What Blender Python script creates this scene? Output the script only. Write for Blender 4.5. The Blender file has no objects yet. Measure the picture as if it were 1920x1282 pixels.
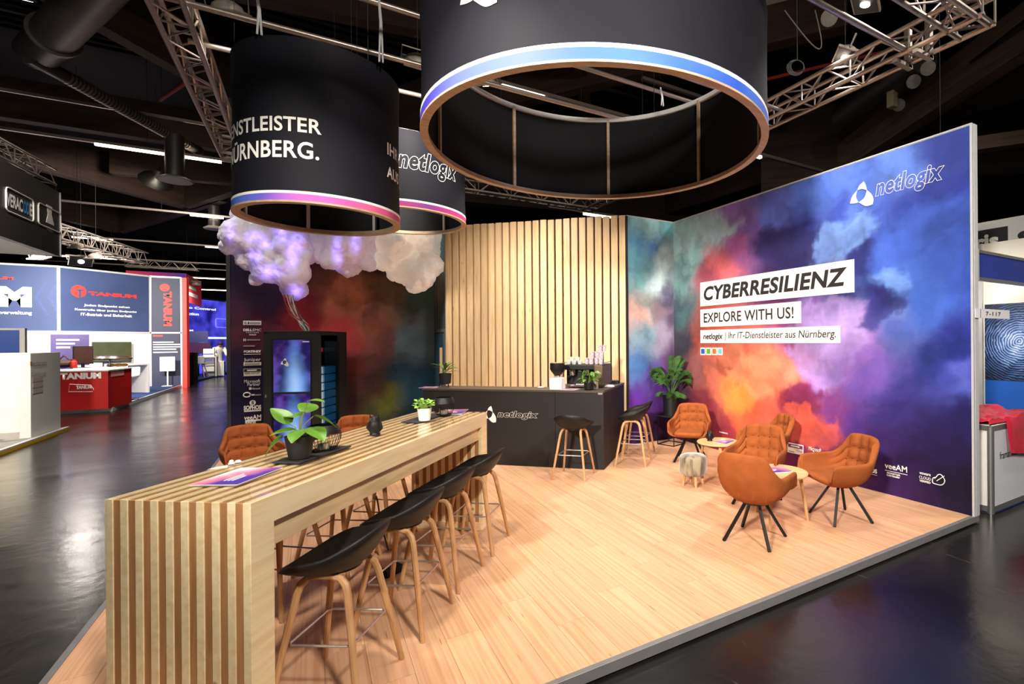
import bpy, bmesh, math, random
import numpy as np
from mathutils import Vector, Matrix
random.seed(7); np.random.seed(7)
R = math.radians
scene = bpy.context.scene
COL = scene.collection

# ------------------------------------------------------------------ camera
F_PX, CX_PX, CY_PX, EYE, ROLL, YAW = 939.0, 1163.0, 638.5, 1.65, 0.0070, R(31.76)
cr, sr = math.cos(ROLL), math.sin(ROLL)
FWD = Vector((math.sin(YAW), math.cos(YAW), 0)); RGT = Vector((math.cos(YAW), -math.sin(YAW), 0)); UP = Vector((0, 0, 1))
cam_data = bpy.data.cameras.new('camera')
cam = bpy.data.objects.new('camera', cam_data); COL.objects.link(cam); scene.camera = cam
cam_data.sensor_width = 36.0; cam_data.lens = F_PX / 1920 * 36.0
cam_data.shift_x = -(CX_PX - 960) / 1920; cam_data.shift_y = (CY_PX - 641) / 1920
cam_data.clip_start = 0.05; cam_data.clip_end = 300
_x = RGT * cr - UP * sr; _y = RGT * sr + UP * cr; _z = -FWD
m = Matrix((_x, _y, _z)).transposed().to_4x4(); m.translation = (0, 0, EYE); cam.matrix_world = m

# ------------------------------------------------------------------ world, exposure
w = bpy.data.worlds.new('world'); scene.world = w; w.use_nodes = True
w.node_tree.nodes['Background'].inputs[0].default_value = (0.50, 0.46, 0.44, 1)
w.node_tree.nodes['Background'].inputs[1].default_value = 0.13
scene.view_settings.view_transform = 'Standard'; scene.view_settings.look = 'None'
scene.view_settings.gamma = 1.0; scene.view_settings.use_curve_mapping = False
scene.view_settings.exposure = 0.0

# strength of the lamp kinds (used by the lamp builders below)
FLOOD_W = 33.0; FILL_W = 230.0; STRIP_E = 9.0

# ------------------------------------------------------------------ pixel helpers (a pixel gives only a direction)
def ray(px, py):
    u = px - CX_PX; v = CY_PX - py
    a = u * cr + v * sr; b = -u * sr + v * cr
    return FWD * F_PX + RGT * a + UP * b
def at_z(px, py, z=0.0):
    d = ray(px, py); t = (z - EYE) / d.z
    return Vector((d.x * t, d.y * t, z))
def at_plane(px, py, p0, n):
    d = ray(px, py); c = Vector((0, 0, EYE)); n = Vector(n)
    return c + d * ((Vector(p0) - c).dot(n) / d.dot(n))
def on_cyl(px, py, c, rad):
    d = ray(px, py); ox, oy = -c[0], -c[1]
    a = d.x**2 + d.y**2; b = 2 * (ox * d.x + oy * d.y); cc = ox**2 + oy**2 - rad**2
    disc = max(b * b - 4 * a * cc, 0); t = (-b - math.sqrt(disc)) / (2 * a)
    return math.atan2(d.y * t - c[1], d.x * t - c[0]), EYE + d.z * t

# ------------------------------------------------------------------ colour and materials
def lin(c):
    return tuple((x / 255 / 12.92) if x / 255 <= 0.04045 else ((x / 255 + 0.055) / 1.055) ** 2.4 for x in c)
MATS = {}
def _mat(name):
    mt = bpy.data.materials.new(name); mt.use_nodes = True; MATS[name] = mt
    nt = mt.node_tree; return mt, nt, nt.nodes['Principled BSDF']
def M(name, col, rough=0.5, metal=0.0, spec=0.5, var=0.12, scale=18.0, bump=0.0, bscale=60.0, emit=0.0, ecol=None, stretch=(1, 1, 1), coat=0.0):
    """plain surface with a little procedural variation"""
    if name in MATS: return MATS[name]
    mt, nt, p = _mat(name); c = lin(col)
    tc = nt.nodes.new('ShaderNodeTexCoord'); mp = nt.nodes.new('ShaderNodeMapping'); mp.inputs['Scale'].default_value = stretch
    nt.links.new(tc.outputs['Object'], mp.inputs[0])
    nz = nt.nodes.new('ShaderNodeTexNoise'); nz.inputs['Scale'].default_value = scale; nz.inputs['Detail'].default_value = 4
    nt.links.new(mp.outputs[0], nz.inputs['Vector'])
    rp = nt.nodes.new('ShaderNodeValToRGB')
    lo = [max(0, x * (1 - var)) for x in c]; hi = [min(1, x * (1 + var)) for x in c]
    rp.color_ramp.elements[0].color = (*lo, 1); rp.color_ramp.elements[1].color = (*hi, 1)
    rp.color_ramp.elements[0].position = 0.3; rp.color_ramp.elements[1].position = 0.7
    nt.links.new(nz.outputs['Fac'], rp.inputs[0]); nt.links.new(rp.outputs[0], p.inputs['Base Color'])
    p.inputs['Roughness'].default_value = rough; p.inputs['Metallic'].default_value = metal
    p.inputs['Specular IOR Level'].default_value = spec
    if coat: p.inputs['Coat Weight'].default_value = coat
    if bump:
        n2 = nt.nodes.new('ShaderNodeTexNoise'); n2.inputs['Scale'].default_value = bscale; n2.inputs['Detail'].default_value = 3
        nt.links.new(mp.outputs[0], n2.inputs['Vector'])
        b = nt.nodes.new('ShaderNodeBump'); b.inputs['Strength'].default_value = bump; b.inputs['Distance'].default_value = 0.01
        nt.links.new(n2.outputs['Fac'], b.inputs['Height']); nt.links.new(b.outputs[0], p.inputs['Normal'])
    if emit:
        p.inputs['Emission Color'].default_value = (*lin(ecol or col), 1); p.inputs['Emission Strength'].default_value = emit
    return mt
def WOOD(name, light, dark, axis=0, rough=0.45, grain=9.0, knots=True, rand=0.10, gloss=0.4):
    """timber: long streaks along one object axis, per-object tint, a few knots"""
    if name in MATS: return MATS[name]
    mt, nt, p = _mat(name); L, D = lin(light), lin(dark)
    tc = nt.nodes.new('ShaderNodeTexCoord'); oi = nt.nodes.new('ShaderNodeObjectInfo')
    cb = nt.nodes.new('ShaderNodeCombineXYZ'); ml = nt.nodes.new('ShaderNodeMath'); ml.operation = 'MULTIPLY'; ml.inputs[1].default_value = 37.0
    nt.links.new(oi.outputs['Random'], ml.inputs[0])
    for i in range(3): nt.links.new(ml.outputs[0], cb.inputs[i])
    ad = nt.nodes.new('ShaderNodeVectorMath'); ad.operation = 'ADD'
    nt.links.new(tc.outputs['Object'], ad.inputs[0]); nt.links.new(cb.outputs[0], ad.inputs[1])
    mp = nt.nodes.new('ShaderNodeMapping'); s = [1.0, 1.0, 1.0]; s = [grain] * 3; s[axis] = grain * 0.09
    mp.inputs['Scale'].default_value = s; nt.links.new(ad.outputs[0], mp.inputs[0])
    nz = nt.nodes.new('ShaderNodeTexNoise'); nz.inputs['Scale'].default_value = 2.2; nz.inputs['Detail'].default_value = 6; nz.inputs['Distortion'].default_value = 0.6
    nt.links.new(mp.outputs[0], nz.inputs['Vector'])
    rp = nt.nodes.new('ShaderNodeValToRGB'); e = rp.color_ramp.elements
    e[0].position = 0.33; e[0].color = (*D, 1); e[1].position = 0.62; e[1].color = (*L, 1)
    nt.links.new(nz.outputs['Fac'], rp.inputs[0]); out = rp.outputs[0]
    if knots:
        mk = nt.nodes.new('ShaderNodeMapping'); s = [3.0] * 3; s[axis] = 1.1; mk.inputs['Scale'].default_value = s
        nt.links.new(ad.outputs[0], mk.inputs[0])
        vo = nt.nodes.new('ShaderNodeTexVoronoi'); vo.inputs['Scale'].default_value = 1.6; nt.links.new(mk.outputs[0], vo.inputs['Vector'])
        kr = nt.nodes.new('ShaderNodeValToRGB'); k = kr.color_ramp.elements
        k[0].position = 0.035; k[0].color = (0.30, 0.20, 0.13, 1); k[1].position = 0.085; k[1].color = (1, 1, 1, 1)
        nt.links.new(vo.outputs['Distance'], kr.inputs[0])
        mx = nt.nodes.new('ShaderNodeMix'); mx.data_type = 'RGBA'; mx.blend_type = 'MULTIPLY'; mx.inputs['Factor'].default_value = 0.8
        nt.links.new(out, mx.inputs[6]); nt.links.new(kr.outputs[0], mx.inputs[7]); out = mx.outputs[2]
    hs = nt.nodes.new('ShaderNodeHueSaturation'); mr = nt.nodes.new('ShaderNodeMapRange')
    mr.inputs['To Min'].default_value = 1 - rand; mr.inputs['To Max'].default_value = 1 + rand
    nt.links.new(oi.outputs['Random'], mr.inputs[0]); nt.links.new(mr.outputs[0], hs.inputs['Value'])
    nt.links.new(out, hs.inputs['Color']); nt.links.new(hs.outputs[0], p.inputs['Base Color'])
    p.inputs['Roughness'].default_value = rough; p.inputs['Specular IOR Level'].default_value = gloss
    return mt
def VCOL(name, rough=0.6, spec=0.3, emit=0.0, fine=0.0):
    """print: colour from the mesh's own colour layer plus fine procedural grain"""
    if name in MATS: return MATS[name]
    mt, nt, p = _mat(name)
    at = nt.nodes.new('ShaderNodeAttribute'); at.attribute_name = 'Col'
    out = at.outputs['Color']
    if fine:
        tc = nt.nodes.new('ShaderNodeTexCoord'); nz = nt.nodes.new('ShaderNodeTexNoise'); nz.inputs['Scale'].default_value = 7; nz.inputs['Detail'].default_value = 8
        nz.inputs['Distortion'].default_value = 1.2
        nt.links.new(tc.outputs['Object'], nz.inputs['Vector'])
        mr = nt.nodes.new('ShaderNodeMapRange'); mr.inputs['From Min'].default_value = 0.3; mr.inputs['From Max'].default_value = 0.7
        mr.inputs['To Min'].default_value = 1 - fine; mr.inputs['To Max'].default_value = 1 + fine
        nt.links.new(nz.outputs['Fac'], mr.inputs[0])
        hs = nt.nodes.new('ShaderNodeHueSaturation'); nt.links.new(out, hs.inputs['Color']); nt.links.new(mr.outputs[0], hs.inputs['Value']); out = hs.outputs[0]
    nt.links.new(out, p.inputs['Base Color']); p.inputs['Roughness'].default_value = rough; p.inputs['Specular IOR Level'].default_value = spec
    if emit:
        nt.links.new(out, p.inputs['Emission Color']); p.inputs['Emission Strength'].default_value = emit
    return mt
def GLASS(name, tint=(255, 255, 255), gloss=0.12, rough=0.03):
    if name in MATS: return MATS[name]
    mt = bpy.data.materials.new(name); mt.use_nodes = True; nt = mt.node_tree; MATS[name] = mt
    for n in list(nt.nodes):
        if n.type == 'BSDF_PRINCIPLED': nt.nodes.remove(n)
    out = nt.nodes['Material Output']; tr = nt.nodes.new('ShaderNodeBsdfTransparent'); gl = nt.nodes.new('ShaderNodeBsdfGlossy')
    tr.inputs[0].default_value = (*lin(tint), 1); gl.inputs['Roughness'].default_value = rough
    fr = nt.nodes.new('ShaderNodeLayerWeight'); fr.inputs['Blend'].default_value = 0.5
    pw = nt.nodes.new('ShaderNodeMath'); pw.operation = 'POWER'; pw.inputs[1].default_value = 4.0; nt.links.new(fr.outputs['Facing'], pw.inputs[0])
    md = nt.nodes.new('ShaderNodeMath'); md.operation = 'MULTIPLY_ADD'; md.inputs[1].default_value = 0.45; md.inputs[2].default_value = gloss * 0.12
    nt.links.new(pw.outputs[0], md.inputs[0])
    mx = nt.nodes.new('ShaderNodeMixShader'); nt.links.new(md.outputs[0], mx.inputs[0]); nt.links.new(tr.outputs[0], mx.inputs[1]); nt.links.new(gl.outputs[0], mx.inputs[2])
    nt.links.new(mx.outputs[0], out.inputs[0]); return mt
def EMIT(name, col, strength):
    return M(name, col, rough=0.4, emit=strength, ecol=col, var=0.02)

# ------------------------------------------------------------------ mesh builder
class MB:
    def __init__(s): s.v = []; s.f = []; s.c = []
    def add(s, vs, fs, col=None):
        o = len(s.v); s.v += [tuple(x) for x in vs]; s.f += [tuple(i + o for i in f) for f in fs]
        if col is not None: s.c += [col] * len(vs) if not isinstance(col, list) else col
        return s
    def box(s, x0, x1, y0, y1, z0, z1, mat=None):
        vs = [Vector((x, y, z)) for z in (z0, z1) for y in (y0, y1) for x in (x0, x1)]
        if mat is not None: vs = [mat @ v for v in vs]
        return s.add(vs, [(0, 2, 3, 1), (4, 5, 7, 6), (0, 1, 5, 4), (2, 6, 7, 3), (0, 4, 6, 2), (1, 3, 7, 5)])
    def cbox(s, c, sx, sy, sz, rz=0, mat=None):
        mm = Matrix.Translation(c) @ Matrix.Rotation(rz, 4, 'Z')
        if mat is not None: mm = mat @ mm
        return s.box(-sx / 2, sx / 2, -sy / 2, sy / 2, -sz / 2, sz / 2, mm)
    def tube(s, pts, r, seg=8, cap=True, sq=None, up=None):
        pts = [Vector(p) for p in pts]; n = len(pts); rs = r if isinstance(r, (list, tuple)) else [r] * n
        t0 = (pts[1] - pts[0]).normalized(); ref = Vector(up) if up else (Vector((0, 0, 1)) if abs(t0.z) < 0.9 else Vector((1, 0, 0)))
        rings = []; a = t0.cross(ref).normalized()
        for i in range(n):
            t = (pts[min(i + 1, n - 1)] - pts[max(i - 1, 0)]).normalized()
            a = (a - t * a.dot(t)).normalized(); b = t.cross(a)
            k = 1.0
            if 0 < i < n - 1:
                ca = (pts[i] - pts[i - 1]).normalized().dot((pts[i + 1] - pts[i]).normalized()); k = 1 / max(0.5, math.sqrt(max(0.01, (1 + ca) / 2)))
            ring = []
            for j in range(seg):
                th = 2 * math.pi * (j + 0.5) / seg
                ring.append(pts[i] + (a * math.cos(th) * k + b * math.sin(th) * (sq or 1.0)) * rs[i])
            rings.append(ring)
        vs = [v for rg in rings for v in rg]; fs = []
        for i in range(n - 1):
            for j in range(seg):
                j2 = (j + 1) % seg; fs.append((i * seg + j, i * seg + j2, (i + 1) * seg + j2, (i + 1) * seg + j))
        if cap: fs += [tuple(range(seg - 1, -1, -1)), tuple((n - 1) * seg + j for j in range(seg))]
        return s.add(vs, fs)
    def ring(s, pts, r, seg=6):
        """closed tube"""
        pts = [Vector(p) for p in pts]; n = len(pts); vs = []; fs = []
        for i in range(n):
            t = (pts[(i + 1) % n] - pts[i - 1]).normalized(); ref = Vector((0, 0, 1)) if abs(t.z) < 0.9 else Vector((1, 0, 0))
            a = t.cross(ref).normalized(); b = t.cross(a)
            vs += [pts[i] + (a * math.cos(2 * math.pi * j / seg) + b * math.sin(2 * math.pi * j / seg)) * r for j in range(seg)]
        for i in range(n):
            for j in range(seg):
                i2 = (i + 1) % n; j2 = (j + 1) % seg; fs.append((i * seg + j, i2 * seg + j, i2 * seg + j2, i * seg + j2))
        return s.add(vs, fs)
    def lathe(s, prof, seg=24, c=(0, 0, 0), sx=1, sy=1):
        vs = []; fs = []; n = len(prof)
        for (r, z) in prof:
            vs += [Vector((c[0] + r * sx * math.cos(2 * math.pi * j / seg), c[1] + r * sy * math.sin(2 * math.pi * j / seg), c[2] + z)) for j in range(seg)]
        for i in range(n - 1):
            for j in range(seg):
                j2 = (j + 1) % seg; fs.append((i * seg + j, i * seg + j2, (i + 1) * seg + j2, (i + 1) * seg + j))
        fs += [tuple(range(seg - 1, -1, -1)), tuple((n - 1) * seg + j for j in range(seg))]
        return s.add(vs, fs)
    def ball(s, c, r, seg=10, sz=1.0):
        n = max(4, seg // 2); prof = [(max(1e-4, r * math.sin(math.pi * i / n)), -r * sz * math.cos(math.pi * i / n)) for i in range(n + 1)]
        return s.lathe(prof, seg, c)
    def prism(s, poly, z0, z1, mat=None):
        n = len(poly); vs = [Vector((x, y, z0)) for x, y in poly] + [Vector((x, y, z1)) for x, y in poly]
        if mat is not None: vs = [mat @ v for v in vs]
        fs = [tuple(range(n - 1, -1, -1)), tuple(range(n, 2 * n))] + [(i, (i + 1) % n, n + (i + 1) % n, n + i) for i in range(n)]
        return s.add(vs, fs)
    def grid(s, P, close_u=False, col=None):
        """P[i][j] points"""
        n = len(P); mm = len(P[0]); vs = [p for row in P for p in row]; fs = []
        for i in range(n if close_u else n - 1):
            for j in range(mm - 1):
                i2 = (i + 1) % n; fs.append((i * mm + j, i2 * mm + j, i2 * mm + j + 1, i * mm + j + 1))
        return s.add(vs, fs, col)
    def mesh(s, name, smooth=True, angle=38):
        me = bpy.data.meshes.new(name); me.from_pydata(s.v, [], s.f); me.validate(); me.update()
        if s.c:
            at = me.color_attributes.new('Col', 'FLOAT_COLOR', 'POINT')
            buf = np.ones((len(s.v), 4), np.float32); buf[:, :3] = np.array(s.c, np.float32)[:, :3]; at.data.foreach_set('color', buf.ravel())
        if smooth:
            me.polygons.foreach_set('use_smooth', [True] * len(me.polygons)); me.set_sharp_from_angle(angle=R(angle))
        return me
    def build(s, name, mat, parent=None, smooth=True, bevel=0, seg=2, angle=38):
        return link(name, s.mesh(name, smooth, angle), mat, parent, bevel, seg)
def link(name, me, mat, parent=None, bevel=0, seg=2):
    o = bpy.data.objects.new(name, me); COL.objects.link(o)
    if mat is not None and not me.materials: me.materials.append(mat)
    if parent is not None: o.parent = parent
    if bevel:
        b = o.modifiers.new('bevel', 'BEVEL'); b.width = bevel; b.segments = seg; b.limit_method = 'ANGLE'; b.angle_limit = R(50); b.harden_normals = False
    return o
def box(name, x0, x1, y0, y1, z0, z1, mat, parent=None, bevel=0): return MB().box(x0, x1, y0, y1, z0, z1).build(name, mat, parent, bevel=bevel)
def tag(o, label, cat, group=None):
    o['label'] = label; o['category'] = cat
    if group: o['group'] = group
    return o
def struct(o): o['kind'] = 'structure'; return o
def thing(name, label, cat, loc=(0, 0, 0), rz=0.0, group=None):
    o = bpy.data.objects.new(name, None); COL.objects.link(o); o.empty_display_size = 0.1
    o.location = loc; o.rotation_euler = (0, 0, rz); return tag(o, label, cat, group)
def kids(o): return [c for c in COL.objects if c.parent is o]
def dup(root, loc, rz, label, group=None, scale=None):
    r = root.copy(); COL.objects.link(r); r.location = loc; r.rotation_euler = (0, 0, rz); r['label'] = label
    if group: r['group'] = group
    if scale: r.scale = (scale,) * 3
    for ch in kids(root):
        c = ch.copy(); COL.objects.link(c); c.parent = r
        for g in kids(ch):
            d = g.copy(); COL.objects.link(d); d.parent = c
    return r
def plane_mat(o, xd, up=(0, 0, 1)):
    xd = Vector(xd).normalized(); up = Vector(up); n = xd.cross(up)
    mm = Matrix((xd, up, n)).transposed().to_4x4(); mm.translation = Vector(o); return mm
# --- lettering: glyph meshes fitted into a rectangle (u0,u1,v0,v1) of a plane
def glyphs(body, bold=0.0, shear=0.0, outline=0.0, extrude=0.0, space=1.0, res=4, wide=1.0):
    cu = bpy.data.curves.new('glyphs', 'FONT'); cu.body = body; cu.size = 1.0; cu.offset = bold; cu.shear = shear
    cu.space_character = space; cu.resolution_u = res; cu.extrude = extrude; cu.space_line = 0.95
    if outline: cu.fill_mode = 'NONE'; cu.bevel_depth = outline; cu.bevel_resolution = 0
    ob = bpy.data.objects.new('glyphs', cu); COL.objects.link(ob)
    bpy.context.view_layer.update()
    me = bpy.data.meshes.new_from_object(ob.evaluated_get(bpy.context.evaluated_depsgraph_get()))
    bpy.data.objects.remove(ob); bpy.data.curves.remove(cu)
    co = np.empty(len(me.vertices) * 3, np.float64); me.vertices.foreach_get('co', co); co = co.reshape(-1, 3)
    return me, co
def letter(body, u0, u1, v0, v1, pm, mat, parent=None, bold=0.0, shear=0.0, outline=0.0, off=0.004, keep=False, name='lettering', space=1.0, flip=False, wrap=None, res=4, label=None):
    me, co = glyphs(body, bold, shear, outline, space=space, res=res)
    lo, hi = co.min(0), co.max(0); sx = (u1 - u0) / max(1e-6, hi[0] - lo[0]); sy = (v1 - v0) / max(1e-6, hi[1] - lo[1])
    if keep: sx = sy = min(sx, sy)
    nc = np.empty_like(co); nc[:, 0] = u0 + (co[:, 0] - lo[0]) * sx; nc[:, 1] = v0 + (co[:, 1] - lo[1]) * sy
    nc[:, 2] = off + (co[:, 2] * sy * 0.5 if outline else 0)
    if wrap:
        nc = wrap(nc)
    else:
        A = np.array(pm); nc = nc @ A[:3, :3].T + A[:3, 3]
    me.vertices.foreach_set('co', nc.ravel()); me.materials.clear(); me.update()
    o = link(name, me, mat, parent)
    if label: o['label'] = label
    return o
def px_rect(pm_inv, p0, n, x0, y0, x1, y1):
    """rectangle on a plane from two image corners -> u0,u1,v0,v1"""
    a = pm_inv @ at_plane(x0, y0, p0, n); b = pm_inv @ at_plane(x1, y1, p0, n)
    return min(a.x, b.x), max(a.x, b.x), min(a.y, b.y), max(a.y, b.y)
class Sheet:
    """a vertical plane that carries print"""
    def __init__(s, o, xd): s.o = Vector(o); s.m = plane_mat(o, xd); s.i = s.m.inverted(); s.n = s.m.to_3x3().col[2].copy()
    def uv(s, px, py): q = s.i @ at_plane(px, py, s.o, s.n); return q.x, q.y
    def text(s, body, x0, y0, x1, y1, mat, parent=None, **k):
        """image box given at its left-top (x0,y0) and left-bottom... u from x0..x1 at mid height"""
        u0, va = s.uv(x0, y0); u1, vb = s.uv(x1, y1)
        if k.pop('left', False): _, va = s.uv(x0, y0); _, vb = s.uv(x0, y1)
        return letter(body, min(u0, u1), max(u0, u1), min(va, vb), max(va, vb), s.m, mat, parent, **k)
    def slab(s, name, u0, u1, v0, v1, mat, parent=None, t=0.003, off=0.0, bevel=0):
        return MB().box(u0, u1, v0, v1, off, off + t, s.m).build(name, mat, parent, bevel=bevel)
    def poly(s, name, pts, mat, parent=None, t=0.003, off=0.0):
        return MB().prism(pts, off, off + t, s.m).build(name, mat, parent, smooth=False)
# --- noise for prints
def vnoise(x, y, seed):
    rs = np.random.RandomState(seed); T = rs.rand(64, 64)
    xi = np.floor(x).astype(int); yi = np.floor(y).astype(int); fx = x - xi; fy = y - yi
    fx = fx * fx * fx * (fx * (fx * 6 - 15) + 10); fy = fy * fy * fy * (fy * (fy * 6 - 15) + 10)
    g = lambda a, b: T[a % 64, b % 64]
    return (g(xi, yi) * (1 - fx) + g(xi + 1, yi) * fx) * (1 - fy) + (g(xi, yi + 1) * (1 - fx) + g(xi + 1, yi + 1) * fx) * fy
def fbm(x, y, seed, oct=5, billow=False):
    s = 0; a = 0.5; t = 0
    for i in range(oct):
        n = vnoise(x, y, seed + i); n = abs(n * 2 - 1) if billow else n
        s = s + a * n; t += a; a *= 0.5; x = x * 2.03 + 5.1; y = y * 2.03 + 1.7
    return s / t
def poly_sd(X, Y, poly):
    d = np.full(X.shape, 1e9); ins = np.zeros(X.shape, bool); n = len(poly)
    for i in range(n):
        (x0, y0), (x1, y1) = poly[i], poly[(i + 1) % n]; ex, ey = x1 - x0, y1 - y0
        t = np.clip(((X - x0) * ex + (Y - y0) * ey) / (ex * ex + ey * ey + 1e-9), 0, 1)
        d = np.minimum(d, np.hypot(X - x0 - t * ex, Y - y0 - t * ey))
        cnd = ((y0 > Y) != (y1 > Y)) & (X < (x1 - x0) * (Y - y0) / (y1 - y0 + 1e-12) + x0); ins ^= cnd
    return np.where(ins, -d, d)
def mural(pm, u0, u1, v0, v1, nu, nv, ctrl, seed, warp=0.35, lum=0.5, gain=1.0, z=0.0, sharp=2.1, shapes=()):
    """cloud print: colours spread from control points [(u,v,rgb)] through warped noise"""
    U, V = np.meshgrid(np.linspace(u0, u1, nu), np.linspace(v0, v1, nv), indexing='ij')
    wx = U + warp * (fbm(U * 1.1, V * 1.1, seed) - 0.5) * 2 + warp * 0.35 * (fbm(U * 4, V * 4, seed + 9, 4, True) - 0.5) * 2
    wy = V + warp * (fbm(U * 1.1 + 7, V * 1.1 + 3, seed + 20) - 0.5) * 2 + warp * 0.35 * (fbm(U * 4 + 3, V * 4, seed + 31, 4, True) - 0.5) * 2
    num = np.zeros(U.shape + (3,)); den = np.zeros(U.shape)
    for (a, b, c) in ctrl:
        wgt = 1.0 / ((wx - a) ** 2 + (wy - b) ** 2 + 0.016) ** sharp
        num += wgt[..., None] * np.array(lin(c)); den += wgt
    C = num / den[..., None]
    px_ = U + 0.22 * (fbm(U * 2.1, V * 2.1, seed + 200, 5) - 0.5) * 2 + 0.05 * (fbm(U * 9, V * 9, seed + 210, 3, True) - 0.3) * 2
    py_ = V + 0.22 * (fbm(U * 2.1 + 5, V * 2.1 + 8, seed + 220, 5) - 0.5) * 2 + 0.05 * (fbm(U * 9 + 4, V * 9, seed + 230, 3, True) - 0.3) * 2
    for (poly, c, soft, alpha) in shapes:                                # cloud lobes with their own outline
        sd = poly_sd(px_, py_, poly); mk_ = np.clip(0.5 - sd / soft, 0, 1); mk_ = mk_ * mk_ * (3 - 2 * mk_) * alpha
        rim_ = np.exp(-((sd + soft * 0.4) / (soft * 0.7)) ** 2) * 0.30 * alpha
        C = C * (1 - mk_[..., None]) + np.array(lin(c)) * (mk_ * (1 + rim_))[..., None]
    bl = fbm(wx * 1.6 + 2, wy * 1.6, seed + 50, 6, True); bl2 = fbm(wx * 3.1, wy * 3.1 + 4, seed + 70, 5)
    ed = fbm(wx * 0.9 + 9, wy * 0.9, seed + 90, 6); ed = np.clip((ed - 0.47) * 9, 0, 1) - 0.5            # hard-edged lobes
    k = 1 + lum * (bl - 0.34) * 2.6 + lum * 0.4 * (bl2 - 0.5) + lum * 0.45 * ed; C = np.clip(C * k[..., None] * gain, 0, 0.95)
    A = np.array(pm); pts = np.stack([U, V, np.full(U.shape, z)], -1).reshape(-1, 3) @ A[:3, :3].T + A[:3, 3]
    idx = np.arange(nu * nv).reshape(nu, nv)
    fs = np.stack([idx[:-1, :-1], idx[1:, :-1], idx[1:, 1:], idx[:-1, 1:]], -1).reshape(-1, 4)
    mb = MB(); mb.v = [tuple(p) for p in pts]; mb.f = [tuple(f) for f in fs.tolist()]; mb.c = C.reshape(-1, 3).tolist()
    return mb
# ================================================================== materials
XL, XR, YF, YB, YL, HW, HF = -1.13, 5.20, 2.22, 6.68, 10.06, 3.637, -0.07
m_white = M('white_laminate', (232, 228, 222), 0.45, var=0.03)
m_ivory = M('ivory_print', (236, 228, 218), 0.6, var=0.02)
m_ink = M('black_ink', (32, 30, 32), 0.6, var=0.05)
m_letter = M('white_ink', (244, 241, 234), 0.55, var=0.02)
m_alu = M('aluminium_profile', (176, 176, 174), 0.35, metal=0.85, var=0.05, scale=40)
m_alu2 = M('aluminium_pale', (206, 206, 206), 0.4, metal=0.2, var=0.04)
m_dark = M('dark_groove', (52, 50, 50), 0.6)
m_black = M('black_lacquer', (17, 16, 15), 0.5, spec=0.35, var=0.2)
m_blackm = M('black_matt', (20, 19, 19), 0.65, var=0.2)
m_steel = M('brushed_steel', (190, 184, 174), 0.32, metal=0.7, var=0.08, scale=60)
m_chrome = M('chrome', (210, 210, 210), 0.12, metal=1.0, var=0.03)
m_truss = M('truss_aluminium', (168, 156, 146), 0.36, metal=0.75, var=0.08, scale=30)
m_navy = M('drum_fabric', (19, 19, 27), 0.7, spec=0.22, var=0.08, scale=4)
m_liner = M('drum_liner', (26, 26, 29), 0.8, spec=0.2, var=0.06, scale=3)
m_counter = M('counter_laminate', (38, 35, 35), 0.6, spec=0.25, var=0.05)
m_oak = WOOD('oak_leg', (206, 160, 110), (184, 134, 88), axis=2, grain=14, knots=False, rand=0.06)
m_oakx = WOOD('oak_top', (226, 182, 128), (206, 158, 104), axis=0, grain=10, knots=False, rand=0.04)
m_pine_x = WOOD('pine_along_x', (236, 206, 160), (220, 184, 134), axis=0, grain=13, rand=0.07)
m_pine_z = WOOD('pine_along_z', (218, 180, 128), (196, 152, 100), axis=2, grain=13, rand=0.07)
m_slat = WOOD('spruce_slat', (234, 202, 156), (218, 182, 134), axis=2, grain=12, rand=0.08)
m_plank = WOOD('oak_plank', (226, 178, 138), (206, 152, 114), axis=1, grain=4.0, rand=0.045, rough=0.42, gloss=0.35)
m_birch = WOOD('birch_ply', (190, 166, 138), (172, 146, 118), axis=0, grain=10, knots=False, rand=0.03)
m_orange = M('orange_velvet', (150, 80, 37), 0.85, spec=0.2, var=0.13, scale=9, bump=0.25, bscale=320)
m_orange2 = M('orange_velvet_button', (126, 60, 22), 0.85, spec=0.2, var=0.1)
m_leaf = M('leaf_green', (86, 128, 36), 0.4, spec=0.5, var=0.35, scale=10)
m_leafd = M('palm_green', (62, 100, 42), 0.45, spec=0.4, var=0.4, scale=12)
m_leaf2 = M('fresh_green', (140, 182, 74), 0.5, var=0.25, scale=30)
m_stem = M('stem_green', (110, 120, 60), 0.6)
m_soil = M('soil', (48, 36, 28), 0.95, bump=0.6, bscale=90)
m_slate = M('slate_tray', (44, 43, 45), 0.75, bump=0.3, bscale=60)
m_print = VCOL('printed_sheet', 0.35, 0.5)
m_mural = VCOL('mural_print', 0.7, 0.2, fine=0.05)
m_hallbeam = WOOD('glulam_brown', (64, 46, 36), (44, 32, 26), axis=0, grain=4, knots=False, rand=0.12, rough=0.7)
m_glulam = WOOD('glulam_pale', (118, 98, 80), (90, 74, 60), axis=0, grain=4, knots=False, rand=0.05, rough=0.7)
m_duct = M('duct_zinc', (84, 80, 78), 0.45, metal=0.6, var=0.15, scale=8, stretch=(1, 1, 6))
m_strip = EMIT('led_strip', (255, 232, 200), STRIP_E)
m_lens = EMIT('flood_lens', (255, 246, 224), 60.0)
m_red = M('red_sprinkler', (150, 40, 26), 0.5)

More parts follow.
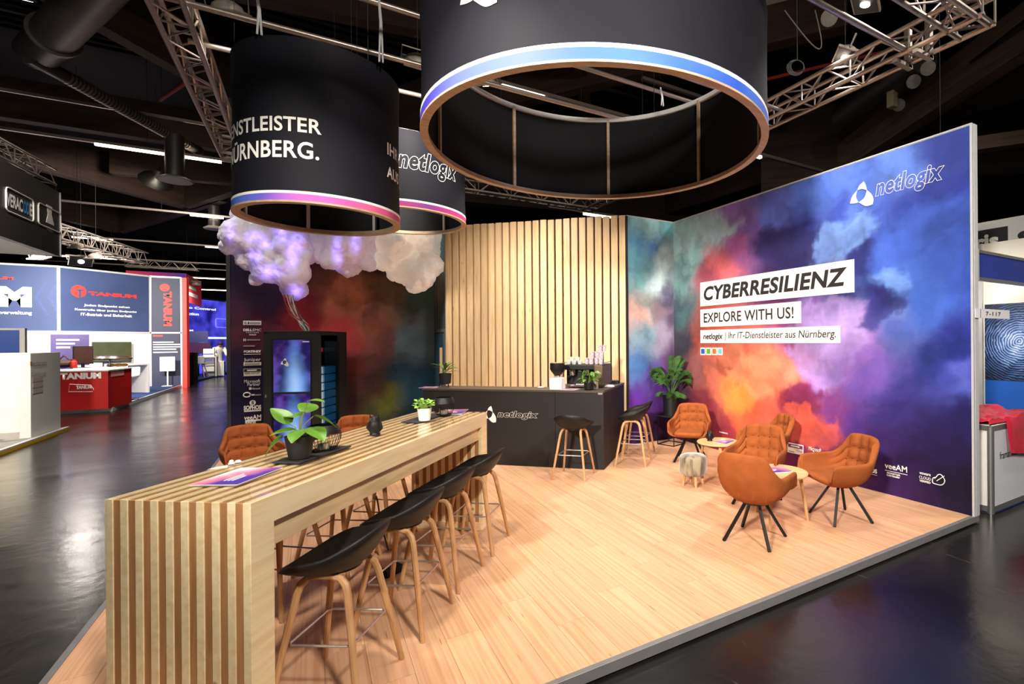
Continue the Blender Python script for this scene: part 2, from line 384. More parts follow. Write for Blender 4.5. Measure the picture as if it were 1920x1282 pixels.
# hall floor: dark sealed asphalt, scuffed, glossy
mt, nt, p = _mat('hall_floor_coat')
tc = nt.nodes.new('ShaderNodeTexCoord'); nz = nt.nodes.new('ShaderNodeTexNoise'); nz.inputs['Scale'].default_value = 0.9; nz.inputs['Detail'].default_value = 8; nz.inputs['Distortion'].default_value = 0.8
nt.links.new(tc.outputs['Object'], nz.inputs['Vector'])
rp = nt.nodes.new('ShaderNodeValToRGB'); e = rp.color_ramp.elements
e[0].position = 0.35; e[0].color = (0.006, 0.0054, 0.0055, 1); e[1].position = 0.75; e[1].color = (0.018, 0.0155, 0.0145, 1)
nt.links.new(nz.outputs['Fac'], rp.inputs[0])
mp = nt.nodes.new('ShaderNodeMapping'); mp.inputs['Scale'].default_value = (5, 0.6, 1); mp.inputs['Rotation'].default_value = (0, 0, R(-28)); nt.links.new(tc.outputs['Object'], mp.inputs[0])
n3 = nt.nodes.new('ShaderNodeTexNoise'); n3.inputs['Scale'].default_value = 3.0; n3.inputs['Detail'].default_value = 9; nt.links.new(mp.outputs[0], n3.inputs['Vector'])
sc = nt.nodes.new('ShaderNodeValToRGB'); sc.color_ramp.elements[0].position = 0.66; sc.color_ramp.elements[0].color = (0, 0, 0, 1); sc.color_ramp.elements[1].position = 0.74; sc.color_ramp.elements[1].color = (0.05, 0.045, 0.04, 1)
nt.links.new(n3.outputs['Fac'], sc.inputs[0])
ad = nt.nodes.new('ShaderNodeMix'); ad.data_type = 'RGBA'; ad.blend_type = 'ADD'; ad.inputs['Factor'].default_value = 1.0
nt.links.new(rp.outputs[0], ad.inputs[6]); nt.links.new(sc.outputs[0], ad.inputs[7]); nt.links.new(ad.outputs[2], p.inputs['Base Color'])
mr = nt.nodes.new('ShaderNodeMapRange'); mr.inputs['To Min'].default_value = 0.10; mr.inputs['To Max'].default_value = 0.34
nt.links.new(nz.outputs['Fac'], mr.inputs[0]); nt.links.new(mr.outputs[0], p.inputs['Roughness'])
bp = nt.nodes.new('ShaderNodeBump'); bp.inputs['Strength'].default_value = 0.14; bp.inputs['Distance'].default_value = 0.02
n4 = nt.nodes.new('ShaderNodeTexNoise'); n4.inputs['Scale'].default_value = 6; n4.inputs['Detail'].default_value = 6; nt.links.new(tc.outputs['Object'], n4.inputs['Vector'])
nt.links.new(n4.outputs['Fac'], bp.inputs['Height']); nt.links.new(bp.outputs[0], p.inputs['Normal'])
p.inputs['Specular IOR Level'].default_value = 0.55
m_hall = mt
m_roof = M('roof_dark', (20, 17, 16), 0.85, var=0.3, scale=1.5)
m_hallwall = M('hall_wall_dark', (38, 28, 24), 0.85, var=0.3, scale=0.6)

# ================================================================== hall shell
struct(box('floor', -30, 42, -9, 62, HF - 0.2, HF, m_hall))
ceil = struct(box('ceiling', -30, 42, -9, 62, 8.4, 8.6, m_roof))
struct(box('wall_back', -30, 42, 61.8, 62, HF, 8.4, m_hallwall))
struct(box('wall_left', -30.2, -30, -9, 62, HF, 8.4, m_hallwall))
struct(box('wall_right', 42, 42.2, -9, 62, HF, 8.4, m_hallwall))
# roof corrugations seen between beams
for i, (yy, zz) in enumerate([(11.5 + 0.28 * k, 8.36) for k in range(16)]):
    box('roof_rib', -12, 12, yy, yy + 0.10, zz - 0.05, 8.4, m_duct if i % 4 == 0 else m_roof, ceil)
def beam(a, b, wdt, hgt, mat, idx, ext0=0.0, ext1=0.0, name=None):
    a, b = Vector(a), Vector(b); d = (b - a); L = d.length; d.normalize()
    a = a - d * ext0; L = L + ext0 + ext1
    o = MB().box(0, L, -wdt / 2, wdt / 2, 0, hgt).build(name or 'trim_%d' % idx, mat)
    o.location = a; o.rotation_euler = (0, 0, math.atan2(d.y, d.x)); return struct(o)
ZB = 6.4
tn = 10
for (p0, p1, e0, e1, zb, hh) in [((0, 300), (350, 392), 6, 0, ZB, 1.1), ((350, 392), (440, 362), 0, 10, ZB, 1.1), ((225, 437), (345, 400), 0, 3, ZB, 1.0), ((225, 437), (60, 400), 0, 6, ZB, 1.0),
                         ((90, 0), (440, 195), 3, 8, 7.0, 1.2), ((0, 222), (440, 287), 6, 14, ZB + 0.2, 0.9), ((1180, 150), (900, 215), 4, 4, 6.9, 0.9), ((1085, 120), (1100, 210), 2, 6, 7.1, 0.9),
                         ((560, 20), (760, 60), 4, 3, 7.4, 0.8), ((1230, 410), (1480, 330), 6, 8, ZB, 1.2), ((1040, 395), (1260, 415), 6, 6, 6.2, 0.9), ((880, 385), (1110, 405), 10, 0, 6.6, 0.9)]:
    beam(at_z(*p0, zb), at_z(*p1, zb), 0.28, hh, m_hallbeam, tn, e0, e1); tn += 1
# the long pale beam at the right and the dark pipe that runs above it
qa, qb = at_z(1642, 285, 6.0), at_z(1920, 107, 6.0)
beam(qa, qb, 0.30, 0.75, m_glulam, tn, 9, 8); tn += 1
pa, pb = at_z(1582, 299, 6.4), at_z(1920, 50, 6.4); dd = (pb - pa).normalized()
tag(MB().tube([pa - dd * 8, pb + dd * 6], 0.09, 10).build('ceiling_pipe', m_blackm), 'dark pipe running beside the long pale roof beam', 'pipe')
beam(at_z(1700, 262, 5.6) + Vector((2.5, 2.0, 0)), at_z(1920, 240, 5.6) + Vector((2.5, 2.0, 0)), 0.3, 2.2, m_hallbeam, tn, 3, 8); tn += 1
beam(at_z(1826, 285, 5.2), at_z(1920, 272, 5.2), 0.25, 0.25, m_glulam, tn, 0.6, 5); tn += 1

# ================================================================== the stand's platform
plat = struct(box('platform', XL + 0.015, XR + 0.08, YF + 0.015, YL + 0.08, HF + 0.012, -0.012, M('platform_core', (120, 84, 56), 0.8)))
edge = [('trim_1', XL, XR + 0.10, YF - 0.004, YF + 0.03), ('trim_2', XL - 0.004, XL + 0.03, YF, YL + 0.1)]
for nm, x0, x1, y0, y1 in edge:
    struct(box(nm, x0, x1, y0, y1, HF + 0.014, 0.003, M('edge_aluminium', (150, 148, 148), 0.42, metal=0.5, var=0.06, scale=12), bevel=0.002))
PW, PLN = 0.192, 1.285
pme = MB().box(-0.5, 0.5, -0.5, 0.5, -0.012, 0.0).mesh('plank', smooth=False); pme.materials.append(m_plank)
x = XL + 0.03; k = 0
while x < XR - 0.01:
    x1 = min(x + PW, XR); y = YF + 0.03 - (0.0, 0.46, 0.87, 0.23, 0.66)[k % 5]
    while y < YL:
        y0 = max(y, YF + 0.03); y1 = min(y + PLN, YL)
        xm = (x + x1) / 2
        lim = min(YL, 10.85 - xm + 0.25) if xm < 4.25 else YB            # nothing lies behind the slat wall
        if y0 < lim and y1 - y0 > 0.05:
            y1 = min(y1, lim + 0.1)
            o = bpy.data.objects.new('plank', pme); COL.objects.link(o); o.parent = plat
            o.location = (xm, (y0 + y1) / 2, 0); o.scale = (x1 - x - 0.0016, y1 - y0 - 0.0016, 1)
        y += PLN
    x += PW; k += 1

# ================================================================== booth walls
def ctrl_from(sheet, pts): return [(*sheet.uv(a, b), c) for (a, b, c) in pts]
# --- right wall with the big cloud print
S_R = Sheet((XR - 0.002, YB, 0), (0, -1, 0)); LR = YB - YF
wr = struct(box('wall_stand_right', XR, XR + 0.10, YF, YB + 0.10, 0, HW - 0.01, m_alu2))
PTS_R = [(1275,430,(190,225,225)),(1300,480,(150,200,200)),(1272,520,(130,170,170)),(1275,580,(80,110,115)),(1275,640,(66,66,80)),(1300,700,(150,88,88)),(1280,760,(70,30,60)),(1290,800,(58,24,58)),(1270,700,(70,60,80)),
 (1330,400,(170,195,215)),(1375,392,(150,110,185)),(1350,432,(185,200,225)),(1400,430,(120,90,170)),(1350,500,(200,95,105)),(1330,530,(170,80,100)),(1380,470,(170,90,150)),(1440,395,(96,110,205)),(1440,460,(74,64,135)),
 (1480,500,(42,38,84)),(1500,420,(56,62,145)),(1460,530,(60,36,84)),(1530,500,(40,40,96)),(1552,455,(135,160,222)),(1575,425,(96,130,210)),(1540,505,(140,160,220)),(1570,520,(50,56,130)),(1600,345,(84,116,206)),(1520,360,(84,118,212)),(1560,390,(60,80,175)),
 (1700,285,(96,130,216)),(1780,262,(66,84,180)),(1660,420,(70,96,190)),(1640,470,(46,56,130)),(1600,470,(50,60,140)),(1720,470,(62,90,186)),(1790,380,(54,70,168)),(1740,380,(50,64,150)),(1800,520,(50,74,186)),(1720,560,(70,112,206)),(1665,545,(96,136,212)),(1655,600,(70,86,180)),
 (1640,540,(40,44,110)),(1660,590,(120,140,205)),(1800,650,(42,54,150)),(1740,680,(50,62,152)),(1560,600,(160,138,196)),(1590,660,(165,112,182)),(1530,570,(110,70,145)),(1620,700,(112,82,172)),(1680,740,(70,62,152)),(1790,720,(66,72,168)),(1806,740,(80,90,185)),(1800,800,(36,32,98)),
 (1750,850,(38,28,78)),(1800,920,(26,22,46)),(1700,880,(44,24,74)),(1650,830,(60,38,110)),(1600,780,(80,50,132)),(1560,740,(122,60,132)),(1500,640,(190,90,110)),(1475,690,(228,150,135)),(1440,690,(228,136,104)),(1400,700,(226,120,82)),(1360,690,(220,124,92)),(1340,740,(200,104,84)),
 (1380,750,(238,132,58)),(1420,740,(226,112,72)),(1395,790,(200,84,56)),(1430,780,(206,92,70)),(1470,750,(160,54,66)),(1500,720,(136,46,84)),(1520,770,(208,84,70)),(1545,815,(196,84,80)),(1560,850,(116,42,90)),(1480,850,(120,38,78)),(1440,860,(110,34,78)),(1600,880,(84,40,112)),(1520,890,(100,40,100)),
 (1640,910,(68,34,100)),(1340,830,(140,44,58)),(1320,650,(196,92,70)),(1330,600,(184,84,72)),(1345,560,(200,110,104)),(1450,580,(118,48,100)),(1480,620,(140,58,112)),(1400,640,(205,100,80)),(1530,690,(150,90,160)),(1320,780,(120,40,56)),(1560,690,(150,80,150))]
_k = lambda L: [S_R.uv(1180 + x / 1.8135, 380 + y / 1.8135) for x, y in L]
SHP_R = [(_k([(150,70),(300,40),(380,80),(300,130),(220,120),(200,180),(160,200)]), (186,222,226), 0.22, 0.7), (_k([(150,280),(190,330),(170,430),(150,480)]), (60,72,86), 0.25, 0.6),
 (_k([(250,150),(330,150),(380,210),(330,260),(280,240)]), (206,100,104), 0.18, 0.6), (_k([(260,20),(400,30),(380,80),(300,70)]), (150,112,186), 0.2, 0.6),
 (_k([(440,110),(560,60),(650,110),(640,150),(660,200),(620,215),(470,225),(420,190)]), (42,38,88), 0.16, 0.8), (_k([(648,110),(690,80),(770,30),(835,50),(790,120),(745,165),(700,200),(665,205),(640,150)]), (112,146,212), 0.10, 0.8),
 (_k([(735,175),(790,110),(830,130),(800,200),(760,230)]), (40,40,98), 0.10, 0.75), (_k([(835,100),(960,-20),(1150,-20),(1160,300),(1120,420),(950,480),(890,430),(905,360),(850,290),(812,230),(800,190)]), (66,100,194), 0.22, 0.6),
 (_k([(800,200),(870,200),(910,270),(870,300),(830,270)]), (112,150,216), 0.12, 0.65), (_k([(790,235),(850,290),(895,355),(870,400),(800,425),(735,400),(770,330)]), (48,44,116), 0.10, 0.8),
 (_k([(600,340),(700,305),(775,330),(738,400),(800,430),(815,470),(760,560),(650,640),(590,590),(545,520),(520,490),(580,430)]), (166,140,202), 0.14, 0.7), (_k([(650,560),(800,470),(900,540),(860,640),(720,660)]), (112,84,172), 0.25, 0.5),
 (_k([(330,560),(400,530),(470,500),(540,530),(580,590),(500,640),(420,640),(340,620)]), (228,136,98), 0.16, 0.6), (_k([(560,590),(650,650),(640,700),(540,690),(515,640)]), (108,34,72), 0.10, 0.75),
 (_k([(540,685),(600,675),(640,720),(700,735),(720,790),(610,820),(560,790),(580,740)]), (208,88,70), 0.07, 0.8), (_k([(300,590),(380,610),(400,700),(330,720),(290,660)]), (240,134,60), 0.2, 0.6), (_k([(310,540),(345,560),(330,600),(300,570)]), (150,60,56), 0.07, 0.6),
 (_k([(1125,590),(1165,570),(1165,690),(1130,660)]), (86,96,190), 0.12, 0.7), (_k([(640,760),(900,700),(1165,760),(1165,900),(640,900)]), (40,26,82), 0.4, 0.45)]
mural(S_R.m, 0.0, LR - 0.012, 0.004, HW - 0.02, 300, 250, ctrl_from(S_R, PTS_R), 3, warp=0.30, lum=0.42, gain=0.84, shapes=SHP_R).build('printed_fabric', m_mural, wr, smooth=False)
# frame of the print: white top edge, grooved end profile
box('top_profile', XR - 0.006, XR + 0.10, YF, YB + 0.10, HW - 0.012, HW, m_alu2, wr)
for x0, x1, mt_, dy in [(XR - 0.004, XR + 0.016, m_alu2, 0.006), (XR + 0.016, XR + 0.034, m_dark, 0.0), (XR + 0.034, XR + 0.10, m_alu2, 0.006)]:
    box('end_profile', x0, x1, YF - dy - 0.002, YF + 0.01, 0.0, HW, mt_, wr)
# --- back wall between slats and corner
S_B = Sheet((4.27, YB - 0.002, 0), (1, 0, 0))
wb = struct(box('wall_stand_back', 4.27, XR, YB, YB + 0.10, 0, HW - 0.01, m_alu2))
PTS_B = [(1190,420,(130,185,190)),(1230,425,(156,205,208)),(1255,420,(120,190,200)),(1195,455,(62,110,150)),(1215,440,(150,200,200)),(1222,465,(60,100,150)),(1245,500,(196,215,218)),(1200,520,(92,140,145)),(1190,490,(84,135,150)),(1210,580,(160,165,165)),(1250,570,(84,80,104)),(1190,600,(196,160,150)),
 (1230,600,(112,90,104)),(1255,620,(70,60,80)),(1200,640,(124,160,178)),(1240,640,(140,128,150)),(1190,690,(60,96,146)),(1210,715,(84,64,140)),(1230,760,(62,30,96)),(1190,760,(74,36,120)),(1240,800,(40,20,50)),(1210,800,(40,20,62)),(1225,540,(170,190,195)),(1255,690,(90,60,100))]
mural(S_B.m, 0.0, XR - 4.27, 0.004, HW - 0.02, 100, 250, ctrl_from(S_B, PTS_B), 15, warp=0.24, lum=0.45, gain=1.3).build('printed_fabric', m_mural, wb, smooth=False)
box('top_profile', 4.27, XR, YB - 0.006, YB + 0.10, HW - 0.012, HW, m_alu2, wb)
box('black_strip', 4.245, 4.27, YB - 0.03, YB + 0.10, 0, HW - 0.02, m_blackm, wb)  # solid black strip beside the slats
# --- left wall with the dark print and the partner marks
XLW0, XLW1 = -1.11, 2.035
S_L = Sheet((XLW0, YL - 0.002, 0), (1, 0, 0))
wl = struct(box('wall_stand_left', XLW0, XLW1, YL, YL + 0.10, 0, HW - 0.01, m_alu2))
PTS_L = [(440,520,(26,20,40)),(470,700,(24,19,42)),(440,760,(24,18,42)),(500,560,(34,22,40)),(520,600,(70,24,40)),(560,590,(130,36,44)),(620,520,(96,58,36)),(600,480,(70,44,32)),(660,560,(146,90,60)),(700,600,(120,72,60)),(740,560,(96,76,54)),(640,620,(140,48,52)),(660,700,(80,30,36)),(700,680,(76,48,48)),
 (780,640,(76,96,106)),(760,700,(30,58,74)),(800,720,(20,48,64)),(722,745,(72,76,26)),(700,780,(42,48,30)),(640,760,(42,26,30)),(800,560,(54,76,70)),(590,460,(62,40,30)),(690,500,(74,42,36)),(740,520,(70,50,40)),(800,480,(80,130,140)),(720,640,(100,60,60)),(700,730,(60,40,36)),(780,780,(20,34,40)),(560,700,(30,20,36))]
mural(S_L.m, 0.03, XLW1 - XLW0, 0.004, HW - 0.02, 190, 200, ctrl_from(S_L, PTS_L), 27, warp=0.28, lum=0.45, gain=1.5).build('printed_fabric', m_mural, wl, smooth=False)
box('end_profile', XLW0 - 0.02, XLW0 + 0.03, YL - 0.006, YL + 0.10, 0, HW, m_dark, wl)
box('top_profile', XLW0, XLW1, YL - 0.006, YL + 0.10, HW - 0.012, HW, m_alu2, wl)
# --- short return wall with a flush door, between left wall and slats
A, B = Vector((2.035, YL, 0)), Vector((1.985, 8.93, 0)); dAB = (B - A); LN = dAB.length
S_I = Sheet(A + Vector((-0.004, 0, 0)), dAB)
wi = struct(MB().box(0, LN, 0, HW - 0.01, -0.08, 0, S_I.m).build('wall_stand_return', m_alu2))
mural(S_I.m, 0, LN, 0.02, HW - 0.02, 50, 150, [(0.2, 0.4, (18, 38, 50)), (0.8, 0.8, (26, 60, 80)), (0.3, 1.6, (34, 70, 84)), (0.8, 2.0, (50, 80, 84)), (0.5, 2.6, (120, 110, 96)), (0.6, 3.2, (96, 160, 176)), (0.3, 2.2, (60, 66, 60))], 44, warp=0.2, lum=0.4, gain=1.7).build('printed_fabric', m_mural, wi, smooth=False)
dr = struct(S_I.slab('door_1', 0.12, 0.96, 0.01, 1.80, M('door_print', (40, 84, 104), 0.6, var=0.3, scale=2), None, t=0.012, off=0.0)); dr.parent = wi
S_I.slab('door_frame', 0.08, 1.0, 1.80, 1.825, m_dark, dr, t=0.016)
S_I.slab('door_frame', 0.095, 0.12, 0.01, 1.80, m_dark, dr, t=0.016)
S_I.slab('door_handle', 0.84, 0.90, 0.95, 1.55, m_slat, dr, t=0.05)
# --- slat wall
SA, SB = Vector((1.977, 8.862, 0)), Vector((4.249, 6.684, 0)); dS = (SB - SA); LS = dS.length
ws = struct(MB().box(-0.02, LS, 0.07, 0.09, 0, HW - 0.02).build('wall_stand_slats', m_blackm))
ws.location = SA; ws.rotation_euler = (0, 0, math.atan2(dS.y, dS.x))
NS = 24; pitch = (LS - 0.104) / (NS - 1)
sme = MB().box(0, 0.104, -0.0, 0.062, 0, HW).mesh('slat'); sme.materials.append(m_slat)
for i in range(NS):
    o = bpy.data.objects.new('slat', sme); COL.objects.link(o); o.parent = ws; o.location = (i * pitch, 0, 0)
    o.scale = (1, 1, 1 + random.uniform(-0.0015, 0.0015))
    b = o.modifiers.new('bevel', 'BEVEL'); b.width = 0.003; b.segments = 2
# ================================================================== print and lettering on the stand walls
def smooth_poly(pts, n=6):
    """closed outline: list of (x,y,corner?) -> curve through the points (Catmull-Rom, corners kept)"""
    out = []; N = len(pts)
    for i in range(N):
        p1 = Vector(pts[i][:2]); p2 = Vector(pts[(i + 1) % N][:2])
        p0 = Vector(pts[i - 1][:2]) if len(pts[i]) < 3 else p1 - (p2 - p1) * 0.6
        p3 = Vector(pts[(i + 2) % N][:2]) if len(pts[(i + 1) % N]) < 3 else p2 + (p2 - p1) * 0.6
        for k in range(n):
            t = k / n
            out.append(0.5 * ((2 * p1) + (p2 - p0) * t + (2 * p0 - 5 * p1 + 4 * p2 - p3) * t * t + (3 * p1 - p0 - 3 * p2 + p3) * t ** 3))
    return out
_c = lambda x, y, *k: (1280 + x / 3.374, 300 + y / 3.374, *k)
TREF_PX = [[_c(1148,136,1), _c(1160,160), _c(1166,190,1), _c(1136,183), _c(1107,191,1), _c(1122,160)],
           [_c(1105,193,1), _c(1098,232), _c(1113,268,1), _c(1088,274), _c(1061,275,1), _c(1075,232)],
           [_c(1168,191,1), _c(1196,217), _c(1208,248), _c(1204,280,1), _c(1162,291), _c(1117,268,1), _c(1152,238)]]
TREF = []
for pl in TREF_PX: TREF.append([(Vector(S_R.uv(q[0], q[1])), len(q) > 2) for q in pl])
_al = [q for pl in TREF for q, _ in pl]; _x0 = min(q.x for q in _al); _x1 = max(q.x for q in _al); _y0 = min(q.y for q in _al); _y1 = max(q.y for q in _al)
TREFN = [smooth_poly([((q.x - _x0) / (_x1 - _x0), (q.y - _y0) / (_y1 - _y0)) + ((1,) if k else ()) for q, k in pl]) for pl in TREF]
def trefoil(mat4, u0, u1, v0, v1, mat, parent, t=0.004, off=0.0):
    for pl in TREFN:
        MB().prism([(u0 + q.x * (u1 - u0), v0 + q.y * (v1 - v0)) for q in pl], off, off + t, mat4).build('logo_petal', mat, parent, smooth=False)
trefoil(S_R.m, _x0, _x1, _y0, _y1, m_letter, wr, off=0.004)
def wordmark(pm, u0, u1, v0, v1, mat, parent, stroke=0.012, off=0.006, wrap=None):
    return letter('netlogix', u0, u1, v0, v1, pm, mat, parent, bold=0.045, shear=0.22, outline=stroke, off=off, wrap=wrap, space=1.06, res=3)
a = S_R.uv(1280 + 1220 / 3.374, 300 + 190 / 3.374); b = S_R.uv(1280 + 1660 / 3.374, 300 + 85 / 3.374)
h = 0.125
wordmark(S_R.m, a[0], b[0], (a[1] + b[1]) / 2 - h * 0.95, (a[1] + b[1]) / 2 + h, m_letter, wr, stroke=0.011)
# slogan plates
def plate(x0, yt, yb, x1, name='slogan_plate'):
    u0, vt = S_R.uv(x0, yt); _, vb = S_R.uv(x0, yb); u1, _ = S_R.uv(x1, yt)
    S_R.slab(name, u0, u1, vb, vt, m_ivory, wr, t=0.004, off=0.004); return u0, u1, vb, vt
u0, u1, v0, v1 = plate(1313.5, 530, 574.5, 1602.5)
letter('CYBERRESILIENZ', S_R.uv(1320.5, 550)[0], S_R.uv(1589.5, 520)[0], v0 + 0.22 * (v1 - v0), v0 + 0.80 * (v1 - v0), S_R.m, m_ink, wr, bold=0.035, shear=0.16, off=0.011, space=1.05)
u0, u1, v0, v1 = plate(1313.8, 580.5, 613, 1502.5)
letter('EXPLORE WITH US!', S_R.uv(1320.5, 600)[0], S_R.uv(1489, 590)[0], v0 + 0.23 * (v1 - v0), v0 + 0.78 * (v1 - v0), S_R.m, m_ink, wr, bold=0.016, off=0.011, space=1.04)
u0, u1, v0, v1 = plate(1314, 619, 643, 1576)
letter('netlogix', S_R.uv(1319.5, 630)[0], S_R.uv(1356.5, 630)[0], v0 + 0.16 * (v1 - v0), v0 + 0.74 * (v1 - v0), S_R.m, m_ink, wr, bold=0.028, shear=0.16, off=0.011)
letter('| Ihr IT-Dienstleister aus N\u00fcrnberg.', S_R.uv(1360, 630)[0], S_R.uv(1568.5, 625)[0], v0 + 0.18 * (v1 - v0), v0 + 0.80 * (v1 - v0), S_R.m, m_ink, wr, bold=0.008, shear=0.14, off=0.011)
for i, c in enumerate([(24, 88, 160), (84, 152, 40), (232, 98, 40), (104, 178, 184)]):
    xa = 1313.8 + i * 10.7
    a0, vt = S_R.uv(xa, 651.5); a1, vb = S_R.uv(xa + 9.6, 665.5)
    S_R.slab('square_border', a0, a1, vb, vt, m_ivory, wr, t=0.003, off=0.004)
    e_ = 0.16 * (a1 - a0)
    S_R.slab('colour_square', a0 + e_, a1 - e_, vb + e_, vt - e_, M('square_%d' % i, c, 0.6, var=0.03), wr, t=0.003, off=0.007)
# partner marks along the foot of the right wall
def mark(sh, body, x0, y0, x1, y1, mat=m_letter, par=wr, **k): return sh.text(body, x0, y0, x1, y1, mat, par, off=0.006, **k)
mk_pale = M('pale_ink', (196, 178, 190), 0.6, var=0.03)
def flatmark(sh, par, x0, y0, x1, y1, mat, name='mark_plate', t=0.003, off=0.004):
    a, b = sh.uv(x0, y0), sh.uv(x1, y1); return sh.slab(name, min(a[0], b[0]), max(a[0], b[0]), min(a[1], b[1]), max(a[1], b[1]), mat, par, t=t, off=off)
def rmark(body, xc, yc, wpx, hpx, mat=m_letter, **k):
    """mark centred on an image point of the right wall; wpx/hpx are its width and height in the image"""
    u0, v = S_R.uv(xc - wpx / 2, yc); u1, _ = S_R.uv(xc + wpx / 2, yc); vt = S_R.uv(xc, yc - hpx / 2)[1]; vb = S_R.uv(xc, yc + hpx / 2)[1]
    vc = (vt + vb) / 2; hh = (vt - vb) / 2
    return letter(body, u0, u1, vc - hh, vc + hh, S_R.m, mat, wr, off=0.006, **k)
def rbox(xc, yc, wpx, hpx, mat, off=0.004, name='mark_plate'):
    u0, _ = S_R.uv(xc - wpx / 2, yc); u1, _ = S_R.uv(xc + wpx / 2, yc); vt = S_R.uv(xc, yc - hpx / 2)[1]; vb = S_R.uv(xc, yc + hpx / 2)[1]
    return S_R.slab(name, u0, u1, vb, vt, mat, wr, t=0.002, off=off)
rbox(1492, 841, 30, 19, m_ivory); rbox(1492, 836.5, 27, 6, M('plum_ink', (120, 40, 90), 0.6), off=0.0065)
rbox(1492, 836.5, 16, 2, m_letter, off=0.009); m_greyink = M('grey_ink', (150, 140, 140), 0.6); rbox(1485, 846, 10, 2, m_greyink, off=0.0065); rmark('PARTNER', 1499, 846, 13, 3.2, mat=m_greyink)
rmark('Microsoft', 1529, 842, 24, 7.5); rmark('Partner', 1534, 850, 18, 7); rbox(1527, 857, 4, 4.5, m_letter)
rmark('SOPHOS', 1628, 880, 34, 8, bold=0.04); rbox(1628, 887, 34, 0.8, mk_pale)
rmark('veeAM', 1680.5, 876, 42, 11, bold=0.012); rbox(1681, 885.5, 42, 0.9, m_letter)
rmark('PROPARTNER', 1676, 888.5, 25, 3.4, bold=0.02); rmark('Gold Reseller', 1675.5, 892.5, 25, 3.4, bold=0.03)
rmark('vmware', 1735, 888.5, 21, 4, bold=0.02); rmark('CLOUD', 1735, 896, 22, 5.5, bold=0.01); rmark('VERIFIED', 1735, 902.5, 21, 4, bold=0.03)
cl = [(1749,903),(1750,896),(1756,894),(1759,890),(1764,889),(1768,893),(1772,900),(1770,906),(1764,909),(1752,906)]
MB().ring([S_R.m @ Vector((*S_R.uv(*q), 0.006)) for q in [(c.x, c.y) for c in smooth_poly(cl, 4)]], 0.0045, 5).build('cloud_mark', m_letter, wr)
for q0, q1 in [((1753, 897), (1758, 891)), ((1757, 901), (1771, 892))]:
    MB().tube([S_R.m @ Vector((*S_R.uv(*q0), 0.006)), S_R.m @ Vector((*S_R.uv(*q1), 0.006))], 0.004, 5).build('cloud_mark', m_letter, wr)
rbox(1357, 811, 16, 2.4, mk_pale)
# cabling seams of the print
m_seam = M('print_seam', (60, 40, 70), 0.7)
# partner column on the left wall
def lm(body, x0, y0, x1, y1, **k): return S_L.text(body, x0, y0, x1, y1, m_letter, wl, off=0.006, **k)
def lb(x0, y0, x1, y1, mat=m_ivory, off=0.004): return flatmark(S_L, wl, x0, y0, x1, y1, mat, off=off)
lb(456, 601, 490, 609.5); lb(458, 603.4, 462.5, 607.4, m_greyink, 0.008); lb(464.5, 603.6, 467.5, 607.2, m_ink, 0.008); lb(468.5, 604, 488, 606.8, m_greyink, 0.008)
lm('DELL', 456.3, 616, 473, 620.7, bold=0.05); lm('EMC', 474, 616, 489.8, 620.7); lm('PARTNER', 461.5, 622, 485.5, 624.3, space=1.3); lm('GOLD', 467, 626, 480.3, 628.7, bold=0.03)
lb(456.3, 634.8, 458, 639.3); lb(459, 634.8, 461, 639.3); lb(463, 635.8, 488, 638.4, m_greyink); lb(456.5, 647.2, 478, 649.6, m_greyink)
lm('FORTINET', 457.2, 656.7, 489.4, 660.7, bold=0.05); lb(457.5, 663.5, 489, 664.2)
lm('Juniper', 457.2, 671, 489, 678.2); lb(456.6, 679.5, 489.8, 684.7); lb(459, 681.2, 487, 683, m_greyink, 0.008)
lb(456.8, 691.2, 489.4, 704); lb(457.4, 691.8, 488.8, 696, m_ink, off=0.008); lb(463.5, 693, 481.5, 694.8, m_letter, 0.012); lb(459, 698.4, 469, 700.6, m_greyink, 0.008); S_L.text('PARTNER', 471, 698, 487, 701, m_ink, wl, off=0.009)
lm('Microsoft', 457.7, 711.8, 488, 717.0); lm('Partner', 464, 717.8, 488, 722.6); lb(467, 726, 471.5, 730.3); lm('Microsoft', 473, 726.5, 488, 729.5)
q = S_L.uv(463, 740); MB().ring([S_L.m @ Vector((q[0] + 0.045 * math.cos(t * math.pi / 8), q[1] + 0.036 * math.sin(t * math.pi / 8), 0.006)) for t in range(16)], 0.011, 6).build('ring_mark', m_letter, wl)
lb(471, 738.8, 477.5, 741.2); lb(478.5, 739, 489.5, 741, m_greyink)
q = S_L.uv(473.8, 754.7); MB().lathe([(0.042, 0), (0.042, 0.004)], 20).build('shield_mark', m_letter, wl).matrix_local = S_L.m @ Matrix.Translation((q[0], q[1], 0.003))
S_L.text('S', 471.4, 751.8, 476.2, 757.6, m_ink, wl, off=0.010, bold=0.04)
lm('SOPHOS', 457, 760.5, 489.8, 767, bold=0.05); lb(457.5, 769.5, 489.5, 770.2)
lm('veeAM', 457.7, 778.7, 489.8, 785.2, bold=0.012); lb(460, 787.5, 489.8, 788.3); lm('PROPARTNER', 460, 790.5, 480, 793, bold=0.03)
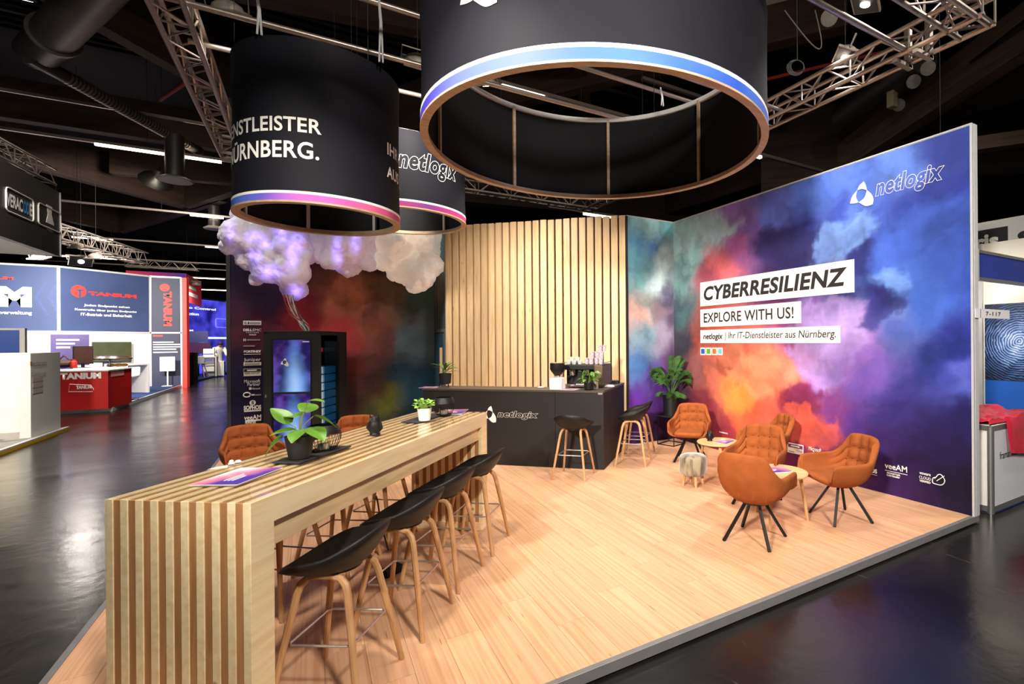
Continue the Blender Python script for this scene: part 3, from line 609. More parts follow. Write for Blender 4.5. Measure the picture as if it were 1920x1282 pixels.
# ================================================================== bar table
TA = R(52.2); TL, TW, TH = 2.526, 0.65, 1.022
tdir = Vector((math.cos(TA), math.sin(TA), 0)); tlef = Vector((-math.sin(TA), math.cos(TA), 0))
T0 = Vector((-0.205, 2.458, 0))                                   # near right corner
tc0 = T0 + tdir * TL / 2 + tlef * TW / 2
tbl = thing('bar_table', 'long high bar table made of pale timber battens with glass top', 'table', tc0, TA)
BW = TW / 19; BD = 0.118; hx = TL / 2
def u_frame(y0, y1, ins):
    """an inverted U: two legs and the top rail as one mitred batten"""
    mb = MB(); o = [(-hx + ins, 0), (-hx + ins, TH - 0.006 - ins), (hx - ins, TH - 0.006 - ins), (hx - ins, 0)]
    i_ = [(-hx + BD - ins, 0), (-hx + BD - ins, TH - BD + ins), (hx - BD + ins, TH - BD + ins), (hx - BD + ins, 0)]
    vs = [Vector((x, y, z)) for y in (y0, y1) for (x, z) in o + i_]
    fs = []
    for k in range(3): fs += [(k, k + 1, k + 5, k + 4), (8 + k, 8 + k + 4, 8 + k + 5, 8 + k + 1), (k, 8 + k, 9 + k, k + 1), (k + 4, k + 5, 13 + k, 12 + k)]
    fs += [(0, 4, 12, 8), (3, 11, 15, 7)]
    return mb.add(vs, fs)
m_pine_u = WOOD('pine_batten', (246, 226, 182), (234, 206, 158), axis=0, grain=12, rand=0.06)
m_pine_r = WOOD('pine_spacer', (180, 132, 86), (158, 110, 68), axis=2, grain=12, rand=0.08)
for i in range(19):
    y0 = -TW / 2 + i * BW
    if i % 2 == 0: u_frame(y0, y0 + BW, 0.0).build('batten', m_pine_u, tbl, bevel=0.0015)
    else: u_frame(y0, y0 + BW, 0.0045).build('spacer_batten', m_pine_r, tbl)
for sy in (-1, 1):
    MB().box(-hx + BD, hx - BD, sy * (TW / 2 - 0.045) - 0.012, sy * (TW / 2 - 0.045) + 0.012, TH - BD - 0.115, TH - BD).build('apron', m_pine_x, tbl, bevel=0.002)
for sx in (-1, 1):
    MB().box(sx * (hx - BD) - 0.012, sx * (hx - BD) + 0.012, -TW / 2 + 0.01, TW / 2 - 0.01, 0.002, 0.07).build('foot_rail', m_pine_x, tbl, bevel=0.002)
g = MB().box(-hx, hx, -TW / 2, TW / 2, TH - 0.0055, TH).build('glass_top', GLASS('table_glass', (250, 250, 248), 0.3, 0.02), tbl)
def on_table(px, py): return at_z(px, py, TH)

# ================================================================== bar stools
def make_stool(label):
    t = thing('bar_stool', label, 'stool', group=None)
    P = []; nt_, nr = 40, 9
    for i in range(nt_):
        th = 2 * math.pi * i / nt_; c, s_ = math.cos(th), math.sin(th); ex = 2.0 / (3.4 if s_ < 0 else 2.3)
        ox = 0.235 * math.copysign(abs(c) ** ex, c) * (1 - 0.10 * max(0, s_)); oy = 0.195 * math.copysign(abs(s_) ** ex, s_) + (0.02 if s_ > 0 else 0)
        hgt = 0.050 + 0.150 * ((1 + s_) / 2) ** 1.4 - 0.016 * max(0, -s_) ** 3
        P.append([Vector((ox * q, oy * q, 0.578 + hgt * q ** 3.0)) for q in [0.02 + 0.98 * j / (nr - 1) for j in range(nr)]])
    s = MB().grid(P, close_u=True); s.f.append(tuple(i * nr for i in range(nt_)))
    s = s.build('seat_shell', m_black, t, angle=80)
    sd = s.modifiers.new('solid', 'SOLIDIFY'); sd.thickness = 0.013; sd.offset = 0
    MB().lathe([(0.07, 0.574), (0.10, 0.578), (0.10, 0.590)], 20).build('seat_base', m_black, t)
    for sx in (-1, 1):
        for sy in (-1, 1):
            pth = [(sx * 0.205, sy * 0.205, 0.0), (sx * 0.165, sy * 0.158, 0.28), (sx * 0.132, sy * 0.118, 0.505), (sx * 0.124, sy * 0.105, 0.545), (sx * 0.116, sy * 0.078, 0.570), (sx * 0.110, sy * 0.035, 0.578), (sx * 0.109, 0.0, 0.579)]
            MB().tube(pth, [0.0135, 0.016, 0.0175, 0.0175, 0.0165, 0.015, 0.0145], 8, sq=0.85).build('leg', m_oak, t)
    q = [(-0.155, -0.147), (0.155, -0.147), (0.155, 0.147), (-0.155, 0.147)]; zf = 0.285; ring = []
    for k in range(4):
        a, b = Vector(q[k]), Vector(q[(k + 1) % 4])
        for s_ in (0.06, 0.5, 0.94): c = a.lerp(b, s_); ring.append((c.x, c.y, zf))
    MB().ring(ring, 0.0055, 6).build('footrest', m_steel, t)
    return t
st0 = make_stool('black shell bar stool nearest the table end that fronts the aisle, right side')
GS = 'bar stools at the long table'
f_right = TA + math.pi                  # local -Y must point towards the table
rz_r = math.atan2(tlef.y, tlef.x) + math.pi / 2
rz_l = math.atan2(-tlef.y, -tlef.x) + math.pi / 2
st0.location = (0.113, 2.765, 0); st0.rotation_euler = (0, 0, rz_r + R(4)); st0['group'] = GS
st0['label'] = 'black shell bar stool at the long table, right side, closest to the viewer'
dup(st0, (0.469, 3.200, 0), rz_r + R(2), 'black shell bar stool, second from the viewer on the table\'s right side', GS)
dup(st0, (0.783, 3.642, 0), rz_r - R(1), 'black shell bar stool, third from the viewer on the table\'s right side', GS)
dup(st0, (1.139, 4.080, 0), rz_r + R(1), 'black shell bar stool on the table\'s right side, closest to the black counter', GS)
offl = tlef * (TW + 0.20)
names = ['first', 'second', 'third', 'last']
for k, (bx, by) in enumerate([(0.15, 2.93), (0.50, 3.34), (0.84, 3.72), (1.16, 4.10)]):
    p_ = Vector((bx, by, 0)) + offl
    dup(st0, p_, rz_l + R([3, -4, 2, 0][k]), 'bar stool on the far side of the long table, %s from the viewer, mostly hidden' % names[k], GS)
dup(st0, (2.725, 5.500, 0), R(45) + math.pi / 2, 'black shell bar stool standing alone before the counter front', 'bar stools at the counter')
dup(st0, (3.70, 5.66, 0), R(135) + math.pi / 2, 'bar stool at the counter\'s right end, nearer of the two', 'bar stools at the counter')
dup(st0, (4.06, 6.08, 0), R(135) + math.pi / 2, 'bar stool at the counter\'s right end, farther of the two', 'bar stools at the counter')

# ================================================================== armchairs
def catmull(ctrl, n):
    pts = [Vector(c) for c in ctrl]; N = len(pts); out = []
    for i in range(n):
        t = i / (n - 1) * (N - 1); k = min(int(t), N - 2); f = t - k
        p0, p1, p2, p3 = pts[max(k - 1, 0)], pts[k], pts[k + 1], pts[min(k + 2, N - 1)]
        out.append(0.5 * ((2 * p1) + (p2 - p0) * f + (2 * p0 - 5 * p1 + 4 * p2 - p3) * f * f + (3 * p1 - p0 - 3 * p2 + p3) * f ** 3))
    return out
def make_armchair(label):
    t = thing('tub_armchair', label, 'armchair')
    half_rim = [(-0.285, -0.290, 0.450), (-0.292, -0.268, 0.548), (-0.300, -0.205, 0.572), (-0.302, 0.02, 0.576), (-0.288, 0.13, 0.586), (-0.252, 0.215, 0.660), (-0.208, 0.285, 0.765), (-0.10, 0.318, 0.785), (0, 0.322, 0.787)]
    rim = catmull(half_rim + [(-x, y, z) for x, y, z in half_rim[-2::-1]], 49)
    half_seat = [(-0.215, -0.285, 0.40), (-0.218, -0.262, 0.40), (-0.225, -0.19, 0.40), (-0.228, -0.02, 0.395), (-0.222, 0.075, 0.39), (-0.205, 0.125, 0.39), (-0.175, 0.165, 0.39), (-0.09, 0.19, 0.39), (0, 0.195, 0.39)]
    seat = catmull(half_seat + [(-x, y, z) for x, y, z in half_seat[-2::-1]], 49)
    half_bot = [(-0.150, -0.23, 0.372), (-0.155, -0.20, 0.362), (-0.158, -0.14, 0.352), (-0.155, -0.02, 0.343), (-0.145, 0.05, 0.343), (-0.13, 0.085, 0.343), (-0.105, 0.105, 0.343), (-0.05, 0.12, 0.343), (0, 0.125, 0.343)]
    bot = catmull(half_bot + [(-x, y, z) for x, y, z in half_bot[-2::-1]], 49)
    n = 49; P = []
    for i in range(n):
        rr, ss, bb = rim[i], seat[i], bot[i]; tt = i / (n - 1)
        outn = Vector((rr.x, rr.y * 1.2, 0)); outn.normalize()
        back = max(0, 1 - abs(tt - 0.5) / 0.29)               # 1 in the middle of the back, 0 on the arms
        col = []
        for j in range(17):                                    # inside, seat -> rim
            s_ = j / 16
            p_ = ss.lerp(rr - outn * 0.022, s_); p_ = p_ + outn * 0.018 * math.sin(math.pi * s_)
            if back > 0:
                gx = min(abs(tt - 0.5 - k * 0.083) for k in (-1.5, -0.5, 0.5, 1.5)) / 0.041
                gz = min(abs(s_ - k) for k in (0.10, 0.38, 0.68)) / 0.15
                puff = (1 - max(0, 1 - gx * 1.9) ** 1.5 * 0.85) * (1 - max(0, 1 - gz * 2.0) ** 1.5)
                p_ = p_ - outn * (0.034 * puff - 0.012) * min(1, back * 2.0)
            col.append(p_)
        col += [rr - outn * 0.010 + Vector((0, 0, 0.012)), rr + outn * 0.008 + Vector((0, 0, 0.010)), rr + outn * 0.020 - Vector((0, 0, 0.010))]
        for j in range(1, 9):                                  # outside, rim -> bottom
            s_ = j / 8; p_ = (rr + outn * 0.022).lerp(bb + outn * 0.02, s_)
            p_ = p_ + outn * 0.062 * math.sin(math.pi * s_) ** 0.8 * (0.45 + 0.75 * s_)
            for kx in (0.43, 0.57):
                if abs(tt - kx) < 0.011: p_ = p_ - outn * 0.007
            col.append(p_)
        col.append(Vector((bb.x * 0.7, bb.y * 0.7, bb.z + 0.004)))
        P.append(col)
    mb = MB().grid(P); nn = len(P[0])
    mb.f.append(tuple(range(nn - 1, -1, -1))); mb.f.append(tuple((n - 1) * nn + j for j in range(nn)))
    mb.build('tufted_shell', m_orange, t, angle=70)
    # seat pad
    out = [(p_.x * 0.99, p_.y) for p_ in seat]; front = [(x, -0.275 - 0.035 * math.sqrt(max(0, 1 - (x / 0.24) ** 2))) for x in (0.16, 0.08, 0, -0.08, -0.16)]
    poly = out + front; C = Vector((0, -0.04)); lay = [(0.50, 0.352), (0.70, 0.360), (0.86, 0.382), (0.97, 0.408), (0.95, 0.428), (0.82, 0.440), (0.5, 0.436), (0.15, 0.428)]
    G = [[Vector((C.x + (x - C.x) * k, C.y + (y - C.y) * k, z)) for k, z in lay] for x, y in poly]
    pad = MB().grid(G, close_u=True); N = len(poly); L = len(lay)
    pad.f.append(tuple(i * L for i in range(N))); pad.f.append(tuple(i * L + L - 1 for i in range(N - 1, -1, -1)))
    pad.build('seat_pad', m_orange, t, angle=70)
    for (tt, s_) in [(0.5 - 0.0415, 0.38), (0.5 + 0.0415, 0.38), (0.5 - 0.125, 0.68), (0.5 - 0.0415, 0.68), (0.5 + 0.0415, 0.68), (0.5 + 0.125, 0.68), (0.5 - 0.125, 0.38), (0.5 + 0.125, 0.38)]:
        i = round(tt * 48); j = round(s_ * 16); b = P[i][j]; MB().ball(b - Vector((b.x, b.y * 1.2, 0)).normalized() * 0.006, 0.009, 10).build('button', m_orange2, t)
    MB().lathe([(0.10, 0.318), (0.12, 0.322), (0.12, 0.345)], 16).build('swivel_plate', m_blackm, t)
    for k in range(4):
        a = R(45 + 90 * k); c, s_ = math.cos(a), math.sin(a)
        MB().tube([(c * 0.080, s_ * 0.080, 0.340), (c * 0.305, s_ * 0.305, 0.0)], 0.017, 4, up=(-s_, c, 0)).build('leg', m_black, t, smooth=False)
    return t
ac0 = make_armchair('orange tufted tub armchair turned side-on, right of the lounge group')
GA = 'orange tub armchairs'; ac0['group'] = GA; ac0.scale = (0.89, 0.89, 0.945)
face = lambda deg: R(deg + 90)
ac0.location = (4.148, 2.868, 0); ac0.rotation_euler = (0, 0, face(160))
dup(ac0, (3.127, 2.950, 0), face(22), 'orange tub armchair seen from behind, nearest in the lounge group', GA)
dup(ac0, (3.85, 3.60, 0), face(206), 'orange tub armchair facing the viewer in the middle of the lounge group', GA)
dup(ac0, (4.62, 4.17, 0), face(158), 'orange tub armchair half hidden behind the middle one, against the print wall', GA)
dup(ac0, (4.44, 5.36, 0), face(222), 'orange tub armchair in the lounge corner beside the palm', GA)
dup(ac0, (-0.53, 6.62, 0), face(284), 'orange tub armchair beyond the bar table, left, at the aisle edge', GA)
dup(ac0, (0.43, 6.72, 0), face(256), 'orange tub armchair beyond the bar table, in front of the rack', GA)

# ================================================================== coffee tables and pouf
def coffee_table(loc, rz, rad, label):
    t = thing('coffee_table', label, 'table', loc, rz, 'round wooden coffee tables')
    MB().lathe([(rad - 0.012, 0.432), (rad, 0.440), (rad, 0.450), (rad - 0.004, 0.454)], 40).build('table_top', m_oakx, t)
    for k in range(3):
        a = R(30 + 120 * k); c, s_ = math.cos(a), math.sin(a)
        MB().tube([(c * 0.06, s_ * 0.06, 0.424), (c * (rad - 0.085), s_ * (rad - 0.085), 0.420), (c * (rad - 0.055), s_ * (rad - 0.055), 0.40), (c * (rad + 0.01), s_ * (rad + 0.01), 0.0)], [0.015, 0.016, 0.017, 0.014], 8).build('leg', m_oak, t)
    return t
coffee_table((4.09, 4.43, 0), R(85), 0.245, 'small round oak coffee table with owl figure, far lounge side')
coffee_table((3.61, 3.13, 0), R(-62), 0.265, 'small round oak coffee table between the nearest armchairs')
pf = thing('fur_pouf', 'low round pouf in mottled fur on short wooden legs', 'pouf', (3.70, 4.42, 0), R(20))
mt, nt, p = _mat('mottled_fur')
tc = nt.nodes.new('ShaderNodeTexCoord'); mp = nt.nodes.new('ShaderNodeMapping'); mp.inputs['Scale'].default_value = (14, 14, 3); nt.links.new(tc.outputs['Object'], mp.inputs[0])
nz = nt.nodes.new('ShaderNodeTexNoise'); nz.inputs['Scale'].default_value = 0.9; nz.inputs['Detail'].default_value = 7; nt.links.new(mp.outputs[0], nz.inputs['Vector'])
rp = nt.nodes.new('ShaderNodeValToRGB'); e = rp.color_ramp.elements; e[0].position = 0.42; e[0].color = (*lin((78, 60, 42)), 1); e[1].position = 0.56; e[1].color = (*lin((150, 136, 108)), 1)
nt.links.new(nz.outputs['Fac'], rp.inputs[0]); nt.links.new(rp.outputs[0], p.inputs['Base Color']); p.inputs['Roughness'].default_value = 0.7; p.inputs['Sheen Weight'].default_value = 0.6
mp2 = nt.nodes.new('ShaderNodeMapping'); mp2.inputs['Scale'].default_value = (160, 160, 14); nt.links.new(tc.outputs['Object'], mp2.inputs[0])
n2 = nt.nodes.new('ShaderNodeTexNoise'); n2.inputs['Scale'].default_value = 1; nt.links.new(mp2.outputs[0], n2.inputs['Vector'])
bp = nt.nodes.new('ShaderNodeBump'); bp.inputs['Strength'].default_value = 0.7; nt.links.new(n2.outputs['Fac'], bp.inputs['Height']); nt.links.new(bp.outputs[0], p.inputs['Normal'])
MB().lathe([(0.05, 0.130), (0.135, 0.132), (0.150, 0.142), (0.156, 0.17), (0.158, 0.25), (0.156, 0.315), (0.149, 0.332), (0.128, 0.345), (0.06, 0.352), (0.01, 0.353)], 36).build('fur_cover', mt, pf, angle=75)
for k in range(4):
    a = R(45 + 90 * k); MB().tube([(0.095 * math.cos(a), 0.095 * math.sin(a), 0.14), (0.118 * math.cos(a), 0.118 * math.sin(a), 0)], [0.019, 0.014], 8).build('leg', m_oak, pf)

# ================================================================== counter
CA, CB, CC = Vector((1.32, 7.342, 0)), Vector((3.18, 5.553, 0)), None
cd = (CB - CA).normalized(); cn = Vector((-cd.y, cd.x, 0))                       # cn points to the slat wall
CL = (CB - CA).length; CH = 1.010; ARM = 1.30
ctr = thing('bar_counter', 'long black bar counter with white wordmark on its front', 'counter', CA, math.atan2(cd.y, cd.x))
sx0 = ((at_plane(1041, 800, CA, cn) - CA).dot(cd))
MB().box(0, sx0 - 0.002, 0, 0.40, 0.004, CH - 0.028).build('counter_body', m_counter, ctr, bevel=0.002)
MB().box(sx0 + 0.002, CL, 0, 0.40, 0.004, CH - 0.028).build('counter_body', m_counter, ctr, bevel=0.002)
MB().box(CL - 0.72, CL, 0.404, ARM, 0.004, CH - 0.028).build('counter_body', m_counter, ctr, bevel=0.002)
top = [(-0.006, -0.006), (CL + 0.006, -0.006), (CL + 0.006, ARM), (CL - 0.74, ARM), (CL - 0.74, 0.42), (-0.006, 0.42)]
MB().prism(top, CH - 0.027, CH).build('worktop', M('counter_top', (70, 62, 56), 0.4, spec=0.5, var=0.06), ctr, bevel=0.002)
S_C = Sheet(CA - cn * 0.002, cd)
loc_m = Matrix.Translation((0, -0.002, 0)) @ Matrix(((1, 0, 0, 0), (0, 0, -1, 0), (0, 1, 0, 0), (0, 0, 0, 1)))
lc = lambda x, y: ((at_plane(x, y, CA, cn) - CA).dot(cd), at_plane(x, y, CA, cn).z)
a, b = lc(907, 791.5), lc(930.3, 761)
u0 = a[0] - 0.0; trefoil(loc_m, u0, b[0], a[1] + 0.005, b[1], m_letter, ctr, off=0.0)
a, b = lc(932.5, 783), lc(1010, 772)
wordmark(loc_m, a[0], b[0], lc(985, 787)[1], lc(985, 770.5)[1], m_letter, ctr, stroke=0.012, off=0.002)
a, b = lc(1121.5, 739.5), lc(1129.5, 736.5); MB().box(a[0], b[0], -0.006, 0.0, a[1], b[1]).build('maker_plate', m_steel, ctr)
# ================================================================== small things on table and counter
def brochure(loc, rz, w_, h_, label, n=1, group='printed brochures'):
    """thin printed booklet, colour print from a noise field"""
    nu, nv = 16, 12; U, V = np.meshgrid(np.linspace(0, 1, nu), np.linspace(0, 1, nv), indexing='ij'); sd = random.randint(1, 999)
    f = fbm(U * 2.2, V * 2.2, sd, 4); g_ = np.clip((U * 0.6 + V * 0.9 - 0.45) + (f - 0.5) * 0.9, 0, 1)[..., None]
    c0, c1, c2 = (np.array(lin(c)) for c in ((66, 44, 150), (214, 120, 150), (240, 220, 225)))
    C = np.where(g_ < 0.55, c0 + (c1 - c0) * (g_ / 0.55), c1 + (c2 - c1) * ((g_ - 0.55) / 0.45))
    pts = [[Vector((-w_ / 2 + w_ * i / (nu - 1), -h_ / 2 + h_ * j / (nv - 1), 0.0045)) for j in range(nv)] for i in range(nu)]
    t = thing('brochure', label, 'brochure', loc, rz, group)
    MB().box(-w_ / 2, w_ / 2, -h_ / 2, h_, 0, 0.004) if False else None
    MB().box(-w_ / 2, w_ / 2, -h_ / 2, h_ / 2, 0.0003, 0.0042).build('pages', m_white, t)
    MB().grid(pts, col=C.reshape(-1, 3).tolist()).build('cover_print', m_print, t, smooth=False)
    for k in range(3): MB().box(-w_ * 0.30, w_ * (0.1 - 0.06 * k), -h_ * 0.02 - k * 0.018, -h_ * 0.02 - k * 0.018 + 0.007, 0.0046, 0.0050).build('printed_line', m_letter, t)
    return t
def leaf_mesh(L, W, curl=0.25, fold=0.18):
    P = []; n = 9
    for i in range(n):
        t = i / (n - 1); wd = W * math.sin(math.pi * min(1, t * 0.92 + 0.06)) ** 0.75 * (1 - 0.45 * t); row = []
        for j in range(-3, 4):
            u = j / 3; row.append(Vector((u * wd, L * t, -curl * L * t * t + fold * abs(u) * wd * 1.2 + (0.05 * L * (1 - abs(u)) if t < 0.15 else 0))))
        P.append(row)
    return MB().grid(P).mesh('leaf', angle=80)
def set_dir(o, loc, az, pitch, roll=0): o.location = loc; o.rotation_euler = (Matrix.Rotation(az, 3, 'Z') @ Matrix.Rotation(pitch, 3, 'X') @ Matrix.Rotation(roll, 3, 'Y')).to_euler()
def pot(t, prof, mat, soil_r, soil_z, facets=24): 
    MB().lathe(prof, facets).build('pot', mat, t, angle=30); MB().lathe([(soil_r, soil_z - 0.004), (soil_r * 0.98, soil_z)], 20).build('soil', m_soil, t)
lf_big = leaf_mesh(0.115, 0.052); lf_big.materials.append(m_leaf)
lf_small = leaf_mesh(0.07, 0.032); lf_small.materials.append(m_leaf)
# heart-leaved plant on the bar table
q = on_table(562, 862)
t = thing('potted_pothos', 'heart-leaved plant in a black tapered pot on the bar table', 'plant', q + Vector((0, 0, 0.009)), TA)
pot(t, [(0.048, 0.0), (0.052, 0.004), (0.070, 0.118), (0.070, 0.122), (0.064, 0.122), (0.060, 0.108)], m_blackm, 0.060, 0.108, 12)
A0 = math.atan2(RGT.y, RGT.x) - TA                                     # azimuth of image-right in the plant's frame
for k, (az, bx, bz, pt, sc) in enumerate([(180, -0.055, 0.185, 50, 1.15), (190, -0.085, 0.115, -35, 1.25), (150, 0.0, 0.22, 10, 1.15), (95, 0.02, 0.245, 25, 1.2), (20, 0.075, 0.225, -18, 1.1), (-30, 0.055, 0.16, -10, 1.2), (-80, 0.015, 0.15, -5, 1.15), (215, -0.02, 0.15, 5, 1.0), (5, 0.045, 0.305, 10, 0.75)]):
    a = A0 + R(az); o = link('leaf', lf_big, m_leaf, t); ba = A0
    set_dir(o, (bx * math.cos(ba), bx * math.sin(ba), bz), a - math.pi / 2, R(pt), R(random.uniform(-30, 30))); o.scale = (sc,) * 3
    MB().tube([(0, 0, 0.105), (bx * 0.4 * math.cos(ba), bx * 0.4 * math.sin(ba), (0.105 + bz) / 2 + 0.02), (bx * math.cos(ba), bx * math.sin(ba), bz)], 0.0025, 5).build('stem', m_stem, t)
def tray(loc, rz, lx, ly, label): return tag_at(MB().box(-lx / 2, lx / 2, -ly / 2, ly / 2, 0.0005, 0.008).build('slate_tray', m_slate, None, bevel=0.001), loc, rz, label, 'tray', 'slate trays on the bar table')
def tag_at(o, loc, rz, label, cat, group=None): o.location = loc; o.rotation_euler = (0, 0, rz); return tag(o, label, cat, group)
q2 = (on_table(562, 862) + on_table(606, 846)) / 2
tray(q2 + tdir * 0.02, TA, 0.42, 0.155, 'dark slate tray under the heart-leaved plant and lantern')
def lantern(loc, label):
    t = thing('wire_lantern', label, 'lantern', loc, 0, 'black wire lanterns on the bar table')
    pr = lambda s_: (0.058 + 0.034 * math.sin(math.pi * min(1, s_ * 0.92)) ** 0.8, 0.004 + 0.142 * s_)
    mb = MB()
    for k in range(30):
        a = 2 * math.pi * k / 30; mb.tube([(pr(s_)[0] * math.cos(a), pr(s_)[0] * math.sin(a), pr(s_)[1]) for s_ in [i / 8 * 0.78 for i in range(9)]], 0.0013, 4, cap=False)
    mb.build('wire_cage', m_black, t)
    MB().lathe([(pr(s_)[0], pr(s_)[1]) for s_ in (0.66, 0.74, 0.82, 0.9, 1.0)] + [(pr(1.0)[0] - 0.003, pr(1.0)[1]), (pr(0.8)[0] - 0.004, pr(0.8)[1]), (pr(0.66)[0] - 0.004, pr(0.66)[1])], 30).build('collar', m_black, t)
    MB().lathe([(0.060, 0.0), (0.060, 0.004)], 24).build('base', m_black, t)
    MB().lathe([(0.036, 0.004), (0.040, 0.05), (0.036, 0.05), (0.033, 0.008)], 20).build('candle_glass', GLASS('lantern_glass', (240, 240, 236), 0.6, 0.05), t)
    MB().lathe([(0.030, 0.006), (0.030, 0.034), (0.028, 0.036)], 18).build('candle', M('wax', (240, 232, 214), 0.5), t)
lantern(on_table(606, 846) + Vector((0, 0, 0.008)), 'round black wire lantern with candle beside the heart-leaved plant')
def owl(loc, rz, sc, label, grp='black owl figures'):
    t = thing('owl_figure', label, 'figurine', loc, rz, grp); t.scale = (sc,) * 3
    MB().lathe([(0.030, 0), (0.034, 0.004), (0.030, 0.016), (0.038, 0.030), (0.044, 0.055), (0.042, 0.080), (0.035, 0.094), (0.036, 0.104), (0.034, 0.118), (0.024, 0.126)], 20).build('body', m_black, t)
    for s_ in (-1, 1):
        MB().tube([(s_ * 0.024, -0.006, 0.116), (s_ * 0.030, -0.010, 0.140)], [0.009, 0.002], 6).build('ear', m_black, t)
        MB().lathe([(0.011, 0), (0.008, 0.004)], 14).build('eye', M('owl_eye', (60, 58, 56), 0.15), t).matrix_local = Matrix.Translation((s_ * 0.013, -0.033, 0.107)) @ Matrix.Rotation(R(90), 4, 'X')
        MB().tube([(s_ * 0.040, 0.0, 0.085), (s_ * 0.047, -0.004, 0.05), (s_ * 0.038, -0.002, 0.028)], [0.008, 0.012, 0.005], 6).build('wing', m_black, t)
    MB().tube([(0, -0.036, 0.103), (0, -0.042, 0.095)], [0.004, 0.001], 5).build('beak', M('beak_grey', (70, 68, 66), 0.3), t)
owl(on_table(703, 815), R(-35), 1.0, 'glossy black owl figure in the middle of the bar table')
owl(Vector((4.09, 4.43, 0.454)) - RGT * 0.09 + FWD * 0.03, R(-35), 0.95, 'small black owl figure on the far coffee table')
q = (on_table(796, 790) + on_table(772, 786)) / 2 + tdir * 0.10 + tlef * 0.0
tray(q, TA, 0.44, 0.155, 'dark slate tray under the white herb pot near the counter')
q = on_table(796, 790)
t = thing('potted_herb', 'small bushy herb in a white pot on the bar table', 'plant', q + Vector((0, 0, 0.008)), 0.3)
pot(t, [(0.040, 0), (0.043, 0.004), (0.053, 0.092), (0.054, 0.098), (0.050, 0.098), (0.047, 0.085)], m_white, 0.047, 0.085)
hl = leaf_mesh(0.030, 0.016, 0.2); hl.materials.append(m_leaf2)
for k in range(70):
    th = random.uniform(0, 6.28); ph = random.uniform(0.05, 1.35); rr = random.uniform(0.055, 0.085)
    o = link('leaf', hl, m_leaf2, t); set_dir(o, (rr * math.sin(ph) * math.cos(th), rr * math.sin(ph) * math.sin(th), 0.102 + rr * 0.75 * math.cos(ph)), th - math.pi / 2, R(random.uniform(-20, 60)), R(random.uniform(-40, 40)))
MB().ball((0, 0, 0.115), 0.050, 12).build('stem_mass', M('herb_core', (84, 120, 44), 0.8), t)
lantern(on_table(822, 782) + tdir * 0.10 + Vector((0, 0, 0.008)), 'round black wire lantern with candle beside the white herb pot')
q = (on_table(365, 908) + on_table(492, 890)) / 2
brochure(q + tdir * 0.05 + Vector((0, 0, 0.0005)), TA + R(6), 0.30, 0.21, 'open colour brochure lying near the table end')
brochure(on_table(845, 774) + tdir * 0.05 + Vector((0, 0, 0.0005)), TA + R(12), 0.30, 0.21, 'colour brochure at the far end of the bar table')
MB_clip = MB().ball((0, 0, 0.012), 0.012, 10).lathe([(0.010, 0), (0.016, 0.003), (0.010, 0.012)], 12, (0.04, 0, 0)).lathe([(0.010, 0), (0.016, 0.003), (0.010, 0.012)], 12, (0.0, 0, 0))
tag_at(MB_clip.build('sweets_pair', m_white), on_table(424, 870) - tlef * 0.03, TA, 'two white wrapped sweets on the bar table\'s left edge', 'sweets')
brochure(Vector((4.09, 4.43, 0.454)) + RGT * 0.07 - FWD * 0.03, R(20), 0.24, 0.17, 'colour brochures on the far coffee table beside the owl')
brochure(Vector((3.61, 3.13, 0.454)) - RGT * 0.02 + FWD * 0.03, R(-20), 0.26, 0.19, 'colour brochures on the near coffee table')
# floor socket box and its cable under the bar table
MB_s = MB().box(-0.07, 0.07, -0.04, 0.04, 0.0, 0.05)
tag_at(MB_s.build('socket_box', m_blackm, bevel=0.006), at_z(735, 1075, 0), R(30), 'black socket box on the floor under the bar table', 'socket')
cp = [at_z(735, 1075, 0) + Vector((0, 0, 0.04)), at_z(735, 1068, 0) + Vector((0.03, 0.05, 0.12)), at_z(728, 1030, 0.25), at_z(715, 985, 0.45), at_z(708, 940, 0.65), at_z(705, 930, 0.80)]
tag(MB().tube(cp, 0.005, 6).build('power_cable', m_black), 'thin black cable hanging from the bar table to the socket box', 'cable')

# ---- on the counter
def on_counter(px, py): return at_z(px, py, CH)
caz = math.atan2(cd.y, cd.x)
q = on_counter(835, 725.5)
t = thing('potted_plant', 'leafy plant in a black footed pot at the counter\'s left end', 'plant', q, caz)
MB().lathe([(0.055, 0.045), (0.075, 0.055), (0.085, 0.19), (0.085, 0.195), (0.078, 0.195), (0.074, 0.18)], 24).build('pot', m_blackm, t); MB().lathe([(0.073, 0.174), (0.072, 0.178)], 20).build('soil', m_soil, t)
for k in range(3):
    a = R(90 + 120 * k); MB().tube([(0.07 * math.cos(a), 0.07 * math.sin(a), 0.10), (0.085 * math.cos(a), 0.085 * math.sin(a), 0.0)], 0.008, 6).build('pot_foot', m_blackm, t)
lz = leaf_mesh(0.15, 0.028, 0.35); lz.materials.append(m_leaf)
for k in range(18):
    o = link('leaf', lz, m_leaf, t); a = random.uniform(0, 6.28); rr = random.uniform(0.0, 0.05)
    set_dir(o, (rr * math.cos(a), rr * math.sin(a), 0.18 + random.uniform(0, 0.10)), a - math.pi / 2, R(random.uniform(20, 75)), R(random.uniform(-30, 30))); o.scale = (random.uniform(0.7, 1.15),) * 3
brochure(on_counter(806, 726), caz + R(10), 0.24, 0.19, 'stack of colour brochures at the counter\'s left end', group='brochures on the counter')
brochure(on_counter(1066, 730), caz + R(-8), 0.24, 0.17, 'colour brochure on the counter before the coffee machine', group='brochures on the counter')
tag_at(MB().lathe([(0.03, 0), (0.045, 0.006), (0.045, 0.014), (0.03, 0.018)], 20).build('saucer_stack', m_white), on_counter(1014, 727), 0, 'small white saucers stacked left of the grinder', 'saucer')
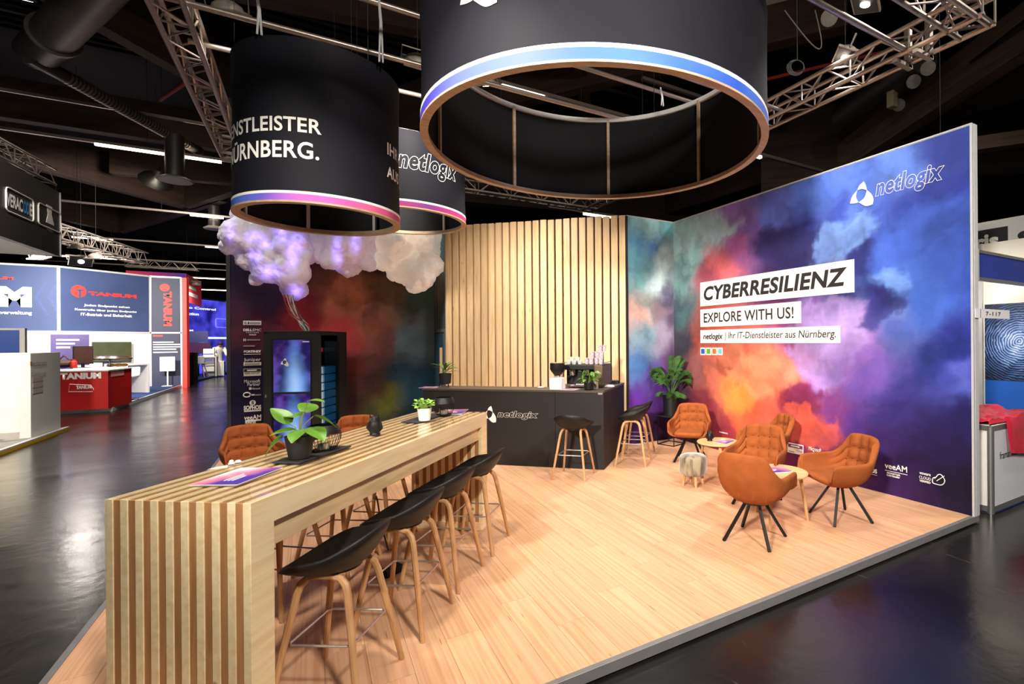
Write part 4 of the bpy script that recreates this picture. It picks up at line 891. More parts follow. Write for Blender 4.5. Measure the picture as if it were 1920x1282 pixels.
# grinder
q = on_counter(1044, 730) + cn * 0.03
t = thing('coffee_grinder', 'coffee grinder with white base and dark hopper on the counter', 'grinder', q, caz)
MB().box(-0.085, 0.085, -0.085, 0.085, 0.0, 0.155).build('base', m_white, t, bevel=0.008)
MB().lathe([(0.04, 0.155), (0.045, 0.185), (0.04, 0.19)], 20).build('collar', m_chrome, t)
MB().lathe([(0.042, 0.188), (0.080, 0.235), (0.098, 0.265), (0.098, 0.345), (0.09, 0.350)], 24).build('hopper', m_black, t)
MB().lathe([(0.06, 0.350), (0.03, 0.358)], 20).build('lid', m_chrome, t)
# espresso machine
q = Vector((*((CB + cn * 0.62 - cd * 0.40).to_2d()), CH))
t = thing('espresso_machine', 'black and chrome espresso machine at the counter\'s right end', 'coffee machine', q, caz)
MB().box(-0.26, 0.30, -0.12, 0.24, 0.03, 0.30).build('body', m_black, t, bevel=0.02)
MB().box(-0.24, 0.16, -0.30, -0.10, 0.02, 0.055).build('drip_tray', m_chrome, t, bevel=0.006)
MB().box(-0.26, 0.30, -0.26, 0.24, 0.245, 0.315).build('top_shelf', m_black, t, bevel=0.012)
MB().box(0.18, 0.302, -0.27, 0.24, 0.03, 0.31).build('side_panel', M('bronze_panel', (96, 78, 58), 0.4, metal=0.4), t, bevel=0.012)
for kx in (-0.14, 0.06):
    MB().lathe([(0.040, 0.165), (0.044, 0.175), (0.044, 0.245)], 18, (kx, -0.20, 0)).build('brew_group', m_chrome, t)
    MB().tube([(kx, -0.22, 0.165), (kx - 0.02, -0.36, 0.155)], [0.012, 0.014], 8).build('portafilter', m_black, t)
MB().tube([(-0.25, -0.2, 0.24), (-0.285, -0.24, 0.18), (-0.28, -0.26, 0.08)], 0.006, 6).build('steam_wand', m_chrome, t)
for k in (-0.26, 0.30): MB().tube([(k, -0.26, 0.315), (k, -0.26, 0.34), (k, 0.24, 0.34), (k, 0.24, 0.315)], 0.005, 6).build('cup_rail', m_chrome, t)
cupm = M('printed_cup', (226, 196, 204), 0.5, var=0.5, scale=40); cm = MB().lathe([(0.024, 0), (0.034, 0.085), (0.035, 0.088), (0.031, 0.088), (0.022, 0.006)], 18).mesh('paper_cup'); cm.materials.append(cupm)
cw = MB().lathe([(0.022, 0), (0.030, 0.008), (0.040, 0.052), (0.037, 0.052), (0.026, 0.012)], 18).mesh('coffee_cup'); cw.materials.append(m_white)
def mplace(x, y, z): return q + cd * x + cn * y + Vector((0, 0, z))
n_ = 0
for (x_, y_, lev) in [(0.02, -0.05, 0), (0.09, -0.08, 0), (0.16, -0.05, 0), (0.23, -0.08, 0), (0.12, 0.02, 0), (0.20, 0.02, 0), (0.10, -0.06, 1), (0.17, -0.06, 1), (0.23, -0.05, 1), (0.21, -0.04, 2), (0.25, 0.02, 2)]:
    o = link('paper_cup', cm, cupm); o.location = mplace(x_, y_, 0.315 + lev * 0.089); tag(o, 'printed paper cup stacked on the espresso machine', 'cup', 'paper cups on the espresso machine')
for (x_, y_, lev) in [(-0.21, -0.16, 0), (-0.13, -0.17, 0), (-0.05, -0.16, 0), (-0.17, -0.08, 0), (-0.09, -0.08, 0), (-0.17, -0.14, 1), (-0.09, -0.15, 1)]:
    o = link('coffee_cup', cw, m_white); o.location = mplace(x_, y_, 0.315 + lev * 0.05); tag(o, 'white cup turned upright on the espresso machine\'s top', 'cup', 'white cups on the espresso machine')
q = on_counter(1104, 731)
t = thing('potted_pothos', 'green and yellow plant in a small black pot before the espresso machine', 'plant', q, 0)
pot(t, [(0.045, 0), (0.06, 0.01), (0.068, 0.10), (0.064, 0.10), (0.058, 0.088)], m_black, 0.058, 0.088)
for k in range(26):
    o = link('leaf', lf_small, m_leaf, t); a = random.uniform(0, 6.28); zz = random.uniform(0.07, 0.27); rr = 0.02 + 0.075 * math.sin(math.pi * (zz - 0.02) / 0.3)
    set_dir(o, (rr * math.cos(a), rr * math.sin(a), zz), a - math.pi / 2, R(random.uniform(-60, 30)), R(random.uniform(-30, 30))); o.scale = (random.uniform(0.8, 1.3),) * 3
MB().tube([(0, 0, 0.09), (0.01, 0, 0.18), (0, 0.01, 0.26)], [0.006, 0.005, 0.003], 6).build('stem', m_stem, t)
tag_at(MB().lathe([(0.028, 0), (0.034, 0.004), (0.036, 0.12), (0.033, 0.12), (0.030, 0.01)], 22).build('metal_beaker', m_steel), on_counter(1117, 729), 0, 'brushed metal beaker beside the counter plant', 'beaker')
tag_at(MB().box(-0.10, 0.10, -0.07, 0.07, 0.0, 0.045).build('dark_tray', m_counter, bevel=0.005), Vector((*((CB + cn * 1.12 - cd * 0.14).to_2d()), CH)), caz, 'flat dark box at the back of the counter\'s right arm', 'tray')
tag_at(MB().box(-0.10, 0.10, -0.045, 0.045, 0.0, 0.012).box(-0.05, 0.08, -0.03, 0.05, 0.012, 0.020).build('paper_slips', m_white), Vector((*((CB + cn * 0.62 - cd * 0.10).to_2d()), CH)), caz + 0.2, 'white paper slips on the counter\'s right arm', 'paper')

# ================================================================== palm on its stand
t = thing('plant_stand', 'black square wire stand under the palm pot', 'plant stand', (4.88, 6.36, 0), R(18))
hs = 0.155; mb = MB()
for (z_) in (0.008, 0.45): mb.ring([(-hs, -hs, z_), (0, -hs, z_), (hs, -hs, z_), (hs, 0, z_), (hs, hs, z_), (0, hs, z_), (-hs, hs, z_), (-hs, 0, z_)], 0.008, 4)
mb.build('frame', m_black, t, smooth=False)
for sx in (-1, 1):
    for sy in (-1, 1): MB().tube([(sx * hs, sy * hs, 0), (sx * hs, sy * hs, 0.45)], 0.008, 4).build('leg', m_black, t, smooth=False)
box('shelf', -hs, hs, -hs, hs, 0.447, 0.455, m_black, t)
t = thing('potted_palm', 'palm with arching fronds in a black pot on the stand', 'plant', (4.88, 6.36, 0.456), 0)
MB().lathe([(0.118, 0), (0.122, 0.004), (0.128, 0.31), (0.128, 0.315), (0.118, 0.315), (0.112, 0.29)], 30).build('pot', m_black, t); MB().lathe([(0.112, 0.282), (0.11, 0.286)], 24).build('soil', m_soil, t)
def frond(az, L, lift, droop, z0, n=24, lw=0.010, ll=0.19):
    mb = MB(); sp = []
    for i in range(13):
        s_ = i / 12; r_ = L * s_ * math.cos(lift) * (1 - 0.12 * s_); z_ = z0 + L * s_ * math.sin(lift) - droop * L * s_ ** 2.4; sp.append(Vector((r_ * math.cos(az), r_ * math.sin(az), z_)))
    mb.tube(sp, [0.007 - 0.005 * i / 12 for i in range(13)], 5)
    side = Vector((-math.sin(az), math.cos(az), 0))
    for k in range(n):
        s_ = 0.34 + 0.66 * k / (n - 1); f = s_ * 12; i = min(int(f), 11); b = sp[i].lerp(sp[i + 1], f - i); tg = (sp[i + 1] - sp[i]).normalized(); l_ = ll * math.sin(math.pi * (0.18 + 0.80 * (s_ - 0.34) / 0.70)) 
        for sd in (-1, 1):
            d_ = (tg * 0.75 + side * sd * 0.75 + Vector((0, 0, 0.12))).normalized(); nrm = d_.cross(Vector((0, 0, 1))).normalized()
            tip = b + d_ * l_ + Vector((0, 0, -0.30 * l_)); mid = b + d_ * l_ * 0.5 + Vector((0, 0, 0.02 * l_))
            mb.add([b, mid + nrm * lw * 0.5, tip, mid - nrm * lw * 0.5], [(0, 1, 2), (0, 2, 3)])
    return mb
ra = math.atan2(RGT.y, RGT.x)
for k, (daz, L, lift, dr_, z0) in enumerate([(178, 1.02, 70, 0.62, 0.30), (150, 0.95, 74, 0.55, 0.30), (200, 0.86, 70, 0.62, 0.30), (60, 1.08, 80, 0.42, 0.30), (12, 0.98, 76, 0.40, 0.30), (-12, 0.80, 66, 0.52, 0.30), (30, 0.86, 70, 0.55, 0.30), (-75, 0.84, 76, 0.5, 0.30), (-125, 0.80, 70, 0.58, 0.30), (240, 0.66, 64, 0.55, 0.30), (335, 0.64, 60, 0.52, 0.30), (-85, 0.30, 50, 0.55, 0.28), (-60, 0.28, 40, 0.5, 0.28), (190, 0.26, 45, 0.5, 0.28)]):
    frond(ra + R(daz), L, R(lift), dr_, z0, n=24 if L > 0.4 else 9).build('frond', m_leafd, t, smooth=False)

# ================================================================== server rack, cables, clouds
RX, RY, RA = -0.03, 9.22, R(-24)
rk = thing('server_rack', 'tall black glass-fronted server rack with lit screen inside', 'rack', (RX, RY, 0), RA)
RW, RD, RH = 0.76, 0.98, 1.815
mb = MB(); fr = 0.055
for sx in (-1, 1):
    for sy in (-1, 1): MB().box(sx * RW / 2 - (fr if sx > 0 else 0), sx * RW / 2 + (fr if sx < 0 else 0), sy * RD / 2 - (fr if sy > 0 else 0), sy * RD / 2 + (fr if sy < 0 else 0), 0.02, RH).build('corner_post', m_blackm, rk, bevel=0.003)
box('top_cover', -RW / 2, RW / 2, -RD / 2, RD / 2, RH - 0.05, RH + 0.01, m_blackm, rk, bevel=0.004)
box('bottom_plinth', -RW / 2, RW / 2, -RD / 2, RD / 2, 0.0, 0.10, m_blackm, rk)
box('back_panel', -RW / 2 + fr, RW / 2 - fr, RD / 2 - 0.02, RD / 2, 0.1, RH - 0.05, m_blackm, rk)
box('left_panel', -RW / 2, -RW / 2 + 0.02, -RD / 2 + fr, RD / 2 - fr, 0.1, RH - 0.05, m_blackm, rk)
df = box('front_door', -RW / 2 + 0.004, RW / 2 - 0.004, -RD / 2 - 0.022, -RD / 2 - 0.002, 0.06, RH - 0.03, m_blackm, rk)
# screen behind the door glass: two lit panels
nu, nv = 26, 54
sx0_, sx1_ = -RW / 2 + 0.14, RW / 2 - 0.12
for (z0, z1, sd) in [(0.93, RH - 0.12, 5), (0.16, 0.91, 8)]:
    U, V = np.meshgrid(np.linspace(0, 1, nu), np.linspace(0, 1, nv), indexing='ij')
    beamw = np.exp(-((U - 0.58 - 0.12 * (fbm(U * 2, V * 2, sd) - 0.5)) / (0.16 + 0.18 * (1 - V))) ** 2) * np.clip(1.25 - V * 1.05, 0, 1)
    nz_ = fbm(U * 3, V * 4, sd + 3, 4)
    c = np.zeros(U.shape + (3,)); base = np.array(lin((34, 24, 84))); pur = np.array(lin((110, 56, 150))); blu = np.array(lin((40, 120, 200))); pale = np.array(lin((176, 206, 240)))
    c += base; c += (pur - base) * np.clip((nz_ - 0.42) * 3, 0, 1)[..., None]; c = c + (blu - c) * np.clip(beamw * 1.2 + (nz_ - 0.55), 0, 1)[..., None]; c = c + (pale - c) * (beamw ** 2 * 0.9)[..., None]
    pts = [[Vector((sx0_ + (sx1_ - sx0_) * i / (nu - 1), -RD / 2 - 0.0235, z0 + (z1 - z0) * j / (nv - 1))) for j in range(nv)] for i in range(nu)]
    MB().grid(pts, col=c.reshape(-1, 3).tolist()).build('screen_panel', VCOL('rack_screen', 0.3, 0.4, emit=0.9), df, smooth=False)
box('door_crossbar', sx0_ - 0.01, sx1_ + 0.01, -RD / 2 - 0.03, -RD / 2 - 0.022, 0.905, 0.935, m_blackm, df)
MB().box(sx0_ - 0.03, sx1_ + 0.02, -RD / 2 - 0.0275, -RD / 2 - 0.0255, 0.14, RH - 0.10).build('door_glass', GLASS('rack_glass', (236, 240, 246), 0.3, 0.02), df)
trefoil(Matrix.Translation((0, -RD / 2 - 0.029, 0)) @ Matrix(((1, 0, 0, 0), (0, 0, -1, 0), (0, 1, 0, 0), (0, 0, 0, 1))), sx0_ + 0.10, sx0_ + 0.21, 1.31, 1.43, m_letter, df, t=0.001)
box('door_lock', -RW / 2 + 0.03, -RW / 2 + 0.045, -RD / 2 - 0.034, -RD / 2 - 0.022, 0.86, 0.90, m_steel, df)
box('maker_mark', sx1_ - 0.10, sx1_ - 0.01, -RD / 2 - 0.030, -RD / 2 - 0.0285, RH - 0.155, RH - 0.14, m_letter, df)
# side window shows shelves of white devices lit blue
box('side_pane', RW / 2 - 0.004, RW / 2 + 0.002, -RD / 2 + 0.16, RD / 2 - 0.30, 0.12, RH - 0.14, GLASS('rack_glass2', (150, 200, 226), 0.4, 0.03), rk)
box('side_frame', RW / 2 - 0.02, RW / 2, RD / 2 - 0.34, RD / 2 - fr, 0.1, RH - 0.05, m_blackm, rk)
m_dev = M('white_device', (206, 222, 240), 0.4, var=0.05); m_devl = EMIT('rack_glow', (60, 190, 226), 1.6)
for k in range(9): box('server_unit', RW / 2 - 0.40, RW / 2 - 0.03, -RD / 2 + 0.14, RD / 2 - 0.36, 0.18 + k * 0.125, 0.18 + k * 0.125 + 0.105, m_dev, rk, bevel=0.004)
box('glow_tube', RW / 2 - 0.05, RW / 2 - 0.035, -RD / 2 + 0.10, -RD / 2 + 0.12, 0.2, RH - 0.2, m_devl, rk)
box('red_patch', RW / 2 - 0.25, RW / 2 - 0.03, -RD / 2 + 0.14, RD / 2 - 0.38, RH - 0.30, RH - 0.24, M('red_device', (190, 36, 40), 0.4), rk)
# cable bundle from cloud to rack
bundle = thing('cable_bundle', 'bundle of white and red cables from cloud to rack top', 'cables', (RX, RY, RH + 0.01), 0)
m_cw = M('cable_white', (214, 212, 206), 0.45); m_cr = M('cable_red', (196, 34, 30), 0.45); m_cg = M('cable_grey', (90, 88, 90), 0.45)
pA = at_plane(545, 565, (0, RY + 0.02, 0), (0, 1, 0)) - Vector((RX, RY, RH + 0.01)); pA = pA + Vector((0, 0, 0.10))
pB = at_plane(577, 627, (0, RY, 0), (0, 1, 0)) - Vector((RX, RY, RH + 0.01)); pB.z = 0.004
for k in range(15):
    o1 = Vector((random.uniform(-0.05, 0.05), random.uniform(-0.05, 0.05), 0)); o2 = Vector((random.uniform(-0.06, 0.06), random.uniform(-0.05, 0.05), 0)); sag = random.uniform(-0.05, 0.05)
    if k % 4 == 0: o1 = o1 + Vector((-0.05, 0, 0))
    P_ = [pA + o1, pA.lerp(pB, 0.25) + o1 * 0.8 + Vector((-0.04 + sag * 0.4, 0, 0)), pA.lerp(pB, 0.55) + o1 * 0.6 + o2 * 0.4 + Vector((-0.04 + sag, 0, -0.02)), pA.lerp(pB, 0.85) + o2 + Vector((-0.01, 0, 0.01)), pB + o2 * 0.6]
    pts = catmull(P_, 14); MB().tube(pts, 0.0075, 6).build('cable', m_cr if k % 4 == 0 else (m_cg if k % 5 == 2 else m_cw), bundle)

def cloud(name, label, circ, leds, ecol, estr, tint, seed, yplane=9.3, amb=0.06):
    """wadding cloud: spheres merged by voxel remesh, roughened; LED glow and an even lift are put into the emission"""
    P0 = (0, yplane, 0); bm = bmesh.new(); rnd = random.Random(seed); C = []
    kpx = lambda x: (at_plane(x + 1, 500, P0, (0, 1, 0)) - at_plane(x, 500, P0, (0, 1, 0))).length
    for (x_, y_, r_) in circ:
        c = at_plane(x_, y_, P0, (0, 1, 0)); rr = r_ * kpx(x_); c = c + Vector((0, rnd.uniform(-0.12, 0.12), 0)); C.append((c, rr))
        bmesh.ops.create_icosphere(bm, subdivisions=3, radius=rr, matrix=Matrix.Translation(c) @ Matrix.Diagonal((1, 0.85, 1, 1)))
        for k in range(7):
            d_ = Vector((rnd.uniform(-1, 1), rnd.uniform(-1, 0.4), rnd.uniform(-1, 0.8))).normalized()
            bmesh.ops.create_icosphere(bm, subdivisions=2, radius=rr * rnd.uniform(0.22, 0.42), matrix=Matrix.Translation(c + d_ * rr * 0.78))
    me = bpy.data.meshes.new(name); bm.to_mesh(me); bm.free()
    ctrd = sum((c for c, _ in C), Vector()) / len(C)
    me.transform(Matrix.Translation(-ctrd))
    mt, nt, p = _mat(name + '_wadding'); p.inputs['Base Color'].default_value = (*lin(tint), 1); p.inputs['Roughness'].default_value = 1.0; p.inputs['Specular IOR Level'].default_value = 0.0
    p.inputs['Subsurface Weight'].default_value = 0.35; p.inputs['Subsurface Radius'].default_value = (0.08, 0.08, 0.08)
    geo = nt.nodes.new('ShaderNodeNewGeometry'); tot = None
    for (x_, y_, sx_, sy_) in leds:
        c = at_plane(x_, y_, (0, yplane - 0.22, 0), (0, 1, 0)); k_ = kpx(x_)
        sb = nt.nodes.new('ShaderNodeVectorMath'); sb.operation = 'SUBTRACT'; sb.inputs[1].default_value = c; nt.links.new(geo.outputs['Position'], sb.inputs[0])
        ml = nt.nodes.new('ShaderNodeVectorMath'); ml.operation = 'MULTIPLY'; ml.inputs[1].default_value = (1 / (sx_ * k_), 1 / 0.35, 1 / (sy_ * k_)); nt.links.new(sb.outputs[0], ml.inputs[0])
        ln = nt.nodes.new('ShaderNodeVectorMath'); ln.operation = 'LENGTH'; nt.links.new(ml.outputs[0], ln.inputs[0])
        sq = nt.nodes.new('ShaderNodeMath'); sq.operation = 'POWER'; sq.inputs[1].default_value = 2.0; nt.links.new(ln.outputs['Value'], sq.inputs[0])
        ng = nt.nodes.new('ShaderNodeMath'); ng.operation = 'MULTIPLY'; ng.inputs[1].default_value = -1.0; nt.links.new(sq.outputs[0], ng.inputs[0])
        ex = nt.nodes.new('ShaderNodeMath'); ex.operation = 'EXPONENT'; nt.links.new(ng.outputs[0], ex.inputs[0])
        if tot is None: tot = ex.outputs[0]
        else:
            a_ = nt.nodes.new('ShaderNodeMath'); a_.operation = 'ADD'; nt.links.new(tot, a_.inputs[0]); nt.links.new(ex.outputs[0], a_.inputs[1]); tot = a_.outputs[0]
    nz = nt.nodes.new('ShaderNodeTexNoise'); nz.inputs['Scale'].default_value = 9; nz.inputs['Detail'].default_value = 5; nt.links.new(geo.outputs['Position'], nz.inputs['Vector'])
    mr = nt.nodes.new('ShaderNodeMapRange'); mr.inputs['From Min'].default_value = 0.35; mr.inputs['From Max'].default_value = 0.65; mr.inputs['To Min'].default_value = 0.35; mr.inputs['To Max'].default_value = 1.5; nt.links.new(nz.outputs['Fac'], mr.inputs[0])
    m2 = nt.nodes.new('ShaderNodeMath'); m2.operation = 'MULTIPLY'; nt.links.new(tot, m2.inputs[0]); nt.links.new(mr.outputs[0], m2.inputs[1])
    m3 = nt.nodes.new('ShaderNodeMath'); m3.operation = 'MULTIPLY'; m3.inputs[1].default_value = estr; nt.links.new(m2.outputs[0], m3.inputs[0]); m4 = nt.nodes.new('ShaderNodeMath'); m4.operation = 'ADD'; m4.inputs[1].default_value = amb; nt.links.new(m3.outputs[0], m4.inputs[0]); nt.links.new(m4.outputs[0], p.inputs['Emission Strength'])
    p.inputs['Emission Color'].default_value = (*lin(ecol), 1)
    o = link(name, me, mt); o.location = ctrd
    rm = o.modifiers.new('merge', 'REMESH'); rm.mode = 'VOXEL'; rm.voxel_size = 0.016
    sm = o.modifiers.new('soft', 'SMOOTH'); sm.iterations = 5; sm.factor = 0.6
    tx = bpy.data.textures.new(name + '_fluff', 'CLOUDS'); tx.noise_scale = 0.14; tx.noise_depth = 3
    dp = o.modifiers.new('fluff', 'DISPLACE'); dp.texture = tx; dp.strength = 0.05; dp.mid_level = 0.5; dp.texture_coords = 'GLOBAL'
    tx2 = bpy.data.textures.new(name + '_fluff_fine', 'CLOUDS'); tx2.noise_scale = 0.028; tx2.noise_depth = 2
    dp = o.modifiers.new('fluff_fine', 'DISPLACE'); dp.texture = tx2; dp.strength = 0.022; dp.mid_level = 0.5; dp.texture_coords = 'GLOBAL'
    for pl in me.polygons: pl.use_smooth = True
    rm.use_smooth_shade = True
    return tag(o, label, 'cloud lamp', 'wadding cloud lamps')
VIO = (150, 120, 255)
cloud('cloud_lamp', 'white wadding cloud with violet glow hanging above the server rack', [(448,440,36),(432,438,22),(425,462,18),(490,448,46),(540,445,46),(468,482,30),(508,500,40),(545,510,40),(552,540,27),(575,478,22),(470,408,40),(530,405,42),(480,522,16),(545,470,44)],
      [(432,430,9,22),(478,445,16,12),(528,440,12,22),(480,480,10,14),(508,510,22,14),(548,480,10,30),(556,545,14,12),(560,455,10,18),(500,460,10,8)], VIO, 1.7, (252,248,244), 1)
cloud('cloud_lamp', 'white wadding cloud with one violet streak, middle of the three', [(612,452,36),(650,460,42),(686,464,36),(622,486,24),(655,492,28),(690,490,22),(640,420,44),(690,425,40),(598,478,18)],
      [(632,470,8,34),(664,450,9,26)], VIO, 1.5, (252,246,240), 2)
cloud('cloud_lamp', 'white wadding cloud with warm light put in as glow, beside the slat wall', [(738,460,38),(788,456,40),(760,496,38),(800,498,28),(786,520,27),(722,488,24),(776,536,17),(760,425,42),(806,430,30),(808,478,18)],
      [(770,440,30,14)], (255,236,214), 0.45, (254,248,240), 3, yplane=9.25, amb=0.22)  # warm emission stands in for lamplight on this cloud
# ================================================================== trusses
ZT = 4.42; TS = 0.235
def truss(name, a, b, z0, label, sz=TS, tube=0.025, brace=0.010, step=0.30, cut0=0.0, cut1=0.0, group='lighting trusses', seg=8):
    a, b = Vector((*a, z0)), Vector((*b, z0)); d = (b - a); L = d.length; d.normalize(); ang = math.atan2(d.y, d.x)
    t = thing(name, label, 'truss', a, ang, group); h = sz / 2
    for (y, z) in ((-h, tube), (h, tube), (-h, tube + sz), (h, tube + sz)):
        MB().tube([(0, y, z), (L, y, z)], tube, seg).build('chord', m_truss, t)
    n = max(2, int(L / step)); st = L / n
    for f in range(4):
        mb = MB()
        for i in range(n):
            x0, x1 = i * st, (i + 1) * st; s_ = i % 2
            if f == 0: p_, q_ = (0, -h, tube), (0, h, tube)
            elif f == 1: p_, q_ = (0, -h, tube + sz), (0, h, tube + sz)
            elif f == 2: p_, q_ = (0, -h, tube), (0, -h, tube + sz)
            else: p_, q_ = (0, h, tube), (0, h, tube + sz)
            A_, B_ = (Vector(p_), Vector(q_)) if s_ == 0 else (Vector(q_), Vector(p_))
            mb.tube([A_ + Vector((x0 + 0.02, 0, 0)), B_ + Vector((x1 - 0.02, 0, 0))], brace, 5, cap=False)
            if i % 2 == 0: mb.tube([Vector(p_) + Vector((x0, 0, 0)), Vector(q_) + Vector((x0, 0, 0))], brace, 5, cap=False)
        mb.build('lattice', m_truss, t)
    return t
h_ = TS / 2
truss('lighting_truss', (5.07, 2.02), (5.07, 9.50), ZT, 'long aluminium lattice truss above the right print wall')
truss('lighting_truss', (-0.99, 2.02), (-0.99, 9.50), ZT, 'steep aluminium lattice truss at the upper left of the stand')
truss('lighting_truss', (-1.10, 9.38), (5.18, 9.38), ZT, 'aluminium lattice truss crossing behind the slat wall')
truss('lighting_truss', (-1.10, 2.18), (5.18, 2.18), ZT, 'aluminium lattice truss at the stand\'s front, crossing the upper right corner')
def pipe(a, b, r, name, label, mat=m_truss): return tag(MB().tube([a, b], r, 10).build(name, mat), label, 'pipe', 'support pipes above the stand')
# pipes between the trusses carry the drums and lamps
for (px, py, z_, lab) in [(600, 72, ZT + 0.06, 'aluminium pipe passing just above the left drum'), (735, 14, ZT + 0.40, 'aluminium pipe at the top between the two drums'), (1600, 40, ZT + 0.05, 'aluminium pipe reaching the right truss beside the bright floodlight'), (1330, 160, ZT + 0.12, 'aluminium pipe seen through the big drum ring'), (432, 95, ZT + 0.2, 'aluminium pipe meeting the left truss beside the drum')]:
    q = at_z(px, py, z_); pipe(Vector((-1.0, q.y, z_)), Vector((5.07, q.y, z_)), 0.026, 'support_pipe', lab)
# vertical clamp posts at the right truss
for yy in (2.55, 2.75):
    tag(MB().box(5.15, 5.21, yy, yy + 0.05, ZT - 0.03, ZT + 0.36).box(4.93, 5.22, yy, yy + 0.05, ZT - 0.035, ZT).build('truss_clamp', m_truss), 'flat aluminium hanging bracket gripping the right truss, %s one' % ('nearer' if yy < 2.6 else 'farther'), 'clamp', 'truss brackets')

# ================================================================== hanging drums
def drum(c, rad, zb, zt, label, band, nstr, ph, sag=0.012, wband=0.085, wwhite=0.026, name='hanging_drum', group='round fabric drums over the stand'):
    t = thing(name, label, 'hanging drum', (c[0], c[1], zb), 0, group); Hh = zt - zb; n = 96; nz_ = 14
    rr = lambda s_: rad * (1 - sag * math.sin(math.pi * s_))
    z1 = wband + wwhite
    P = [[Vector((rr((z1 + (Hh - z1) * j / nz_) / Hh) * math.cos(2 * math.pi * i / n), rr((z1 + (Hh - z1) * j / nz_) / Hh) * math.sin(2 * math.pi * i / n), z1 + (Hh - z1) * j / nz_)) for j in range(nz_ + 1)] for i in range(n)]
    MB().grid(P, close_u=True).build('fabric_skin', m_navy, t, angle=80)
    P = [[Vector(((rr(j / nz_) - 0.012) * math.cos(2 * math.pi * i / n), (rr(j / nz_) - 0.012) * math.sin(2 * math.pi * i / n), Hh * j / nz_)) for j in range(nz_ + 1)] for i in range(n)]
    MB().grid(P, close_u=True).build('fabric_liner', m_liner, t, angle=80)
    def hoop(z0, z1_, off, mat, nm, colf=None, th=0.004):
        V_ = []; F_ = []; Cc = []
        for i in range(n):
            a = 2 * math.pi * i / n; ca, sa = math.cos(a), math.sin(a); R0 = rad + off
            for (r_, z_) in ((R0, z0), (R0, z1_), (R0 - th, z1_), (R0 - th, z0)):
                V_.append(Vector((r_ * ca, r_ * sa, z_)))
                if colf: Cc.append(colf(a, (z_ - z0) / (z1_ - z0)))
        for i in range(n):
            for k in range(4): F_.append((i * 4 + k, ((i + 1) % n) * 4 + k, ((i + 1) % n) * 4 + (k + 1) % 4, i * 4 + (k + 1) % 4))
        mb = MB(); mb.add(V_, F_, Cc if colf else None); return mb.build(nm, mat, t, angle=60)
    hoop(wband, z1, 0.001, m_letter, 'white_band'); hoop(0.004, wband, 0.001, VCOL('drum_band_print', 0.6, 0.3), 'colour_band', band)
    hoop(-0.004, 0.012, 0.004, m_birch, 'lower_ring', th=0.062)
    hoop(0.012, 0.040, -0.030, m_birch, 'lower_ring', th=0.022)
    hoop(Hh - 0.045, Hh + 0.004, -0.008, m_alu2, 'upper_ring', th=0.035)
    for k in range(nstr):
        a = ph + 2 * math.pi * k / nstr; r_ = rad * (1 - sag) - 0.028
        MB().box(-0.012, 0.012, -0.016, 0.016, 0.02, Hh - 0.02, Matrix.Translation((r_ * math.cos(a), r_ * math.sin(a), 0)) @ Matrix.Rotation(a, 4, 'Z')).build('strut', m_birch if rad > 1 else m_alu2, t)
    for k in range(3):
        a = ph + 0.4 + 2 * math.pi * k / 3; MB().tube([((rad - 0.03) * math.cos(a), (rad - 0.03) * math.sin(a), Hh), ((rad - 0.03) * math.cos(a), (rad - 0.03) * math.sin(a), 8.4 - zb)], 0.003, 4).build('suspension_wire', m_blackm, t)
    return t, rr, Hh
def bandcol(stops, jitter):
    st = [(a, np.array(lin(c))) for a, c in stops]
    def f(a, v):
        a = (a + math.pi) % (2 * math.pi) - math.pi
        x = a + 0.12 * math.sin(7 * a + 2) + 0.10 * (v - 0.5) * math.sin(9 * a)
        for (a0, c0), (a1, c1) in zip(st, st[1:]):
            if a0 <= x <= a1: return tuple(c0 + (c1 - c0) * (x - a0) / (a1 - a0))
        return tuple(st[-1][1] if x > st[-1][0] else st[0][1])
    return f
def cyl_wrap(c, rad, rr, Hh, zb, th0):
    def w_(nc):
        th = th0 + nc[:, 0] / rad; z = nc[:, 1]; out = np.empty_like(nc)
        rz_ = np.array([rr(min(1, max(0, zz / Hh))) for zz in z]) + 0.004 + nc[:, 2]
        out[:, 0] = rz_ * np.cos(th); out[:, 1] = rz_ * np.sin(th); out[:, 2] = z; return out
    return w_
def dtext(body, t, c, rad, rr, Hh, zb, px, py0, py1, anchor, mat, stretch=1.0, **k):
    """text round a drum: its left or right end stands at image column px, cap height between image rows"""
    th, _ = on_cyl(px, (py0 + py1) / 2, c, rad); zt_ = on_cyl(px, py0, c, rad)[1] - zb; zl = on_cyl(px, py1, c, rad)[1] - zb
    me, co = glyphs(body, k.get('bold', 0), k.get('shear', 0)); asp = (co[:, 0].max() - co[:, 0].min()) / (co[:, 1].max() - co[:, 1].min()); bpy.data.meshes.remove(me)
    wd = (zt_ - zl) * asp * stretch; u0, u1 = (0, wd) if anchor == 'L' else (-wd, 0)
    kk = dict(k); kk['off'] = 0.0
    return letter(body, u0, u1, zl, zt_, None, mat, t, wrap=cyl_wrap(c, rad, rr, Hh, zb, th), **kk)
H1 = EYE
def scaled(cx, cy, rad, s): return (cx * s, cy * s), rad * s, H1 + s
